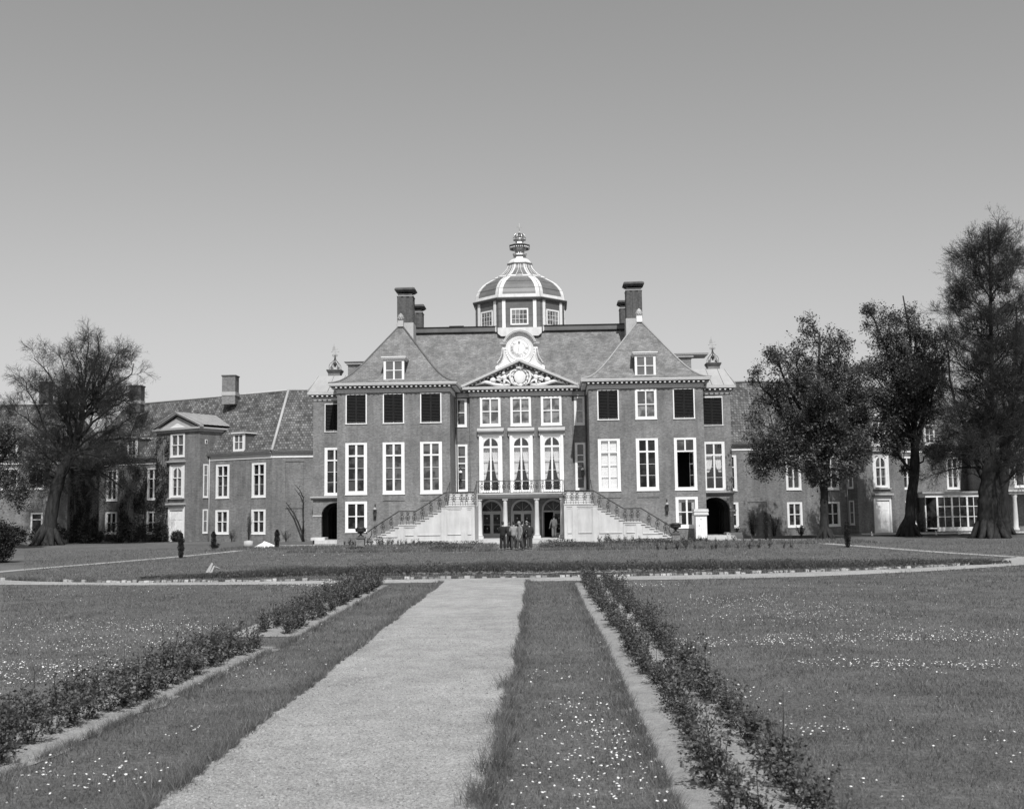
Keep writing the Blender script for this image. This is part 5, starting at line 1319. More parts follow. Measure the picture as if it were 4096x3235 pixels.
# low leafy weeds at the foot of the stairs
n_ = 12000; x = rng.uniform(-15, 13, n_); k_ = np.sin(x*1.9)+np.sin(x*.8+2)+rng.normal(0, .5, n_) > .1; x = x[k_]; x = x[~((x > -4) & (x < -1.1))]
y = 81.2+rng.normal(0, .5, len(x)); V, Fc = leaf_quads(np.c_[x, y, rng.random(len(x))**1.5*.32], .10, .2)
link(np_mesh('weeds', V, Fc, ['leaf_hedge']), 'weeds', kind='stuff')
n_ = 16000; x = rng.uniform(-17, 13, n_); x = x[~((x > -3.6) & (x < -1.0))]; y = 67.8+.006*(x+2)**2+.25*np.sin(x*1.7)+.2*np.sin(x*4.1)+rng.normal(0, .15, len(x))+rng.exponential(.8, len(x))
blades('rough_grass', x, y, rng.uniform(.06, .22, len(x)), np.full(len(x), .035), rng.uniform(.1, .6, len(x)))
n_ = 90000; y = rng.uniform(41, 80, n_); x = rng.uniform(-.5, .5, n_)*y*.98; k_ = ~in_path(x, y) & ~((y > 68) & (x > -4) & (x < -1.1)); x, y = x[k_], y[k_]
blades('lawn_grass', x, y, rng.gamma(4, .012, len(x)), np.full(len(x), .03), rng.uniform(.3, 1.2, len(x)))
# pebbles and crumbs lying on the gravel
n_ = 40000; y = 8.6*np.exp(rng.random(n_)*np.log(26/8.6)); x = rng.uniform(0, 1, n_)*(np.interp(y, ys, pr_x)-np.interp(y, ys, pl_x))+np.interp(y, ys, pl_x)
rr = rng.gamma(3, .0017, n_)[:, None]; a = rng.uniform(0, 6.28, n_); c0 = np.c_[x, y, np.full(n_, .008)]
V = np.stack([c0+rr*np.c_[np.cos(a+q), np.sin(a+q), np.zeros(n_)] for q in (0, 1.57, 3.14, 4.71)]+[c0+rr*np.c_[np.zeros(n_), np.zeros(n_), np.full(n_, .9)]], 1).reshape(-1, 3)
Fb = np.array([[0, 1, 4], [1, 2, 4], [2, 3, 4], [3, 0, 4]]); Fc = (np.arange(n_)[:, None, None]*5+Fb[None]).reshape(-1, 3)
M['pebble'] = leafmat('pebble', .26, .6, 0)
link(np_mesh('pebbles', V, Fc, ['pebble'], nv=3), 'pebbles', kind='stuff')
n_ = 5200; y = 8.6*np.exp(rng.random(n_)*np.log(30/8.6)); sd_ = rng.random(n_) < .5
x = np.where(sd_, np.interp(y, ys, pl_x)+rng.exponential(.10, n_), np.interp(y, ys, pr_x)-rng.exponential(.10, n_)); k_ = np.sin(y*3.3+sd_*2)+np.sin(y*7.1) > rng.normal(.1, .6, n_); x, y = x[k_], y[k_]
blades('path_weeds', x, y, rng.gamma(4, .008, len(x)), np.full(len(x), .006), rng.uniform(.6, 1.8, len(x)))
# two low plant cushions beside the terrace path
for (cx_, cy_, rx_, ry_, h_, nn) in ((-6.6, 70.6, 1.6, .8, .32, 2600), (1.2, 74.0, 2.2, 1.6, .35, 4200), (6.6, 79.2, 3.6, .9, .35, 4200), (-9.0, 79.6, 2.4, .7, .3, 3000), (-13.4, 74.9, .7, .4, .2, 900), (8.7, 76.6, 1.0, .6, .3, 1500)):
    a = rng.uniform(0, 2*np.pi, nn); r = np.sqrt(rng.random(nn)); x = cx_+rx_*r*np.cos(a); y = cy_+ry_*r*np.sin(a); z = h_*rng.random(nn)*np.sqrt(np.clip(1-r*r, .05, 1))
    V, Fc = leaf_quads(np.c_[x, y, z+.02], .08, .3); link(np_mesh('ground_cover', V, Fc, ['leaf_tree']), 'ground_cover', kind='stuff')
# daisies
dz = []
for cx_, cy_, sx_, sy_, n_ in ((-8.2, 16.6, 1.6, .55, 260), (-7.4, 17.7, 1.5, .4, 120), (-8.3, 20.5, 1.2, .7, 120), (-10.5, 23.8, 1.9, 1.1, 200), (-7.6, 23.2, .9, .5, 80), (-9.5, 19, 2.2, 1.8, 120), (3.1, 20.0, .9, .5, 90), (5.1, 20.2, 1.2, .5, 130), (4.5, 17.2, .5, .35, 60), (6.1, 16.9, .9, .25, 90),
                               (5.4, 24.6, 1.1, 1.0, 130), (7.4, 20.8, 1.0, .7, 120), (.25, 13.7, .22, .35, 40), (.3, 12.2, .33, .5, 80), (.5, 10.8, .33, .6, 90), (.2, 10.0, .4, .7, 80), (.1, 16.5, .3, .6, 22), (-4.35, 10.15, .38, .38, 40), (-4.2, 12.3, .15, .2, 5), (-7.8, 36.8, .7, .25, 60), (2.5, 34.9, .7, .7, 80),
                               (4.5, 28.9, 1.0, .9, 80), (5.5, 27.0, 1.6, .5, 70), (2.35, 14.7, .2, .4, 30), (2.7, 12.2, .2, .3, 26), (2.3, 18.2, .2, .6, 24), (2.6, 9.6, .2, .4, 10), (4.3, 11.5, .5, .6, 16), (3.3, 13.8, .6, .5, 12), (-9, 78, 4, 2.6, 130), (2, 78, 5, 3, 90), (-12, 66, 4, 4, 60), (11, 48, 3, 1.4, 60), (8.5, 56, 4, 5, 40), (-14, 34, 4, 2, 40), (9, 31, 3, 3, 50), (-5.5, 30, 1.6, 3, 0)):
    if abs(cx_) > 2.8: n_ = int(n_*1.7)
    x = rng.normal(cx_, sx_*1.1, n_); y = rng.normal(cy_, sy_, n_); k_ = ~in_path(x, y); dz.append(np.c_[x[k_], y[k_]])
dz = np.concatenate(dz); V = []; Fd = []
for i, (x, y) in enumerate(dz):
    r = rng.uniform(.007, .015)*(1 if y < 30 else 1.35 if y < 60 else 2.0); h = rng.uniform(.05, .10); tl, ta = rng.uniform(0, .5), rng.uniform(0, 6.28); o = len(V)
    for k in range(7): a = 2*math.pi*k/7; V.append((x+r*math.cos(a), y+r*math.sin(a), h+tl*r*math.cos(a-ta)))
    V.append((x, y, h+.006)); Fd += [(o+k, o+(k+1) % 7, o+7) for k in range(7)]
link(np_mesh('daisies', np.array(V), np.array(Fd), ['petal'], nv=3), 'daisies', kind='stuff')

# ------------------------------------------------------------------ rose bushes
def rose_variant(seed):
    rg = np.random.default_rng(seed); st = MB(); lp = []; sz = []
    for k in range(rg.integers(5, 8)):
        a = rg.uniform(0, 6.28); sp = rg.uniform(.08, .24); h = rg.uniform(.28, .55)
        pts = [(0, 0, 0)]; 
        for t in (.3, .6, 1.0): pts.append((sp*t*math.cos(a)+rg.normal(0, .02), sp*t*math.sin(a)+rg.normal(0, .02), h*t))
        st.tube(pts, [.008, .007, .005, .003], 4)
        for j in range(26):
            t = rg.uniform(.12, 1); b = np.array([np.interp(t, [0, .3, .6, 1], [q[i] for q in pts]) for i in range(3)])
            off = rg.normal(0, .055, 3)
            for l in range(3): lp.append(b+off+rg.normal(0, .022, 3)); sz.append(rg.uniform(.035, .062))
    if rg.random() < .35:
        a = rg.uniform(0, 6.28); st.tube([(0, 0, .2), (.05*math.cos(a), .05*math.sin(a), .5), (.06*math.cos(a), .06*math.sin(a), rg.uniform(.65, .8))], [.007, .005, .003], 4)
        for j in range(6): lp.append(np.array([.06*math.cos(a), .06*math.sin(a), .55+.04*j])+rg.normal(0, .03, 3)); sz.append(.05)
    lp = np.array(lp); lp[:, 2] = np.clip(lp[:, 2], .02, None)
    V, Fc = leaf_quads(lp, np.array(sz), .3, 1.5, rg)
    return st.mesh('stem', 'twig'), np_mesh('foliage', V, Fc, ['leaf_rose'])
RV = [rose_variant(100+k) for k in range(8)]
def place_rose(x, y, label, group, i, sc_=1.0):
    st, fo = RV[i % len(RV)]
    t = thing('rose_bush', (x, y, .03), label, 'rose bush', group, rz=rng.uniform(0, 6.28)); t.scale = (sc_*rng.uniform(.9, 1.15), sc_*rng.uniform(.9, 1.15), sc_*rng.uniform(.8, 1.1))
    link(st, 'stem', t); link(fo, 'foliage', t)
i = 0
for row, dx in ((0, .38), (1, .95)):
    y = 8.6
    while y < 37:
        if not (20.1 < y < 22.3) and rng.random() > .04:
            x = LBi(y)-dx+rng.normal(0, .05)-.0
            zn = 'in the foreground' if y < 13 else 'between foreground and grass gap' if y < 21 else 'beyond the grass gap'
            place_rose(x, y, 'rose bush of the left bed, %s row, %s' % (('path side', 'lawn side')[row], zn), 'rose bushes in the left bed, %s row, %s' % (('path side', 'lawn side')[row], zn), i, rng.uniform(.70, 1.04)*(1 if y < 30 else 1.1)); i += 1
        y += rng.uniform(.36, .50)
for row, dx in ((0, .48), (1, 1.05)):
    y = 8.4
    while y < 37:
        if rng.random() > .06:
            x = RBi(y)+dx+rng.normal(0, .05)
            zn = 'in the foreground' if y < 13 else 'halfway along' if y < 24 else 'near the cross path'
            place_rose(x, y, 'rose bush of the right bed, %s row, %s' % (('path side', 'lawn side')[row], zn), 'rose bushes in the right bed, %s row, %s' % (('path side', 'lawn side')[row], zn), i, rng.uniform(.68, 1.0)*(1 if y < 30 else 1.1)); i += 1
        y += rng.uniform(.36, .60)
# small border plants by the stairs and on the right lawn
def herb_variant(seed):
    rg = np.random.default_rng(seed); st = MB(); lp = []
    for k in range(5):
        a = rg.uniform(0, 6.28); h = rg.uniform(.3, .6); sp = rg.uniform(.05, .18); st.tube([(0, 0, 0), (sp*.5*math.cos(a), sp*.5*math.sin(a), h*.5), (sp*math.cos(a), sp*math.sin(a), h)], .008, 3)
        for j in range(14): t = rg.uniform(.15, 1); lp.append(np.array([sp*t*math.cos(a), sp*t*math.sin(a), h*t])+rg.normal(0, .05, 3))
    V, Fc = leaf_quads(np.array(lp), .10, .2, 1.5, rg); return st.mesh('stem', 'twig'), np_mesh('foliage', V, Fc, ['leaf_hedge'])
HV = [herb_variant(k) for k in range(4)]
def herb(x, y, label, group, i, s_=1.0):
    t = thing('border_plant', (x, y, 0), label, 'plant', group, rz=rng.uniform(0, 6)); t.scale = (s_,)*3
    link(HV[i % 4][0], 'stem', t); link(HV[i % 4][1], 'foliage', t)
for i in range(26): herb(-15.8+.33*i+rng.normal(0, .1) if i < 18 else 3.2+.55*(i-18)+rng.normal(0, .12), 82.6+rng.normal(0, .2), 'small leafy plant growing along the foot of the stone stairs', 'plants along the foot of the stairs', i, rng.uniform(.7, 1.2))
for i in range(14): herb(6.2+.62*i+rng.normal(0, .12), 66.6+rng.normal(0, .3), 'small sprouting plant in the line crossing the lawn', 'sprouting plants across the right lawn', i, rng.uniform(.6, 1.0))
for i in range(12): herb(9.0+.6*i+rng.normal(0, .15), 80.0+rng.normal(0, .5), 'small leafy plant beside the gravel by the right archway', 'plants by the right archway', i, rng.uniform(.6, 1.0))

# ------------------------------------------------------------------ trees
def norm(a): return a/(np.linalg.norm(a, axis=-1, keepdims=True)+1e-9)
def tubes_np(P_, R__, seg):
    """P_ (B,n,3) R__ (B,n) -> verts, quads"""
    B, n, _ = P_.shape
    d = np.empty_like(P_); d[:, 1:-1] = P_[:, 2:]-P_[:, :-2]; d[:, 0] = P_[:, 1]-P_[:, 0]; d[:, -1] = P_[:, -1]-P_[:, -2]; d = norm(d)
    ref = np.broadcast_to(np.array([.37, .91, .17]), d.shape); a = norm(np.cross(d, ref)); b = np.cross(d, a)
    th = 2*np.pi*np.arange(seg)/seg
    V = P_[:, :, None]+(a[:, :, None]*np.cos(th)[None, None, :, None]+b[:, :, None]*np.sin(th)[None, None, :, None])*R__[:, :, None, None]
    i = np.arange(B)[:, None, None]*n*seg+np.arange(n-1)[None, :, None]*seg; k = np.arange(seg)[None, None]; k2 = (k+1) % seg
    F_ = np.stack([i+k, i+k2, i+k2+seg, i+k+seg], -1).reshape(-1, 4)
    return V.reshape(-1, 3), F_
def inside(p, env):
    r = np.zeros(p.shape[:-1], bool)
    for c, e in env: r |= (((p-np.array(c))/np.array(e))**2).sum(-1) < 1
    return r
def children(P_, R__, k, t0, L0, ang, up, env, rg, n=5, rr=.55, droop=0.0, L_by_t=True):
    B, m_, _ = P_.shape
    t = rg.uniform(t0, 1.0, (B, k)); idx = t*(m_-1); i0 = np.clip(idx.astype(int), 0, m_-2); fr_ = (idx-i0)[..., None]
    bi = np.arange(B)[:, None]
    base = P_[bi, i0]*(1-fr_)+P_[bi, i0+1]*fr_; tan = norm(P_[bi, i0+1]-P_[bi, i0]); r0 = (R__[bi, i0]*(1-fr_[..., 0])+R__[bi, i0+1]*fr_[..., 0])
    rnd = norm(rg.normal(size=base.shape)); perp = norm(rnd-tan*(rnd*tan).sum(-1, keepdims=True))
    a = np.radians(rg.normal(ang, 12, (B, k)))[..., None]
    d = norm(tan*np.cos(a)+perp*np.sin(a)+np.array([0, 0, up]))
    L = L0*rg.uniform(.6, 1.25, (B, k))*(1-.45*t if L_by_t else 1)
    base = base.reshape(-1, 3); d = d.reshape(-1, 3); L = L.reshape(-1); r0 = r0.reshape(-1)
    if env is not None:
        for _ in range(3):
            out = ~inside(base+d*L[:, None], env); L = np.where(out, L*.6, L)
    s = np.linspace(0, 1, n)[None, :, None]
    bend = norm(rg.normal(size=d.shape))*.22; bend[:, 2] += up*.4-droop
    Pc = base[:, None]+d[:, None]*L[:, None, None]*s+bend[:, None]*L[:, None, None]*s**2
    Pc[:, 1:] += rg.normal(size=Pc[:, 1:].shape)*L[:, None, None]*.035
    r1 = np.minimum(r0*rr, L*.03+.004)
    Rc = r1[:, None]*np.linspace(1, .35, n)[None]
    return Pc, Rc
def make_tree(name, label, base, trunk, limbs, env, seed, lv, leaf=None, leafn=5, leafsz=.14, barkm='bark', twigm='twig', group=None, roots=True, kleaf=.12, cat='tree'):
    """trunk: list of (x,y,z,r) relative to base; limbs: list of polylines [(x,y,z),..] with start radius"""
    rg = np.random.default_rng(seed)
    t = thing(name, base, label, cat, group)
    tr = MB(); tp = [q[:3] for q in trunk]; tr_ = [q[3] for q in trunk]
    # smooth trunk with bumps
    n_ = 14; s = np.linspace(0, len(trunk)-1, n_*2); pts = np.c_[[np.interp(s, range(len(trunk)), [q[i] for q in trunk]) for i in range(4)]].T
    tr.tube([tuple(q[:3]+np.r_[rg.normal(0, .012, 2), 0]) for q in pts], [q[3]*rg.uniform(.93, 1.07) for q in pts], 12)
    r0 = trunk[0][3]
    if roots:
        for k in range(7):
            a = 2*math.pi*k/7+rg.uniform(-.3, .3); tr.tube([(0, 0, r0*2.2), (math.cos(a)*r0*.75, math.sin(a)*r0*.75, r0*1.0), (math.cos(a)*r0*1.2, math.sin(a)*r0*1.2, .16), (math.cos(a)*r0*1.6, math.sin(a)*r0*1.6, -.05)], [r0*.35, r0*.36, r0*.25, r0*.1], 6)
    LP, LR = [], []
    for q, rr_ in limbs:
        q = np.array(q, float); s = np.linspace(0, 1, 9); ts = np.linspace(0, 1, len(q)); p_ = np.c_[[np.interp(s, ts, q[:, i]) for i in range(3)]].T
        for _ in range(2): p_[1:-1] = (p_[:-2]+2*p_[1:-1]+p_[2:])/4
        p_[1:] += rg.normal(0, .10, p_[1:].shape); LP.append(p_); LR.append(np.linspace(rr_, rr_*.22, 9))
    LP = np.array(LP); LR = np.array(LR)
    for p_, r_ in zip(LP, LR): tr.tube([tuple(v) for v in p_], list(r_), 8)
    tr.build('trunk', barkm, t) if False else None
    me = tr.mesh('trunk', barkm); link(me, 'trunk', t)
    env_l = [((np.array(c)-np.array(base)), e) for c, e in env] if env else None
    P_, R__ = LP, LR; VV, FF = [], []; off = 0; tips = []
    for i, (k, t0, L0, ang, up, droop) in enumerate(lv):
        P_, R__ = children(P_, R__, k, t0, L0, ang, up, env_l if (i == 0 or leaf != 'bud' and i < 2) else None, rg, n=6 if i == 0 else (4 if i < 3 else 3), droop=droop)
        R__ = np.maximum(R__, .010 if i < 2 else (.007 if i == 2 else .005))
        V, Fc = tubes_np(P_, R__, 5 if i == 0 else 3); VV.append(V); FF.append(Fc+off); off += len(V)
    me = np_mesh('branches', np.concatenate(VV), np.concatenate(FF), [twigm], smooth=True); br = link(me, 'branches', t)
    if leaf:
        B, m_, _ = P_.shape; tt = rg.uniform(.1, 1, (B, leafn)); idx = tt*(m_-1); i0 = np.clip(idx.astype(int), 0, m_-2); f_ = (idx-i0)[..., None]; bi = np.arange(B)[:, None]
        c = P_[bi, i0]*(1-f_)+P_[bi, i0+1]*f_; c = c.reshape(-1, 3)+rg.normal(0, kleaf, (B*leafn, 3))
        V, Fc = leaf_quads(c, leafsz, .4, 1.5, rg); link(np_mesh('crown', V, Fc, [leaf]), 'crown', t)
    return t
# T1 leafy lime in front of the right wing
b1 = (20.6, 84.0, 0)
env1 = [((20.2, 84, 11.2), (4.7, 4.2, 5.3)), ((17.2, 84, 8.6), (3.3, 3, 3.0)), ((20.6, 84, 15.3), (2.4, 2.4, 2.9)), ((18.0, 84, 14.4), (1.9, 2, 2.0)), ((22.8, 84, 12.6), (2.0, 2.4, 2.0)), ((20.9, 84, 6.4), (3.2, 3, 1.9)), ((17.0, 83, 5.6), (2.3, 2, 1.1))]
lim1 = [([(0, 0, 5), (-1.0, .9, 8.5), (-2.4, 1.4, 11.5)], .13), ([(0, 0, 5.5), (1.2, -1.0, 9.5), (2.2, -1.2, 12.6)], .12), ([(0, 0, 5), (-2.2, -1.2, 7.2), (-4.4, -1.4, 7.4)], .12), ([(0, 0, 6), (-.6, -1.2, 10), (-1.9, -1.6, 13)], .12), ([(0, 0, 5), (1.6, 1.2, 7.6), (2.8, 1.2, 8.8)], .11), ([(0, 0, 7), (.7, .9, 11), (.9, 1.0, 14.6)], .11),
        ([(0, 0, 4.2), (-.3, .2, 7), (-1.3, .3, 10), (-2.9, .2, 12.6), (-3.3, 0, 14.0)], .22), ([(0, 0, 4.4), (.1, -.1, 7.5), (.2, 0, 11), (.1, .2, 13.4), (.3, .2, 15.9)], .26), ([(0, 0, 4.6), (.9, .2, 7), (2.0, .3, 9.5), (2.9, .2, 12)], .2), ([(0, 0, 4.6), (-1.6, -.6, 6.6), (-3.6, -.8, 8.2), (-5.2, -.8, 9.3)], .18),
        ([(0, 0, 4.2), (-1.8, .3, 5.6), (-3.6, .4, 6.0), (-5.0, .2, 5.4)], .13), ([(0, 0, 4.6), (1.4, -.8, 5.9), (2.4, -1.2, 6.7), (3.0, -1, 6.6)], .13), ([(0, 0, 5), (.3, 1.8, 8), (.2, 2.8, 11)], .16), ([(0, 0, 5), (.2, -1.8, 8), (-.4, -2.8, 10.5)], .16), ([(0, 0, 5.2), (1.4, .9, 8.4), (2.9, 1, 10.4)], .15),
        ([(0, 0, 6.2), (-.9, .4, 10), (-1.3, .5, 12.8), (-1.4, 0, 14.6)], .17), ([(0, 0, 3.9), (-.8, -.8, 4.9), (-1.6, -1.6, 5.1)], .08), ([(0, 0, 4.4), (-1, .6, 7.3), (-3.4, .8, 10.6), (-4.6, .6, 12.6)], .16), ([(0, 0, 4.1), (.9, -.9, 5), (1.9, -1.6, 5.2)], .08), ([(0, 0, 7), (1.0, -.4, 10.5), (1.5, -.6, 13), (1.6, -.4, 14.6)], .15)]
make_tree('leafy_tree', 'broad leafy tree standing nearest the palace with its round crown over the tiled roof', b1, [(0, 0, -.1, .5), (-.05, 0, .7, .36), (.02, 0, 2, .31), (.06, 0, 3.4, .30), (0, 0, 4.6, .30), (0, 0, 6.5, .22)], lim1, env1, 11,
          [(11, .18, 2.9, 50, .12, .02), (10, .15, 1.35, 48, .08, .05), (6, .1, .7, 48, .0, .05)], 'leaf_tree', 4, .175, kleaf=.15)
# T2 tall thin leafy tree
b2 = (28.45, 89.0, 0)
env2_ = [((29.0, 96, 14.6), (2.6, 3, 3.4)), ((32.4, 96, 16.4), (2.4, 3, 3.6)), ((30.4, 96, 12.5), (4.2, 4, 5.0)), ((30.6, 96, 17.6), (3.0, 3, 3.3)), ((31.0, 96, 20.2), (1.4, 1.5, 1.7)), ((27.6, 96, 9.6), (2.9, 3, 2.6)), ((27.6, 96, 17.2), (1.0, 1, 1.5)), ((33.6, 96, 14), (2.4, 2.4, 3.4))]
env2 = [((c[0]-30.7+28.45, c[1]-96+89, c[2]), e) for c, e in env2_]
lim2 = [([(.9, 0, 8), (-.6, .2, 12), (-2.2, .2, 15.5)], .15), ([(.9, 0, 9), (.2, -.4, 13.5), (-1.0, -.5, 17)], .14), ([(.9, 0, 8), (-1.4, .8, 10.5), (-3.4, .8, 12)], .13), ([(.9, 0, 8), (2.2, -.8, 12), (2.8, -1, 16)], .13), ([(1, 0, 9), (.6, .5, 14), (-.4, .6, 18.4)], .12), ([(1, 0, 9), (1.6, .5, 14), (1.6, .6, 19.2)], .12),
        ([(.9, 0, 6.5), (.6, .2, 10), (-.4, .2, 14), (-1.6, 0, 18.0), (-2.6, 0, 19.6)], .22), ([(.9, 0, 7), (1.1, 0, 11), (1.0, .2, 16), (.6, 0, 21.0)], .25), ([(.7, 0, 5.4), (-1.0, .3, 8), (-2.9, .3, 9.6), (-4.5, 0, 10)], .15), ([(.9, 0, 7.2), (2.2, .2, 10.5), (3.2, 0, 14)], .18), ([(.9, 0, 7.6), (-.8, -1, 11), (-2.6, -1.2, 13.8)], .17),
        ([(.9, 0, 8), (.9, 1.8, 11), (.4, 2.4, 15)], .14), ([(.9, 0, 8), (.6, -1.8, 11), (1.2, -2.6, 14)], .14), ([(.9, 0, 9), (2.0, .6, 13.5), (2.3, .6, 17.8)], .15), ([(1.2, 0, 6.2), (2.2, -.4, 7.2), (2.8, -.5, 7.0)], .08), ([(.6, 0, 5.3), (-.4, -.4, 6.4), (-1.2, -.4, 9)], .12)]
T2 = make_tree('leafy_tree', 'slimmer leafy tree with leaning trunk and bare top twigs, between two larger trees', b2, [(0, 0, -.1, .72), (.1, 0, .9, .5), (.35, 0, 3, .42), (.75, 0, 5.2, .42), (.9, 0, 7.2, .36), (1.0, 0, 9, .22)], lim2, env2, 21,
          [(12, .18, 2.9, 48, .13, .0), (10, .15, 1.35, 46, .1, .02), (6, .1, .7, 46, .0, .02)], 'leaf_tree', 4, .175, kleaf=.15)
T2.scale = (.93, .93, .94)
# T3 big bare conical tree on the right edge
b3 = (32.1, 81.8, 0)
env3 = [((32.9, 82, 9.5), (5.2, 4.2, 7.5)), ((33.2, 82, 15.5), (4.2, 3.6, 6)), ((33.2, 82, 19.6), (2.8, 2.6, 4.6)), ((33.8, 82, 22), (2.0, 2, 2.2))]
lim3 = [([(.2, 0, 3), (.5, 0, 8), (.7, 0, 14), (1.0, 0, 18.5), (1.1, 0, 23.3)], .26)]
for k in range(46):
    z0 = 3.4+18.2*(k/46)**1.15; a = k*2.399; L_ = 5.0*(1-(z0/24.5)**1.7)+.3; r_ = .13*(1-z0/30)
    lim3.append(([(.3+z0*.035, 0, z0), (.3+z0*.035+L_*.4*math.cos(a), L_*.35*math.sin(a), z0+L_*.38), (.3+z0*.035+L_*.95*math.cos(a), L_*.8*math.sin(a), z0+L_*(.62 if z0 > 8 else .2))], r_))
for a in (0, 2.9): lim3.append(([(.2, 0, 3), (.2+1.1*math.cos(a), .3, 6.5), (.3+2.6*math.cos(a), .3, 11), (.3+3.0*math.cos(a), .3, 15)], .2))
make_tree('bare_tree', 'tallest tree, thick trunk and cone of bare twigs at the right edge', b3, [(0, 0, -.1, .98), (-.05, 0, .8, .84), (0, 0, 2.2, .80), (.1, 0, 3.4, .76), (.2, 0, 5, .55), (.4, 0, 9, .36)], lim3, env3, 31,
          [(9, .15, 2.2, 42, .2, .0), (7, .12, 1.5, 40, .14, .0), (7, .1, .8, 38, .08, .0), (3, .2, .42, 34, .05, 0)], 'bud', 1, .06, barkm='bark_pale')
# T4 second bare tree behind it
b4 = (36.6, 90.2, 0)
env4 = [((38.2, 90, 10), (4.6, 4, 7)), ((38.6, 90, 15), (3, 3, 4.5))]
lim4 = [([(0, 0, 3), (.6, 0, 8), (1.4, 0, 13), (2.0, 0, 18.8)], .3)]
for k in range(14):
    z0 = 4+11*(k/14); a = k*2.399+1; L_ = 5*(1-(z0/22)**1.5)+.6
    lim4.append(([(z0*.1, 0, z0), (z0*.1+L_*.4*math.cos(a), L_*.4*math.sin(a), z0+L_*.4), (z0*.1+L_*.9*math.cos(a), L_*.8*math.sin(a), z0+L_*.7)], .12))
make_tree('bare_tree', 'bare tree half hidden behind the thick trunk at the right edge', b4, [(0, 0, -.1, .55), (0, 0, 1.2, .42), (0, 0, 3, .38), (.3, 0, 6, .3)], lim4, env4, 41, [(11, .15, 2.4, 42, .16, .0), (8, .12, 1.3, 40, .12, .0), (6, .1, .75, 38, .05, .0), (3, .2, .4, 36, .03, 0)], 'bud', 1, .06)
# T5 big spreading bare tree on the left
b5 = (-44.5, 95.0, 0)
env5 = [((-41.3, 95, 12.2), (6.0, 5, 8.2)), ((-44.5, 95, 14), (3.6, 4, 4.5)), ((-38.5, 95, 10), (3.9, 4, 5)), ((-40.8, 95, 17), (4, 4, 4))]
lim5 = [([(1.6, 0, 7.4), (-.6, .6, 10), (-2.6, .8, 13.6), (-3.0, .6, 15)], .12), ([(1.2, 0, 6.4), (-1.0, .6, 8.4), (-3.2, .8, 10.4)], .11), ([(2.2, 0, 9), (1.4, .4, 13), (.6, .4, 17)], .12), ([(2.6, 0, 11), (5.0, .2, 12.6), (7.8, .2, 13.4)], .11), ([(2.6, 0, 11), (4.0, -.6, 14.4), (5.6, -.6, 16.6)], .11), ([(2.6, 0, 11), (2.6, .6, 15), (3.0, .6, 18.2)], .12), ([(2, 0, 8.4), (5.2, -1.6, 9.8), (7.8, -1.6, 10.6)], .11), ([(1.4, 0, 6.8), (4.0, 1.4, 6.6), (6.6, 1.6, 8)], .10),
        ([(1.0, 0, 5.6), (2.6, -1.2, 7.8), (4.4, -1.6, 8.2), (6.4, -1.6, 7.2)], .10), ([(1.0, 0, 5.8), (-.4, -1.2, 7.8), (-2.2, -1.6, 8.8)], .10), ([(1.4, 0, 7), (1.0, 1.6, 8.6), (-.8, 2.4, 9.6)], .10), ([(1.8, 0, 7.6), (4.2, 1.6, 9.6), (6.6, 2.2, 11.4)], .11),
        ([(2.2, 0, 9.4), (1.0, -1.4, 12), (-.6, -1.8, 13.6)], .10), ([(2.6, 0, 10.6), (4.6, -.6, 13), (6.4, -.8, 13.6)], .10), ([(2.6, 0, 10.4), (3.6, 1.0, 13.4), (4.0, 1.6, 16)], .10), ([(1.8, 0, 7.6), (3.4, -1.0, 8.4), (5.0, -1.0, 5.6)], .09), ([(2.0, 0, 8), (5.0, .6, 7.8), (7.6, .8, 7.0)], .10), ([(1.0, 0, 5.4), (-1.4, .4, 5.8), (-2.8, .4, 4.8)], .08),
        ([(2.1, 0, 8.5), (2.8, 0, 11), (3.4, 0, 14.5), (4.2, .2, 18.6)], .2), ([(2.3, 0, 9.5), (1.6, .2, 12.5), (.2, .3, 14.6), (-1.6, 0, 16.6)], .15), ([(2.4, 0, 10), (3.9, .2, 12.6), (6.0, .3, 14.4), (7.6, 0, 15.8)], .15), ([(1.6, 0, 7.5), (.4, -.6, 9.4), (-1.6, -.9, 11), (-3.0, -.8, 12.0)], .14), ([(1.8, 0, 7.8), (4.0, .4, 8.8), (6.4, .4, 9.4), (8.6, 0, 9.4)], .14),
        ([(2.0, 0, 8), (2.6, 2, 11), (3.6, 3.4, 14)], .12), ([(2.0, 0, 8), (2.2, -2, 11.5), (3.2, -3.2, 14)], .12), ([(1.2, 0, 6.6), (3.4, -.5, 7.0), (5.6, -.6, 6.0), (7.2, -.6, 4.6)], .16), ([(1.0, 0, 5.4), (-.8, .2, 6.6), (-2.2, .2, 6.8)], .15), ([(2.6, 0, 11), (3.0, -.3, 14.4), (2.3, -.4, 17.6)], .12), ([(3.0, 0, 12), (4.6, .4, 14.6), (5.8, .4, 17.2)], .12),
        ([(2.1, 0, 9), (.6, 1.4, 11), (-.4, 1.8, 14.4)], .15), ([(2.1, 0, 9), (4.8, -1.2, 11.2), (7.2, -1.4, 12.6)], .16), ([(1.4, 0, 7), (2.9, .8, 6.2), (4.6, .8, 4.2)], .1), ([(1.5, 0, 7), (.6, .6, 6.0), (-.3, .8, 4.6)], .08)]
make_tree('bare_tree', 'spreading bare tree with a leaning trunk before the left wing', b5, [(0, 0, -.1, .95), (.05, 0, .7, .66), (.2, 0, 2.2, .54), (.5, 0, 4.4, .50), (1.1, 0, 6.4, .46), (2.0, 0, 8.2, .38), (2.6, 0, 10.5, .26)], lim5, env5, 51,
          [(10, .15, 2.5, 46, .10, .04), (8, .15, 1.4, 44, .08, .03), (6, .1, .9, 42, .05, .0), (3, .2, .5, 38, .03, 0)], 'bud', 1, .06, barkm='bark_pale')
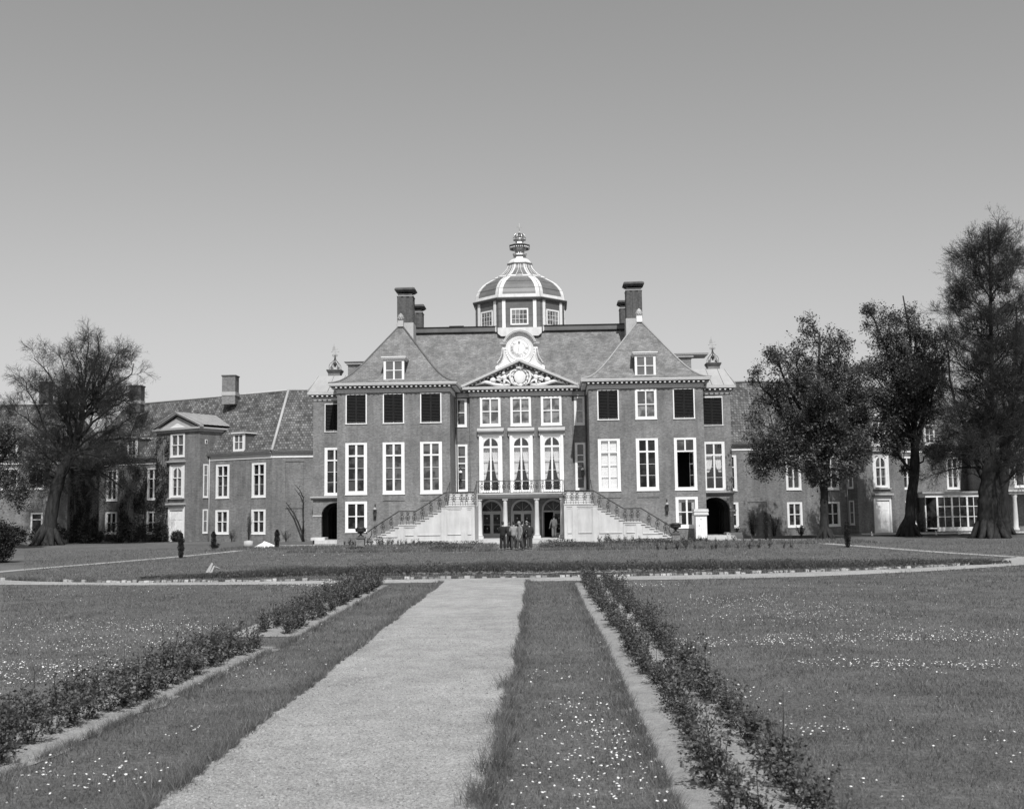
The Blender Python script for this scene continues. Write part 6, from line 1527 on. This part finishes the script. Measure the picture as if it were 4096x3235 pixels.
# T6 leafy tree cut by the left edge
b6 = (-46.9, 85.0, 0)
env6 = [((-45.6, 85, 9.5), (3.9, 3, 5.4)), ((-44.2, 85, 6.2), (4.0, 3, 3.6)), ((-43.2, 85, 9.6), (2.0, 2, 2.4)), ((-46.2, 85, 13.4), (2.3, 2, 2.6))]
lim6 = [([(0, 0, 3), (.3, 0, 7), (.8, 0, 11), (1.0, 0, 15)], .2), ([(0, 0, 3), (1.5, 0, 5.5), (3.4, .3, 7.6), (4.6, .3, 9)], .15), ([(0, 0, 3), (1.8, .3, 4.2), (4.0, .2, 4.8), (5.2, 0, 4.0)], .14), ([(0, 0, 4), (1.6, -.6, 8), (2.8, -.8, 11)], .14), ([(0, 0, 3), (-.8, -1, 6), (-1.2, -1.5, 9)], .14), ([(0, 0, 3), (1, 1.5, 5.5), (2, 2.3, 8)], .13)]
make_tree('leafy_tree', 'young-leaved tree cut off by the left edge, nearer than the bare tree', b6, [(0, 0, -.1, .4), (0, 0, 1, .3), (0, 0, 3, .26), (.1, 0, 5, .2)], lim6, env6, 61, [(11, .15, 2.5, 48, .1, .02), (9, .12, 1.3, 46, .05, .03), (6, .1, .65, 46, 0, .03)], 'leaf_tree', 6, .15, kleaf=.16)
# ------------------------------------------------------------------ shrubs, conifers, climbers
def leaf_blob(cs, n_, size, flat=.2, seed=0, asp=1.5, clump=.5):
    rg = np.random.default_rng(seed); out = []
    tot = sum(e[0]*e[2] for c, e in cs)
    for c, e in cs:
        k = int(n_*e[0]*e[2]/tot); ncl = max(4, k//22)
        d = norm(rg.normal(size=(ncl, 3))); r = rg.uniform(.45, 1.0, ncl)**.5; cc = d*r[:, None]*np.array(e)+np.array(c)
        q = cc[rg.integers(0, ncl, k)]+rg.normal(size=(k, 3))*np.array(e)*.13*clump*2; out.append(q)
    P_ = np.concatenate(out); P_[:, 2] = np.clip(P_[:, 2], .02, None)
    return leaf_quads(P_, size, flat, asp, rg)
def shrub(name, base, label, cat, cs, n_, size, mat_, seed, group=None, stems=6, sh=.6):
    t = thing(name, base, label, cat, group); V, Fc = leaf_blob(cs, n_, size, .2, seed); link(np_mesh('foliage', V, Fc, [mat_]), 'foliage', t)
    if stems:
        rg = np.random.default_rng(seed+500); s = MB()
        for k in range(stems):
            c, e = cs[k % len(cs)]; q = np.array(c)+rg.normal(size=3)*np.array(e)*.35
            s.tube([(q[0]*.2, q[1]*.2, 0), (q[0]*.6, q[1]*.6, q[2]*.5), tuple(q)], [.03, .022, .008], 4)
        link(s.mesh('stem', 'twig'), 'stem', t)
    return t
shrub('evergreen_shrub', (-30.6, 59.2, 0), 'large dark evergreen shrub cut off by the left edge of the lawn', 'shrub', [((0, 0, 1.1), (.95, .9, 1.15)), ((-.6, .3, 1.6), (.8, .8, .8))], 14000, .10, 'conifer', 3)
for i, (x, y, cs, lab) in enumerate([
    (-45.9, 98.5, [((0, 0, 1.0), (1.1, .8, 1.0)), ((-1.2, .2, .8), (.9, .7, .8)), ((1.1, 0, .7), (.8, .6, .7))], 'rounded dark shrub left of the leaning bare tree'),
    (-43.1, 99.8, [((0, 0, .8), (.9, .6, .9)), ((.9, .2, .6), (.7, .6, .6))], 'dark shrub just right of the leaning tree trunk'),
    (-40.6, 100.6, [((0, 0, .9), (1.3, .6, 1.0)), ((1.3, .1, .7), (.9, .5, .8))], 'dark shrub below the ivy-clad end of the left wing'),
    (-37.7, 101.4, [((0, 0, .8), (1.1, .5, 1.0)), ((1.0, 0, .9), (.7, .5, 1.0))], 'dark shrub under the low windows of the left wing'),
    (-34.9, 101.4, [((0, 0, .5), (.8, .4, .6))], 'low dark shrub left of the white porch door'),
    (-48.6, 97.0, [((0, 0, .8), (1.2, .8, .9))], 'dark shrub below the far left corner windows')]):
    shrub('dark_shrub', (x, y, 0), lab, 'shrub', cs, 3200, .14, 'leaf_dark', 20+i, 'dark shrubs along the left wing')
conl = ['clipped dark conifer column at the edge of the left garden path', 'dark conifer column before the left wing downpipe', 'dark conifer column beside the white sand heap', 'slender taller conifer column by the blind panel of the right wing', 'dark conifer column beside the right garden path']
for i, (x, y, h, w_) in enumerate([(-21.54, 62.74, 1.4, .37), (-24.54, 78.4, 1.25, .38), (-20.2, 79.5, 1.3, .4), (16.2, 84.2, 2.1, .38), (17.7, 66.8, 1.5, .38)]):
    rg = np.random.default_rng(80+i); t = thing('conifer_column', (x, y, 0), conl[i], 'conifer', 'small conifer columns in the garden')
    n_ = 3000; z = rg.random(n_)*h; prf = w_/2*np.interp(z/h, [0, .12, .4, .8, 1], [.45, .8, 1, .95, .45])*(1+.12*np.sin(z*14)); a = rg.uniform(0, 6.28, n_); r = prf*np.sqrt(rg.random(n_))
    V, Fc = leaf_quads(np.c_[r*np.cos(a), r*np.sin(a), z+.03], .07, 0, 2.2, rg); link(np_mesh('foliage', V, Fc, ['conifer']), 'foliage', t)
    s = MB(); s.tube([(0, 0, 0), (0, 0, h*.9)], [.03, .01], 5); link(s.mesh('trunk', 'bark'), 'trunk', t)
# trained bare tree on the blind wall and thin shrubs
t = thing('wall_tree', (-22.1, 96.4, 0), 'small crooked bare tree trained against the blind brick panel', 'tree'); s = MB()
s.tube([(0, 0, 0), (-.15, 0, .8), (-.5, 0, 1.7), (-.95, .2, 2.5), (-1.45, .25, 3.2), (-1.7, .3, 3.5)], [.11, .09, .075, .06, .035, .015], 7)
s.tube([(-.1, 0, .7), (-.05, 0, 1.6), (-.12, .1, 2.8), (-.1, .2, 3.9), (-.45, .2, 4.6), (-.95, .3, 5.1)], [.08, .065, .055, .045, .035, .012], 7)
rg = np.random.default_rng(5)
for k in range(26):
    q = [(-.05, 0, 1.6), (-.1, .1, 2.8), (-.1, .2, 3.9), (-.6, .2, 4.7), (-.95, .2, 2.5), (-1.45, .25, 3.2), (-.5, 0, 1.7)][k % 7]; a = rg.uniform(-1, 1)
    s.tube([q, (q[0]+a*.25, q[1]-.03, q[2]+rg.uniform(.05, .25)), (q[0]+a*.4, q[1]-.05, q[2]+rg.uniform(.1, .5))], [.018, .012, .005], 4)
link(s.mesh('branches', 'bark'), 'branches', t)
for i, (x, y, h, lab, fm) in enumerate([(-27.5, 98.0, 2.9, 'thin bare sapling between the left wing windows', 'bud'), (-29.2, 98.6, 1.2, 'small bushy plant left of the thin sapling', 'leaf_hedge'), (-23.6, 96.0, 1.0, 'small pale bush left of the trained wall tree', 'leaf_tree'), (-20.6, 95.0, .9, 'small dark bush right of the trained wall tree', 'leaf_hedge'), (-24.7, 79.3, .4, 'low dark plant at the foot of the conifer column', 'leaf_dark')]):
    rg = np.random.default_rng(300+i); t = thing('garden_shrub', (x, y, 0), lab, 'shrub'); s = MB(); lp = []
    for k in range(9):
        a = rg.uniform(0, 6.28); sp = rg.uniform(.1, .45)*(.5 if h > 2 else 1); hh_ = h*rg.uniform(.6, 1)
        s.tube([(0, 0, 0), (sp*.3*math.cos(a), sp*.3*math.sin(a), hh_*.5), (sp*math.cos(a), sp*math.sin(a), hh_)], [.025, .015, .005], 4)
        for j in range(60): tt = rg.uniform(.25, 1)**.8; lp.append(np.array([sp*tt*math.cos(a), sp*tt*math.sin(a), hh_*tt])+rg.normal(0, .07, 3))
    link(s.mesh('stem', 'twig'), 'stem', t); V, Fc = leaf_quads(np.array(lp), .07, .1, 1.6, rg); link(np_mesh('foliage', V, Fc, [fm]), 'foliage', t)
for i, (x, y, h, lab) in enumerate([(17.1, 94.8, 2.3, 'tall leafy shrub before the blind panel of the right wing'), (19.0, 95.2, 2.1, 'leafy shrub right of the blind panel of the right wing'), (15.6, 94.6, .9, 'low plant next to the right archway step'), (21.4, 95.5, .9, 'low plant under the first window of the right wing'), (23.5, 96.0, 1.1, 'low bushy plant left of the broad tree trunk'), (34.2, 103.0, 1.9, 'thin shrub against the wall left of the garden room')]):
    rg = np.random.default_rng(400+i); t = thing('wall_shrub', (x, y, 0), lab, 'shrub', None); s = MB(); lp = []
    for k in range(12):
        a = rg.uniform(0, 6.28); sp = rg.uniform(.15, .6); hh_ = h*rg.uniform(.6, 1.05)
        s.tube([(sp*.2*math.cos(a), sp*.2*math.sin(a), 0), (sp*.5*math.cos(a), sp*.5*math.sin(a), hh_*.5), (sp*math.cos(a), sp*math.sin(a), hh_)], [.025, .016, .005], 4)
        for j in range(48): tt = rg.uniform(.2, 1); lp.append(np.array([sp*tt*math.cos(a), sp*tt*math.sin(a), hh_*tt])+rg.normal(0, .06, 3))
    link(s.mesh('stem', 'twig'), 'stem', t); V, Fc = leaf_quads(np.array(lp), .10, .1, 1.6, rg); link(np_mesh('foliage', V, Fc, ['leaf_hedge']), 'foliage', t)
# creepers on the left wing
def creeper(name, T, u0, u1, z1, n_, label, seed, dens=lambda u, z: 1.0):
    rg = np.random.default_rng(seed); o = T((u0+.5*(u1-u0), .1, 0)); t = thing(name, o, label, 'climbing plant'); P_ = []; s = MB()
    k = 0
    while len(P_) < n_ and k < n_*12:
        k += 1; u = rg.uniform(u0, u1); z = rg.uniform(0, z1)
        v = .5+.5*math.sin(u*2.1+math.sin(z*1.3)*1.6)*math.cos(z*.8+u*.7); 
        if rg.random() < v*dens(u, z)*1.1-.1: P_.append(T((u, rg.uniform(.03, .14), z)))
    P_ = np.array(P_)-np.array(o); V, Fc = leaf_quads(P_, .13, 0, 1.3, rg); link(np_mesh('foliage', V, Fc, ['leaf_dark']), 'foliage', t)
    for j in range(int((u1-u0)*1.6)):
        u = rg.uniform(u0, u1); pts = []
        for q in range(9): pts.append(tuple(np.array(T((u, .06, z1*rg.uniform(.7, 1)*q/8)))-np.array(o))); u = min(max(u+rg.normal(0, .18), u0), u1)
        s.tube([(a, b, z1*(i/8)*.9) for i, (a, b, c) in enumerate(pts)], [.035-.0035*i for i in range(9)], 4)
    link(s.mesh('stem', 'twig'), 'stem', t)
creeper('wall_creeper', TRl, 14.1-1.85, 14.1-.02, 10.0, 2600, 'dark creeper climbing the left corner of the porch block', 1)
creeper('wall_creeper', TBl, 14.2, 20.9, 7.3, 4600, 'bare-stemmed creeper spread over the wall between the left wing windows', 2, lambda u, z: (0 if (15.0 < u < 16.75 and (z > 4 or .7 < z < 2.9)) else .75))
creeper('wall_creeper', (lambda q: (AX-43.4+q[1], 102.0+q[0], q[2])), .4, 6.8, 7.4, 6500, 'dense dark creeper on the shaded side wall of the far left pavilion', 3)
# ------------------------------------------------------------------ garden and wall objects
def urn(x, y, label):
    t = thing('garden_urn', (x, y, 0), label, 'urn', 'iron urns before the staircases')
    p_ = MB(); p_.box(-.34, .34, -.34, .34, 0, .12); p_.box(-.27, .27, -.27, .27, .12, .70); p_.box(-.31, .31, -.31, .31, .12, .2); p_.m = 1; p_.box(-.33, .33, -.33, .33, .70, .80)
    link(p_.mesh('pedestal', ['brick', 'lead_dark']), 'pedestal', t)
    u = MB(); u.lathe([(.22, .80), (.22, .86), (.12, .90), (.07, .98), (.09, 1.04), (.2, 1.10), (.36, 1.20), (.38, 1.28), (.36, 1.32), (.44, 1.37), (.44, 1.41), (.36, 1.41), (.30, 1.36)], 0, 0, 20, cap=False)
    for k in range(16): a = 2*math.pi*k/16; u.ball((.33*math.cos(a), .33*math.sin(a), 1.2), .05, 6, 4)
    u.lathe([(.0, 1.40), (.30, 1.40), (.28, 1.47), (0.0, 1.49)], 0, 0, 14, cap=False)
    link(u.mesh('vase', 'iron'), 'vase', t)
urn(-13.42, 76.0, 'black iron urn on a brick pedestal before the left staircase'); urn(8.55, 77.0, 'black iron urn on a brick pedestal before the right staircase')
t = thing('wooden_post_box', (11.45, 85.6, 0), 'chest-high white boarded post with stepped cap beside the right archway', 'post')
b = MB(); b.box(-.43, .43, -.42, .42, .12, 1.88)
for k in range(6): b.box(-.43+.143*k+.005, -.43+.143*(k+1)-.005, -.435, -.42, .14, 1.86)
link(b.mesh('boarded_shaft', 'white'), 'boarded_shaft', t)
b = MB(); b.box(-.47, .47, -.46, .46, 1.88, 1.96); b.box(-.56, .56, -.55, .55, 1.96, 2.08); b.box(-.53, .53, -.52, .52, 2.08, 2.2); b.box(-.57, .57, -.56, .56, 2.2, 2.32); b.box(-.55, .55, -.54, .54, 2.32, 2.42); link(b.mesh('stepped_cap', 'curtain'), 'stepped_cap', t)
b = MB(); b.ball((-.02, -.44, 1.62), .035, 6, 4, sy=.3); b.ball((-.16, -.44, 1.14), .035, 6, 4, sy=.3); link(b.mesh('bolt_hole', 'shutter'), 'bolt_hole', t)
def lantern(x, y, z, label, white=False):
    t = thing('wall_lantern', (x, y, z), label, 'lantern', 'wall lanterns'); b = MB(); b.box(-.05, .05, 0, .06, -.25, .95); b.box(-.11, .11, -.26, -.04, -.02, .01); b.tube([(0, .02, -.2), (0, -.15, -.2), (0, -.15, 0)], .015, 4)
    for sx in (-.1, .1):
        for sy in (-.25, -.05): b.box(sx-.012, sx+.012, sy-.012, sy+.012, 0, .5)
    link(b.mesh('bracket', 'iron'), 'bracket', t)
    c = MB(); c.lathe([(.16, .5), (.15, .56), (.10, .64), (.03, .70)], 0, -.15, 10); link(c.mesh('cap', 'lead' if not white else 'white'), 'cap', t)
    g_ = MB(); g_.box(-.085, .085, -.235, -.065, .02, .5); link(g_.mesh('lamp_glass', 'glass'), 'lamp_glass', t)
lantern(-14.2, 86.95, 2.2, 'black wall lantern between window and left staircase'); lantern(9.02, 86.95, 2.28, 'black wall lantern left of the pale shuttered low window')
lantern(PCX[0]+PW+.45, 91.5, 5.2, 'white capped lantern in the corner above the left steps', True); lantern(PCX[1]-PW-.45, 91.5, 5.3, 'white capped lantern in the corner above the right steps', True)
def vane(x, y, z, label):
    t = thing('weather_vane', (x, y, z), label, 'weather vane', 'weather vanes on the square stacks'); b = MB()
    for k in range(4):
        a = math.pi/4+k*math.pi/2; c, s = math.cos(a), math.sin(a)
        b.tube([(r*c, r*s, z_) for r, z_ in ((.5, 0), (.60, .15), (.60, .35), (.48, .55), (.30, .66), (.30, .72), (.16, .8), (.08, .95), (.05, 1.15))], .022, 4)
        b.tube([(r*c, r*s, z_) for r, z_ in ((.42, 0), (.36, .2), (.26, .42), (.16, .6), (.05, .7))], .018, 4)
        b.tube([((.38+.1*math.cos(q*.8))*c, (.38+.1*math.cos(q*.8))*s, .18+.1*math.sin(q*.8)) for q in range(9)], .02, 4)
    b.ball((0, 0, .52), .15, 8, 6); b.ball((0, 0, .36), .10, 8, 6); b.tube([(0, 0, .3), (0, 0, 1.2)], .04, 5)
    link(b.mesh('scroll_stand', 'iron'), 'scroll_stand', t)
    b = MB(); b.tube([(0, 0, 1.15), (0, 0, 1.9)], .016, 4)
    for s in (-1, 1): b.tube([(s*.12+.1*math.cos(q*.8), 0, 1.28+.1*math.sin(q*.8)) for q in range(9)], .025, 4); b.ball((s*.08, 0, 1.28), .06, 6, 4); b.tube([(0, 0, 1.55), (s*.3, 0, 1.57)], .014, 4); b.prism([(s*.3, 1.5), (s*.36, 1.62), (s*.24, 1.6)], -.01, .01, 'y')
    b.prism([(-.26, 1.64), (.26, 1.80), (.24, 1.84), (.02, 1.74), (0, 2.0), (-.06, 2.06), (-.09, 2.3), (-.12, 2.06), (-.2, 2.0), (-.24, 1.70)], -.012, .012, 'y')
    link(b.mesh('vane_figure', 'lead'), 'vane_figure', t)
vane(-18.3, 91.2, 14.55, 'wrought iron weather vane on the brick stack left of the palace'); vane(13.62, 91.2, 14.55, 'wrought iron weather vane on the brick stack right of the palace')
# sand heap, stone, splintered stump, pegs, kerb
s = MB(); K, n_ = 18, 6; vs = []; fs = []
rg = np.random.default_rng(9)
for i in range(n_+1):
    for k in range(K):
        a = 2*math.pi*k/K; r = i/n_; rr = (1.35 if math.cos(a) > 0 else .85); vs.append((r*rr*math.cos(a), r*.55*math.sin(a), max(0, .42*(1-r)**1.15*(1+.12*math.sin(3*a+i)))))
for i in range(n_):
    for k in range(K): a, b = i*K+k, i*K+(k+1) % K; fs.append((a, b, b+K, a+K))
s.add([(x-21.7, y+81.6, z) for x, y, z in vs], fs, True); ob = s.build('sand_heap', 'sand', at=(-21.7, 81.6, 0)); tag(ob, 'small heap of bright white sand at the edge of the lawn', 'sand heap')
s = MB(); s.tube([(-22.95, 80.7, .26), (-22.6, 80.75, .27), (-22.35, 80.8, .25)], [.26, .29, .25], 12); ob = s.build('stone_roller', 'trim', at=(-22.6, 80.7, 0)); tag(ob, 'pale stone drum lying beside the white sand heap', 'stone drum')
t = thing('splintered_stump', (-14.72, 46.7, 0), 'small splintered pale stump sticking out of the lawn', 'stump'); s = MB()
s.prism([(-.22, 0), (-.04, 0), (.10, .36), (.04, .42), (-.02, .32)], -.05, .05, 'y'); s.prism([(-.02, 0), (.08, 0), (.20, .28), (.14, .30)], -.09, -.0, 'y'); s.tube([(.1, 0, .22), (.25, -.02, .24), (.42, -.05, .17)], [.03, .02, .01], 5)
link(s.mesh('split_wood', 'trim'), 'split_wood', t)
for i, (x, y, lab) in enumerate([(26.6, 92.6, 'short white peg left of the slimmer leafy tree'), (31.9, 92.6, 'short white peg right of the slimmer leafy tree'), (34.0, 93.2, 'short white peg before the garden room'), (39.6, 93.0, 'short white peg before the portico column')]):
    s = MB(); s.prism([(x-.05, 0), (x+.06, 0), (x-.01, .36), (x-.08, .36)], y, y+.06, 'y'); s.box(x-.1, x+.1, y-.02, y+.08, 0, .03); ob = s.build('white_peg', 'white', at=(x, y, 0)); tag(ob, lab, 'peg', 'white pegs by the right wing')
s = MB(); s.box(26.5, 60, 95.3, 95.45, 0, .14); s.build('low_kerb', 'stone', kind='structure')
poly_sheet('painted_shade_bed', [(19, 88.5), (25, 89.8), (62, 90.5), (62, 95.2), (26, 95.2), (20.5, 94.5)], .009, 'soil_dark')  # dark sheet: tree shadows painted in together with the ditch and its soil
poly_sheet('paved_strip', [(26, 95.45), (62, 95.45), (62, 101), (28, 99.5)], .011, 'gravel')

# ------------------------------------------------------------------ people
def skin(name, mats, parent, J, E_, root, sub=1):
    """J: list of (x,y,z,rx,ry)"""
    me = bpy.data.meshes.new(name); me.from_pydata([j[:3] for j in J], E_, []); ob = bpy.data.objects.new('tmp', me); COL.objects.link(ob)
    md = ob.modifiers.new('s', 'SKIN'); md.use_smooth_shade = True
    for i, j in enumerate(J):
        me.skin_vertices[0].data[i].radius = (j[3], j[4]); me.skin_vertices[0].data[i].use_root = (i == root)
    sb = ob.modifiers.new('u', 'SUBSURF'); sb.levels = sub; sb.render_levels = sub
    dg = bpy.context.evaluated_depsgraph_get(); dg.update()
    m2 = bpy.data.meshes.new_from_object(ob.evaluated_get(dg)); m2.name = name
    bpy.data.objects.remove(ob); m2.materials.clear(); m2.materials.append(M[mats])
    m2.polygons.foreach_set('use_smooth', [True]*len(m2.polygons))
    return link(m2, name, parent)
M['skin'] = simple('skin', 0.27, 0.6, 8, 0.06)
for nm_, v in (('suit_dark', .012), ('suit_mid', .022), ('jacket_light', .27), ('coat', .20), ('suit_grey', .13), ('trouser_mid', .055), ('shoe', .02), ('hair', .02), ('hair_grey', .3), ('shirt', .6)): M[nm_] = simple(nm_, v, .85 if nm_ != 'shoe' else .35, 9, .15)
def person(x, y, rz, label, jacket, trousers, hair, arms, stride=.0, z=0.0, s_=1.02, coat=False, lean=0.0, bald=False, group='group of men on the terrace path', tilt=0.0, glasses=False, legx=.10):
    t = thing('person', (x, y, z), label, 'person', group, rz); t.scale = (s_,)*3
    # local: faces -y. arms: ((elbow),(wrist)) offsets for left(-x) and right(+x) sides
    L = lambda q, zz: q+lean*(zz-.9)*-1
    hip, kn, an = .93, .50, .08
    J = []; E_ = []
    def a(x_, y_, z_, rx, ry=None): J.append((x_, L(y_, z_) if z_ > .9 else y_, z_, rx, ry or rx)); return len(J)-1
    pel = a(0, 0, .96, .13, .10); sp = a(0, -.01, 1.14, .12, .09); ch = a(0, -.01, 1.30, .125, .09); nk = a(0, .01, 1.47, .055); hd0 = a(0, -.01+tilt*.3, 1.56, .066, .075); hd1 = a(0, -.02+tilt, 1.66, .078, .092); hd2 = a(0, -.0+tilt, 1.73, .058, .07)
    E_ += [(pel, sp), (sp, ch), (ch, nk), (nk, hd0), (hd0, hd1), (hd1, hd2)]
    hands = []
    for sd, (el, wr) in zip((-1, 1), arms):
        sh = a(sd*.155, 0, 1.385, .045); e = a(el[0], el[1], el[2], .038); w_ = a(wr[0], wr[1], wr[2], .026, .03)
        E_ += [(ch, sh), (sh, e), (e, w_)]
        d = (Vector(wr)-Vector(el)).normalized(); pm = Vector(wr)+d*.075; side_ = d.cross(Vector((0, 1, .2))).normalized()
        p_ = a(pm.x, pm.y, pm.z, .022, .036); E_.append((w_, p_))
        for f, (o, ln) in enumerate(((-.027, .07), (-.009, .082), (.010, .076), (.028, .06))):
            b0 = pm+side_*o+d*.035; b1 = b0+d*ln*.55+Vector((0, -.012, 0)); b2 = b1+d*ln*.4+Vector((0, -.022, .004))
            i0 = a(*b0, .009); i1 = a(*b1, .0085); i2 = a(*b2, .007); E_ += [(p_, i0), (i0, i1), (i1, i2)]
        th = Vector(wr)+d*.03-side_*.03; i0 = a(*th, .011); i1 = a(*(th+d*.035-side_*.02+Vector((0, -.015, 0))), .009); E_ += [(w_, i0), (i0, i1)]
    feet = []
    for sd in (-1, 1):
        st = stride*sd
        h_ = a(sd*.09, 0, .88, .085); k_ = a(sd*legx, st*.5-.015*(1 if st <= 0 else 1), kn, .055); n_ = a(sd*legx*1.05, st, an, .04); to = a(sd*legx*1.2, st-.17, .035, .035, .03); E_ += [(pel, h_), (h_, k_), (k_, n_), (n_, to)]; feet.append((sd, st))
    skin('body', 'skin', t, J, E_, 0)
    # jacket
    hem = .50 if coat else .80
    J = []; E_ = []
    j = [a(0, 0, hem, .20 if not coat else .22, .15 if not coat else .18), a(0, 0, 1.0, .20, .14), a(0, -.01, 1.16, .19, .135), a(0, -.01, 1.33, .215, .14), a(0, .01, 1.44, .13, .10)]
    if coat: j.insert(1, a(0, 0, .75, .20, .16))
    seq = j; E_ += [(seq[i], seq[i+1]) for i in range(len(seq)-1)]; chn = j[-2]
    for sd, (el, wr) in zip((-1, 1), arms):
        sh = a(sd*.175, 0, 1.405, .092); e = a(el[0], el[1], el[2], .062); wv = Vector(el).lerp(Vector(wr), .93); w_ = a(*wv, .047); E_ += [(chn, sh), (sh, e), (e, w_)]
    skin('coat' if coat else 'jacket', jacket, t, J, E_, 0)
    # trousers
    J = []; E_ = []
    p_ = a(0, 0, .95, .155, .12)
    for sd, st in feet:
        h_ = a(sd*.09, 0, .84, .115, .12); k_ = a(sd*legx, st*.5-.015, kn, .098, .10); n_ = a(sd*legx*1.05, st, .11, .088, .10); E_ += [(p_, h_), (h_, k_), (k_, n_)]
    skin('trousers', trousers, t, J, E_, 0)
    for sd, st in feet:
        sh = MB(); sh.ball((sd*legx*1.12, st-.06, .05), .13, 8, 6, sz=.38, sx=.38, sy=1.1); link(sh.mesh('shoe', 'shoe'), 'shoe', t)
    hy = L(-.0+tilt, 1.68)
    h = MB()
    if bald: 
        for k in range(7): an_ = math.pi*(k/6); h.ball((.082*math.cos(an_), hy+.02+.075*math.sin(an_), 1.62), .03, 6, 4)
    else:
        h.ball((0, hy+.015, 1.705), .095, 12, 8, sz=.82, sx=.93, sy=1.08); h.ball((0, hy+.05, 1.64), .075, 10, 6, sx=1.05)
    link(h.mesh('hair', hair), 'hair', t)
    f = MB(); fy = L(-.02+tilt, 1.64)-.09
    for sx in (-.03, .03): f.ball((sx, fy+.004, 1.65), .012, 6, 4)
    f.box(-.022, .022, fy-.004, fy+.006, 1.578, 1.586)
    if glasses:
        f.box(-.062, .062, fy-.014, fy-.006, 1.635, 1.668)
    link(f.mesh('eyes_and_mouth', 'hair'), 'eyes_and_mouth', t)
    f = MB(); f.tube([(0, fy, 1.66), (0, fy-.022, 1.615), (0, fy, 1.605)], [.008, .014, .008], 5)
    for sx in (-.08, .08): f.ball((sx, fy+.09, 1.64), .025, 6, 5, sx=.4, sz=1.2)
    link(f.mesh('nose_and_ears', 'skin'), 'nose_and_ears', t)
    c = MB(); c.lathe([(.058, 1.48), (.060, 1.515), (.056, 1.525)], 0, L(.01, 1.47), 12); link(c.mesh('collar', 'shirt'), 'collar', t)
    return t
down = (((-.24, .02, 1.14), (-.25, -.04, .88)), ((.24, .02, 1.14), (.25, -.04, .88)))
infront = (((-.25, .0, 1.14), (-.14, -.22, 1.05)), ((.25, .0, 1.14), (.12, -.22, 1.08)))
behind = (((-.23, .08, 1.14), (-.08, .17, .90)), ((.23, .08, 1.14), (.06, .17, .92)))
hiphand = (((-.24, .02, 1.14), (-.16, -.16, 1.02)), ((.38, .04, 1.16), (.20, -.02, .98)))
PI = math.pi
person(-3.18, 68.9, PI*.97, 'man in a dark suit seen from behind, leftmost of the standing group', 'suit_dark', 'suit_dark', 'hair', infront, .05)
person(-2.82, 69.9, .25, 'dark-suited man in sunglasses facing the camera beside the leftmost man', 'suit_mid', 'suit_mid', 'hair', down, .04, glasses=True)
person(-2.50, 69.2, PI*1.02, 'man in a light jacket and darker trousers seen from behind', 'jacket_light', 'trouser_mid', 'hair', infront, .05)
person(-2.08, 68.7, -1.05, 'grey-haired man in a long pale raincoat with bowed head', 'coat', 'trouser_mid', 'hair_grey', ((( -.23, -.06, 1.14), (-.16, -.16, .90)), ((.23, .02, 1.14), (.24, -.08, .88))), .16, coat=True, lean=.06, tilt=-.04)
person(-1.98, 70.3, PI*.8, 'dark-haired man mostly hidden behind the pale raincoat', 'suit_mid', 'suit_dark', 'hair', down, .04)
person(-1.74, 71.6, -.35, 'bespectacled grey-haired man in a dark suit facing left', 'suit_dark', 'suit_dark', 'hair_grey', infront, .04, s_=1.05, glasses=True, bald=True)
person(-1.52, 70.0, PI*1.05, 'man in a dark suit seen from behind with a hand on his hip', 'suit_mid', 'trouser_mid', 'hair', hiphand, .05, s_=.97)
person(0.06, 88.9, PI*1.0, 'man in a grey suit stepping through the half open glass door', 'suit_grey', 'suit_grey', 'hair', (((-.22, .04, 1.14), (-.2, -.04, .90)), ((.27, .06, 1.14), (.33, -.04, .88))), .14, z=.25, group=None)
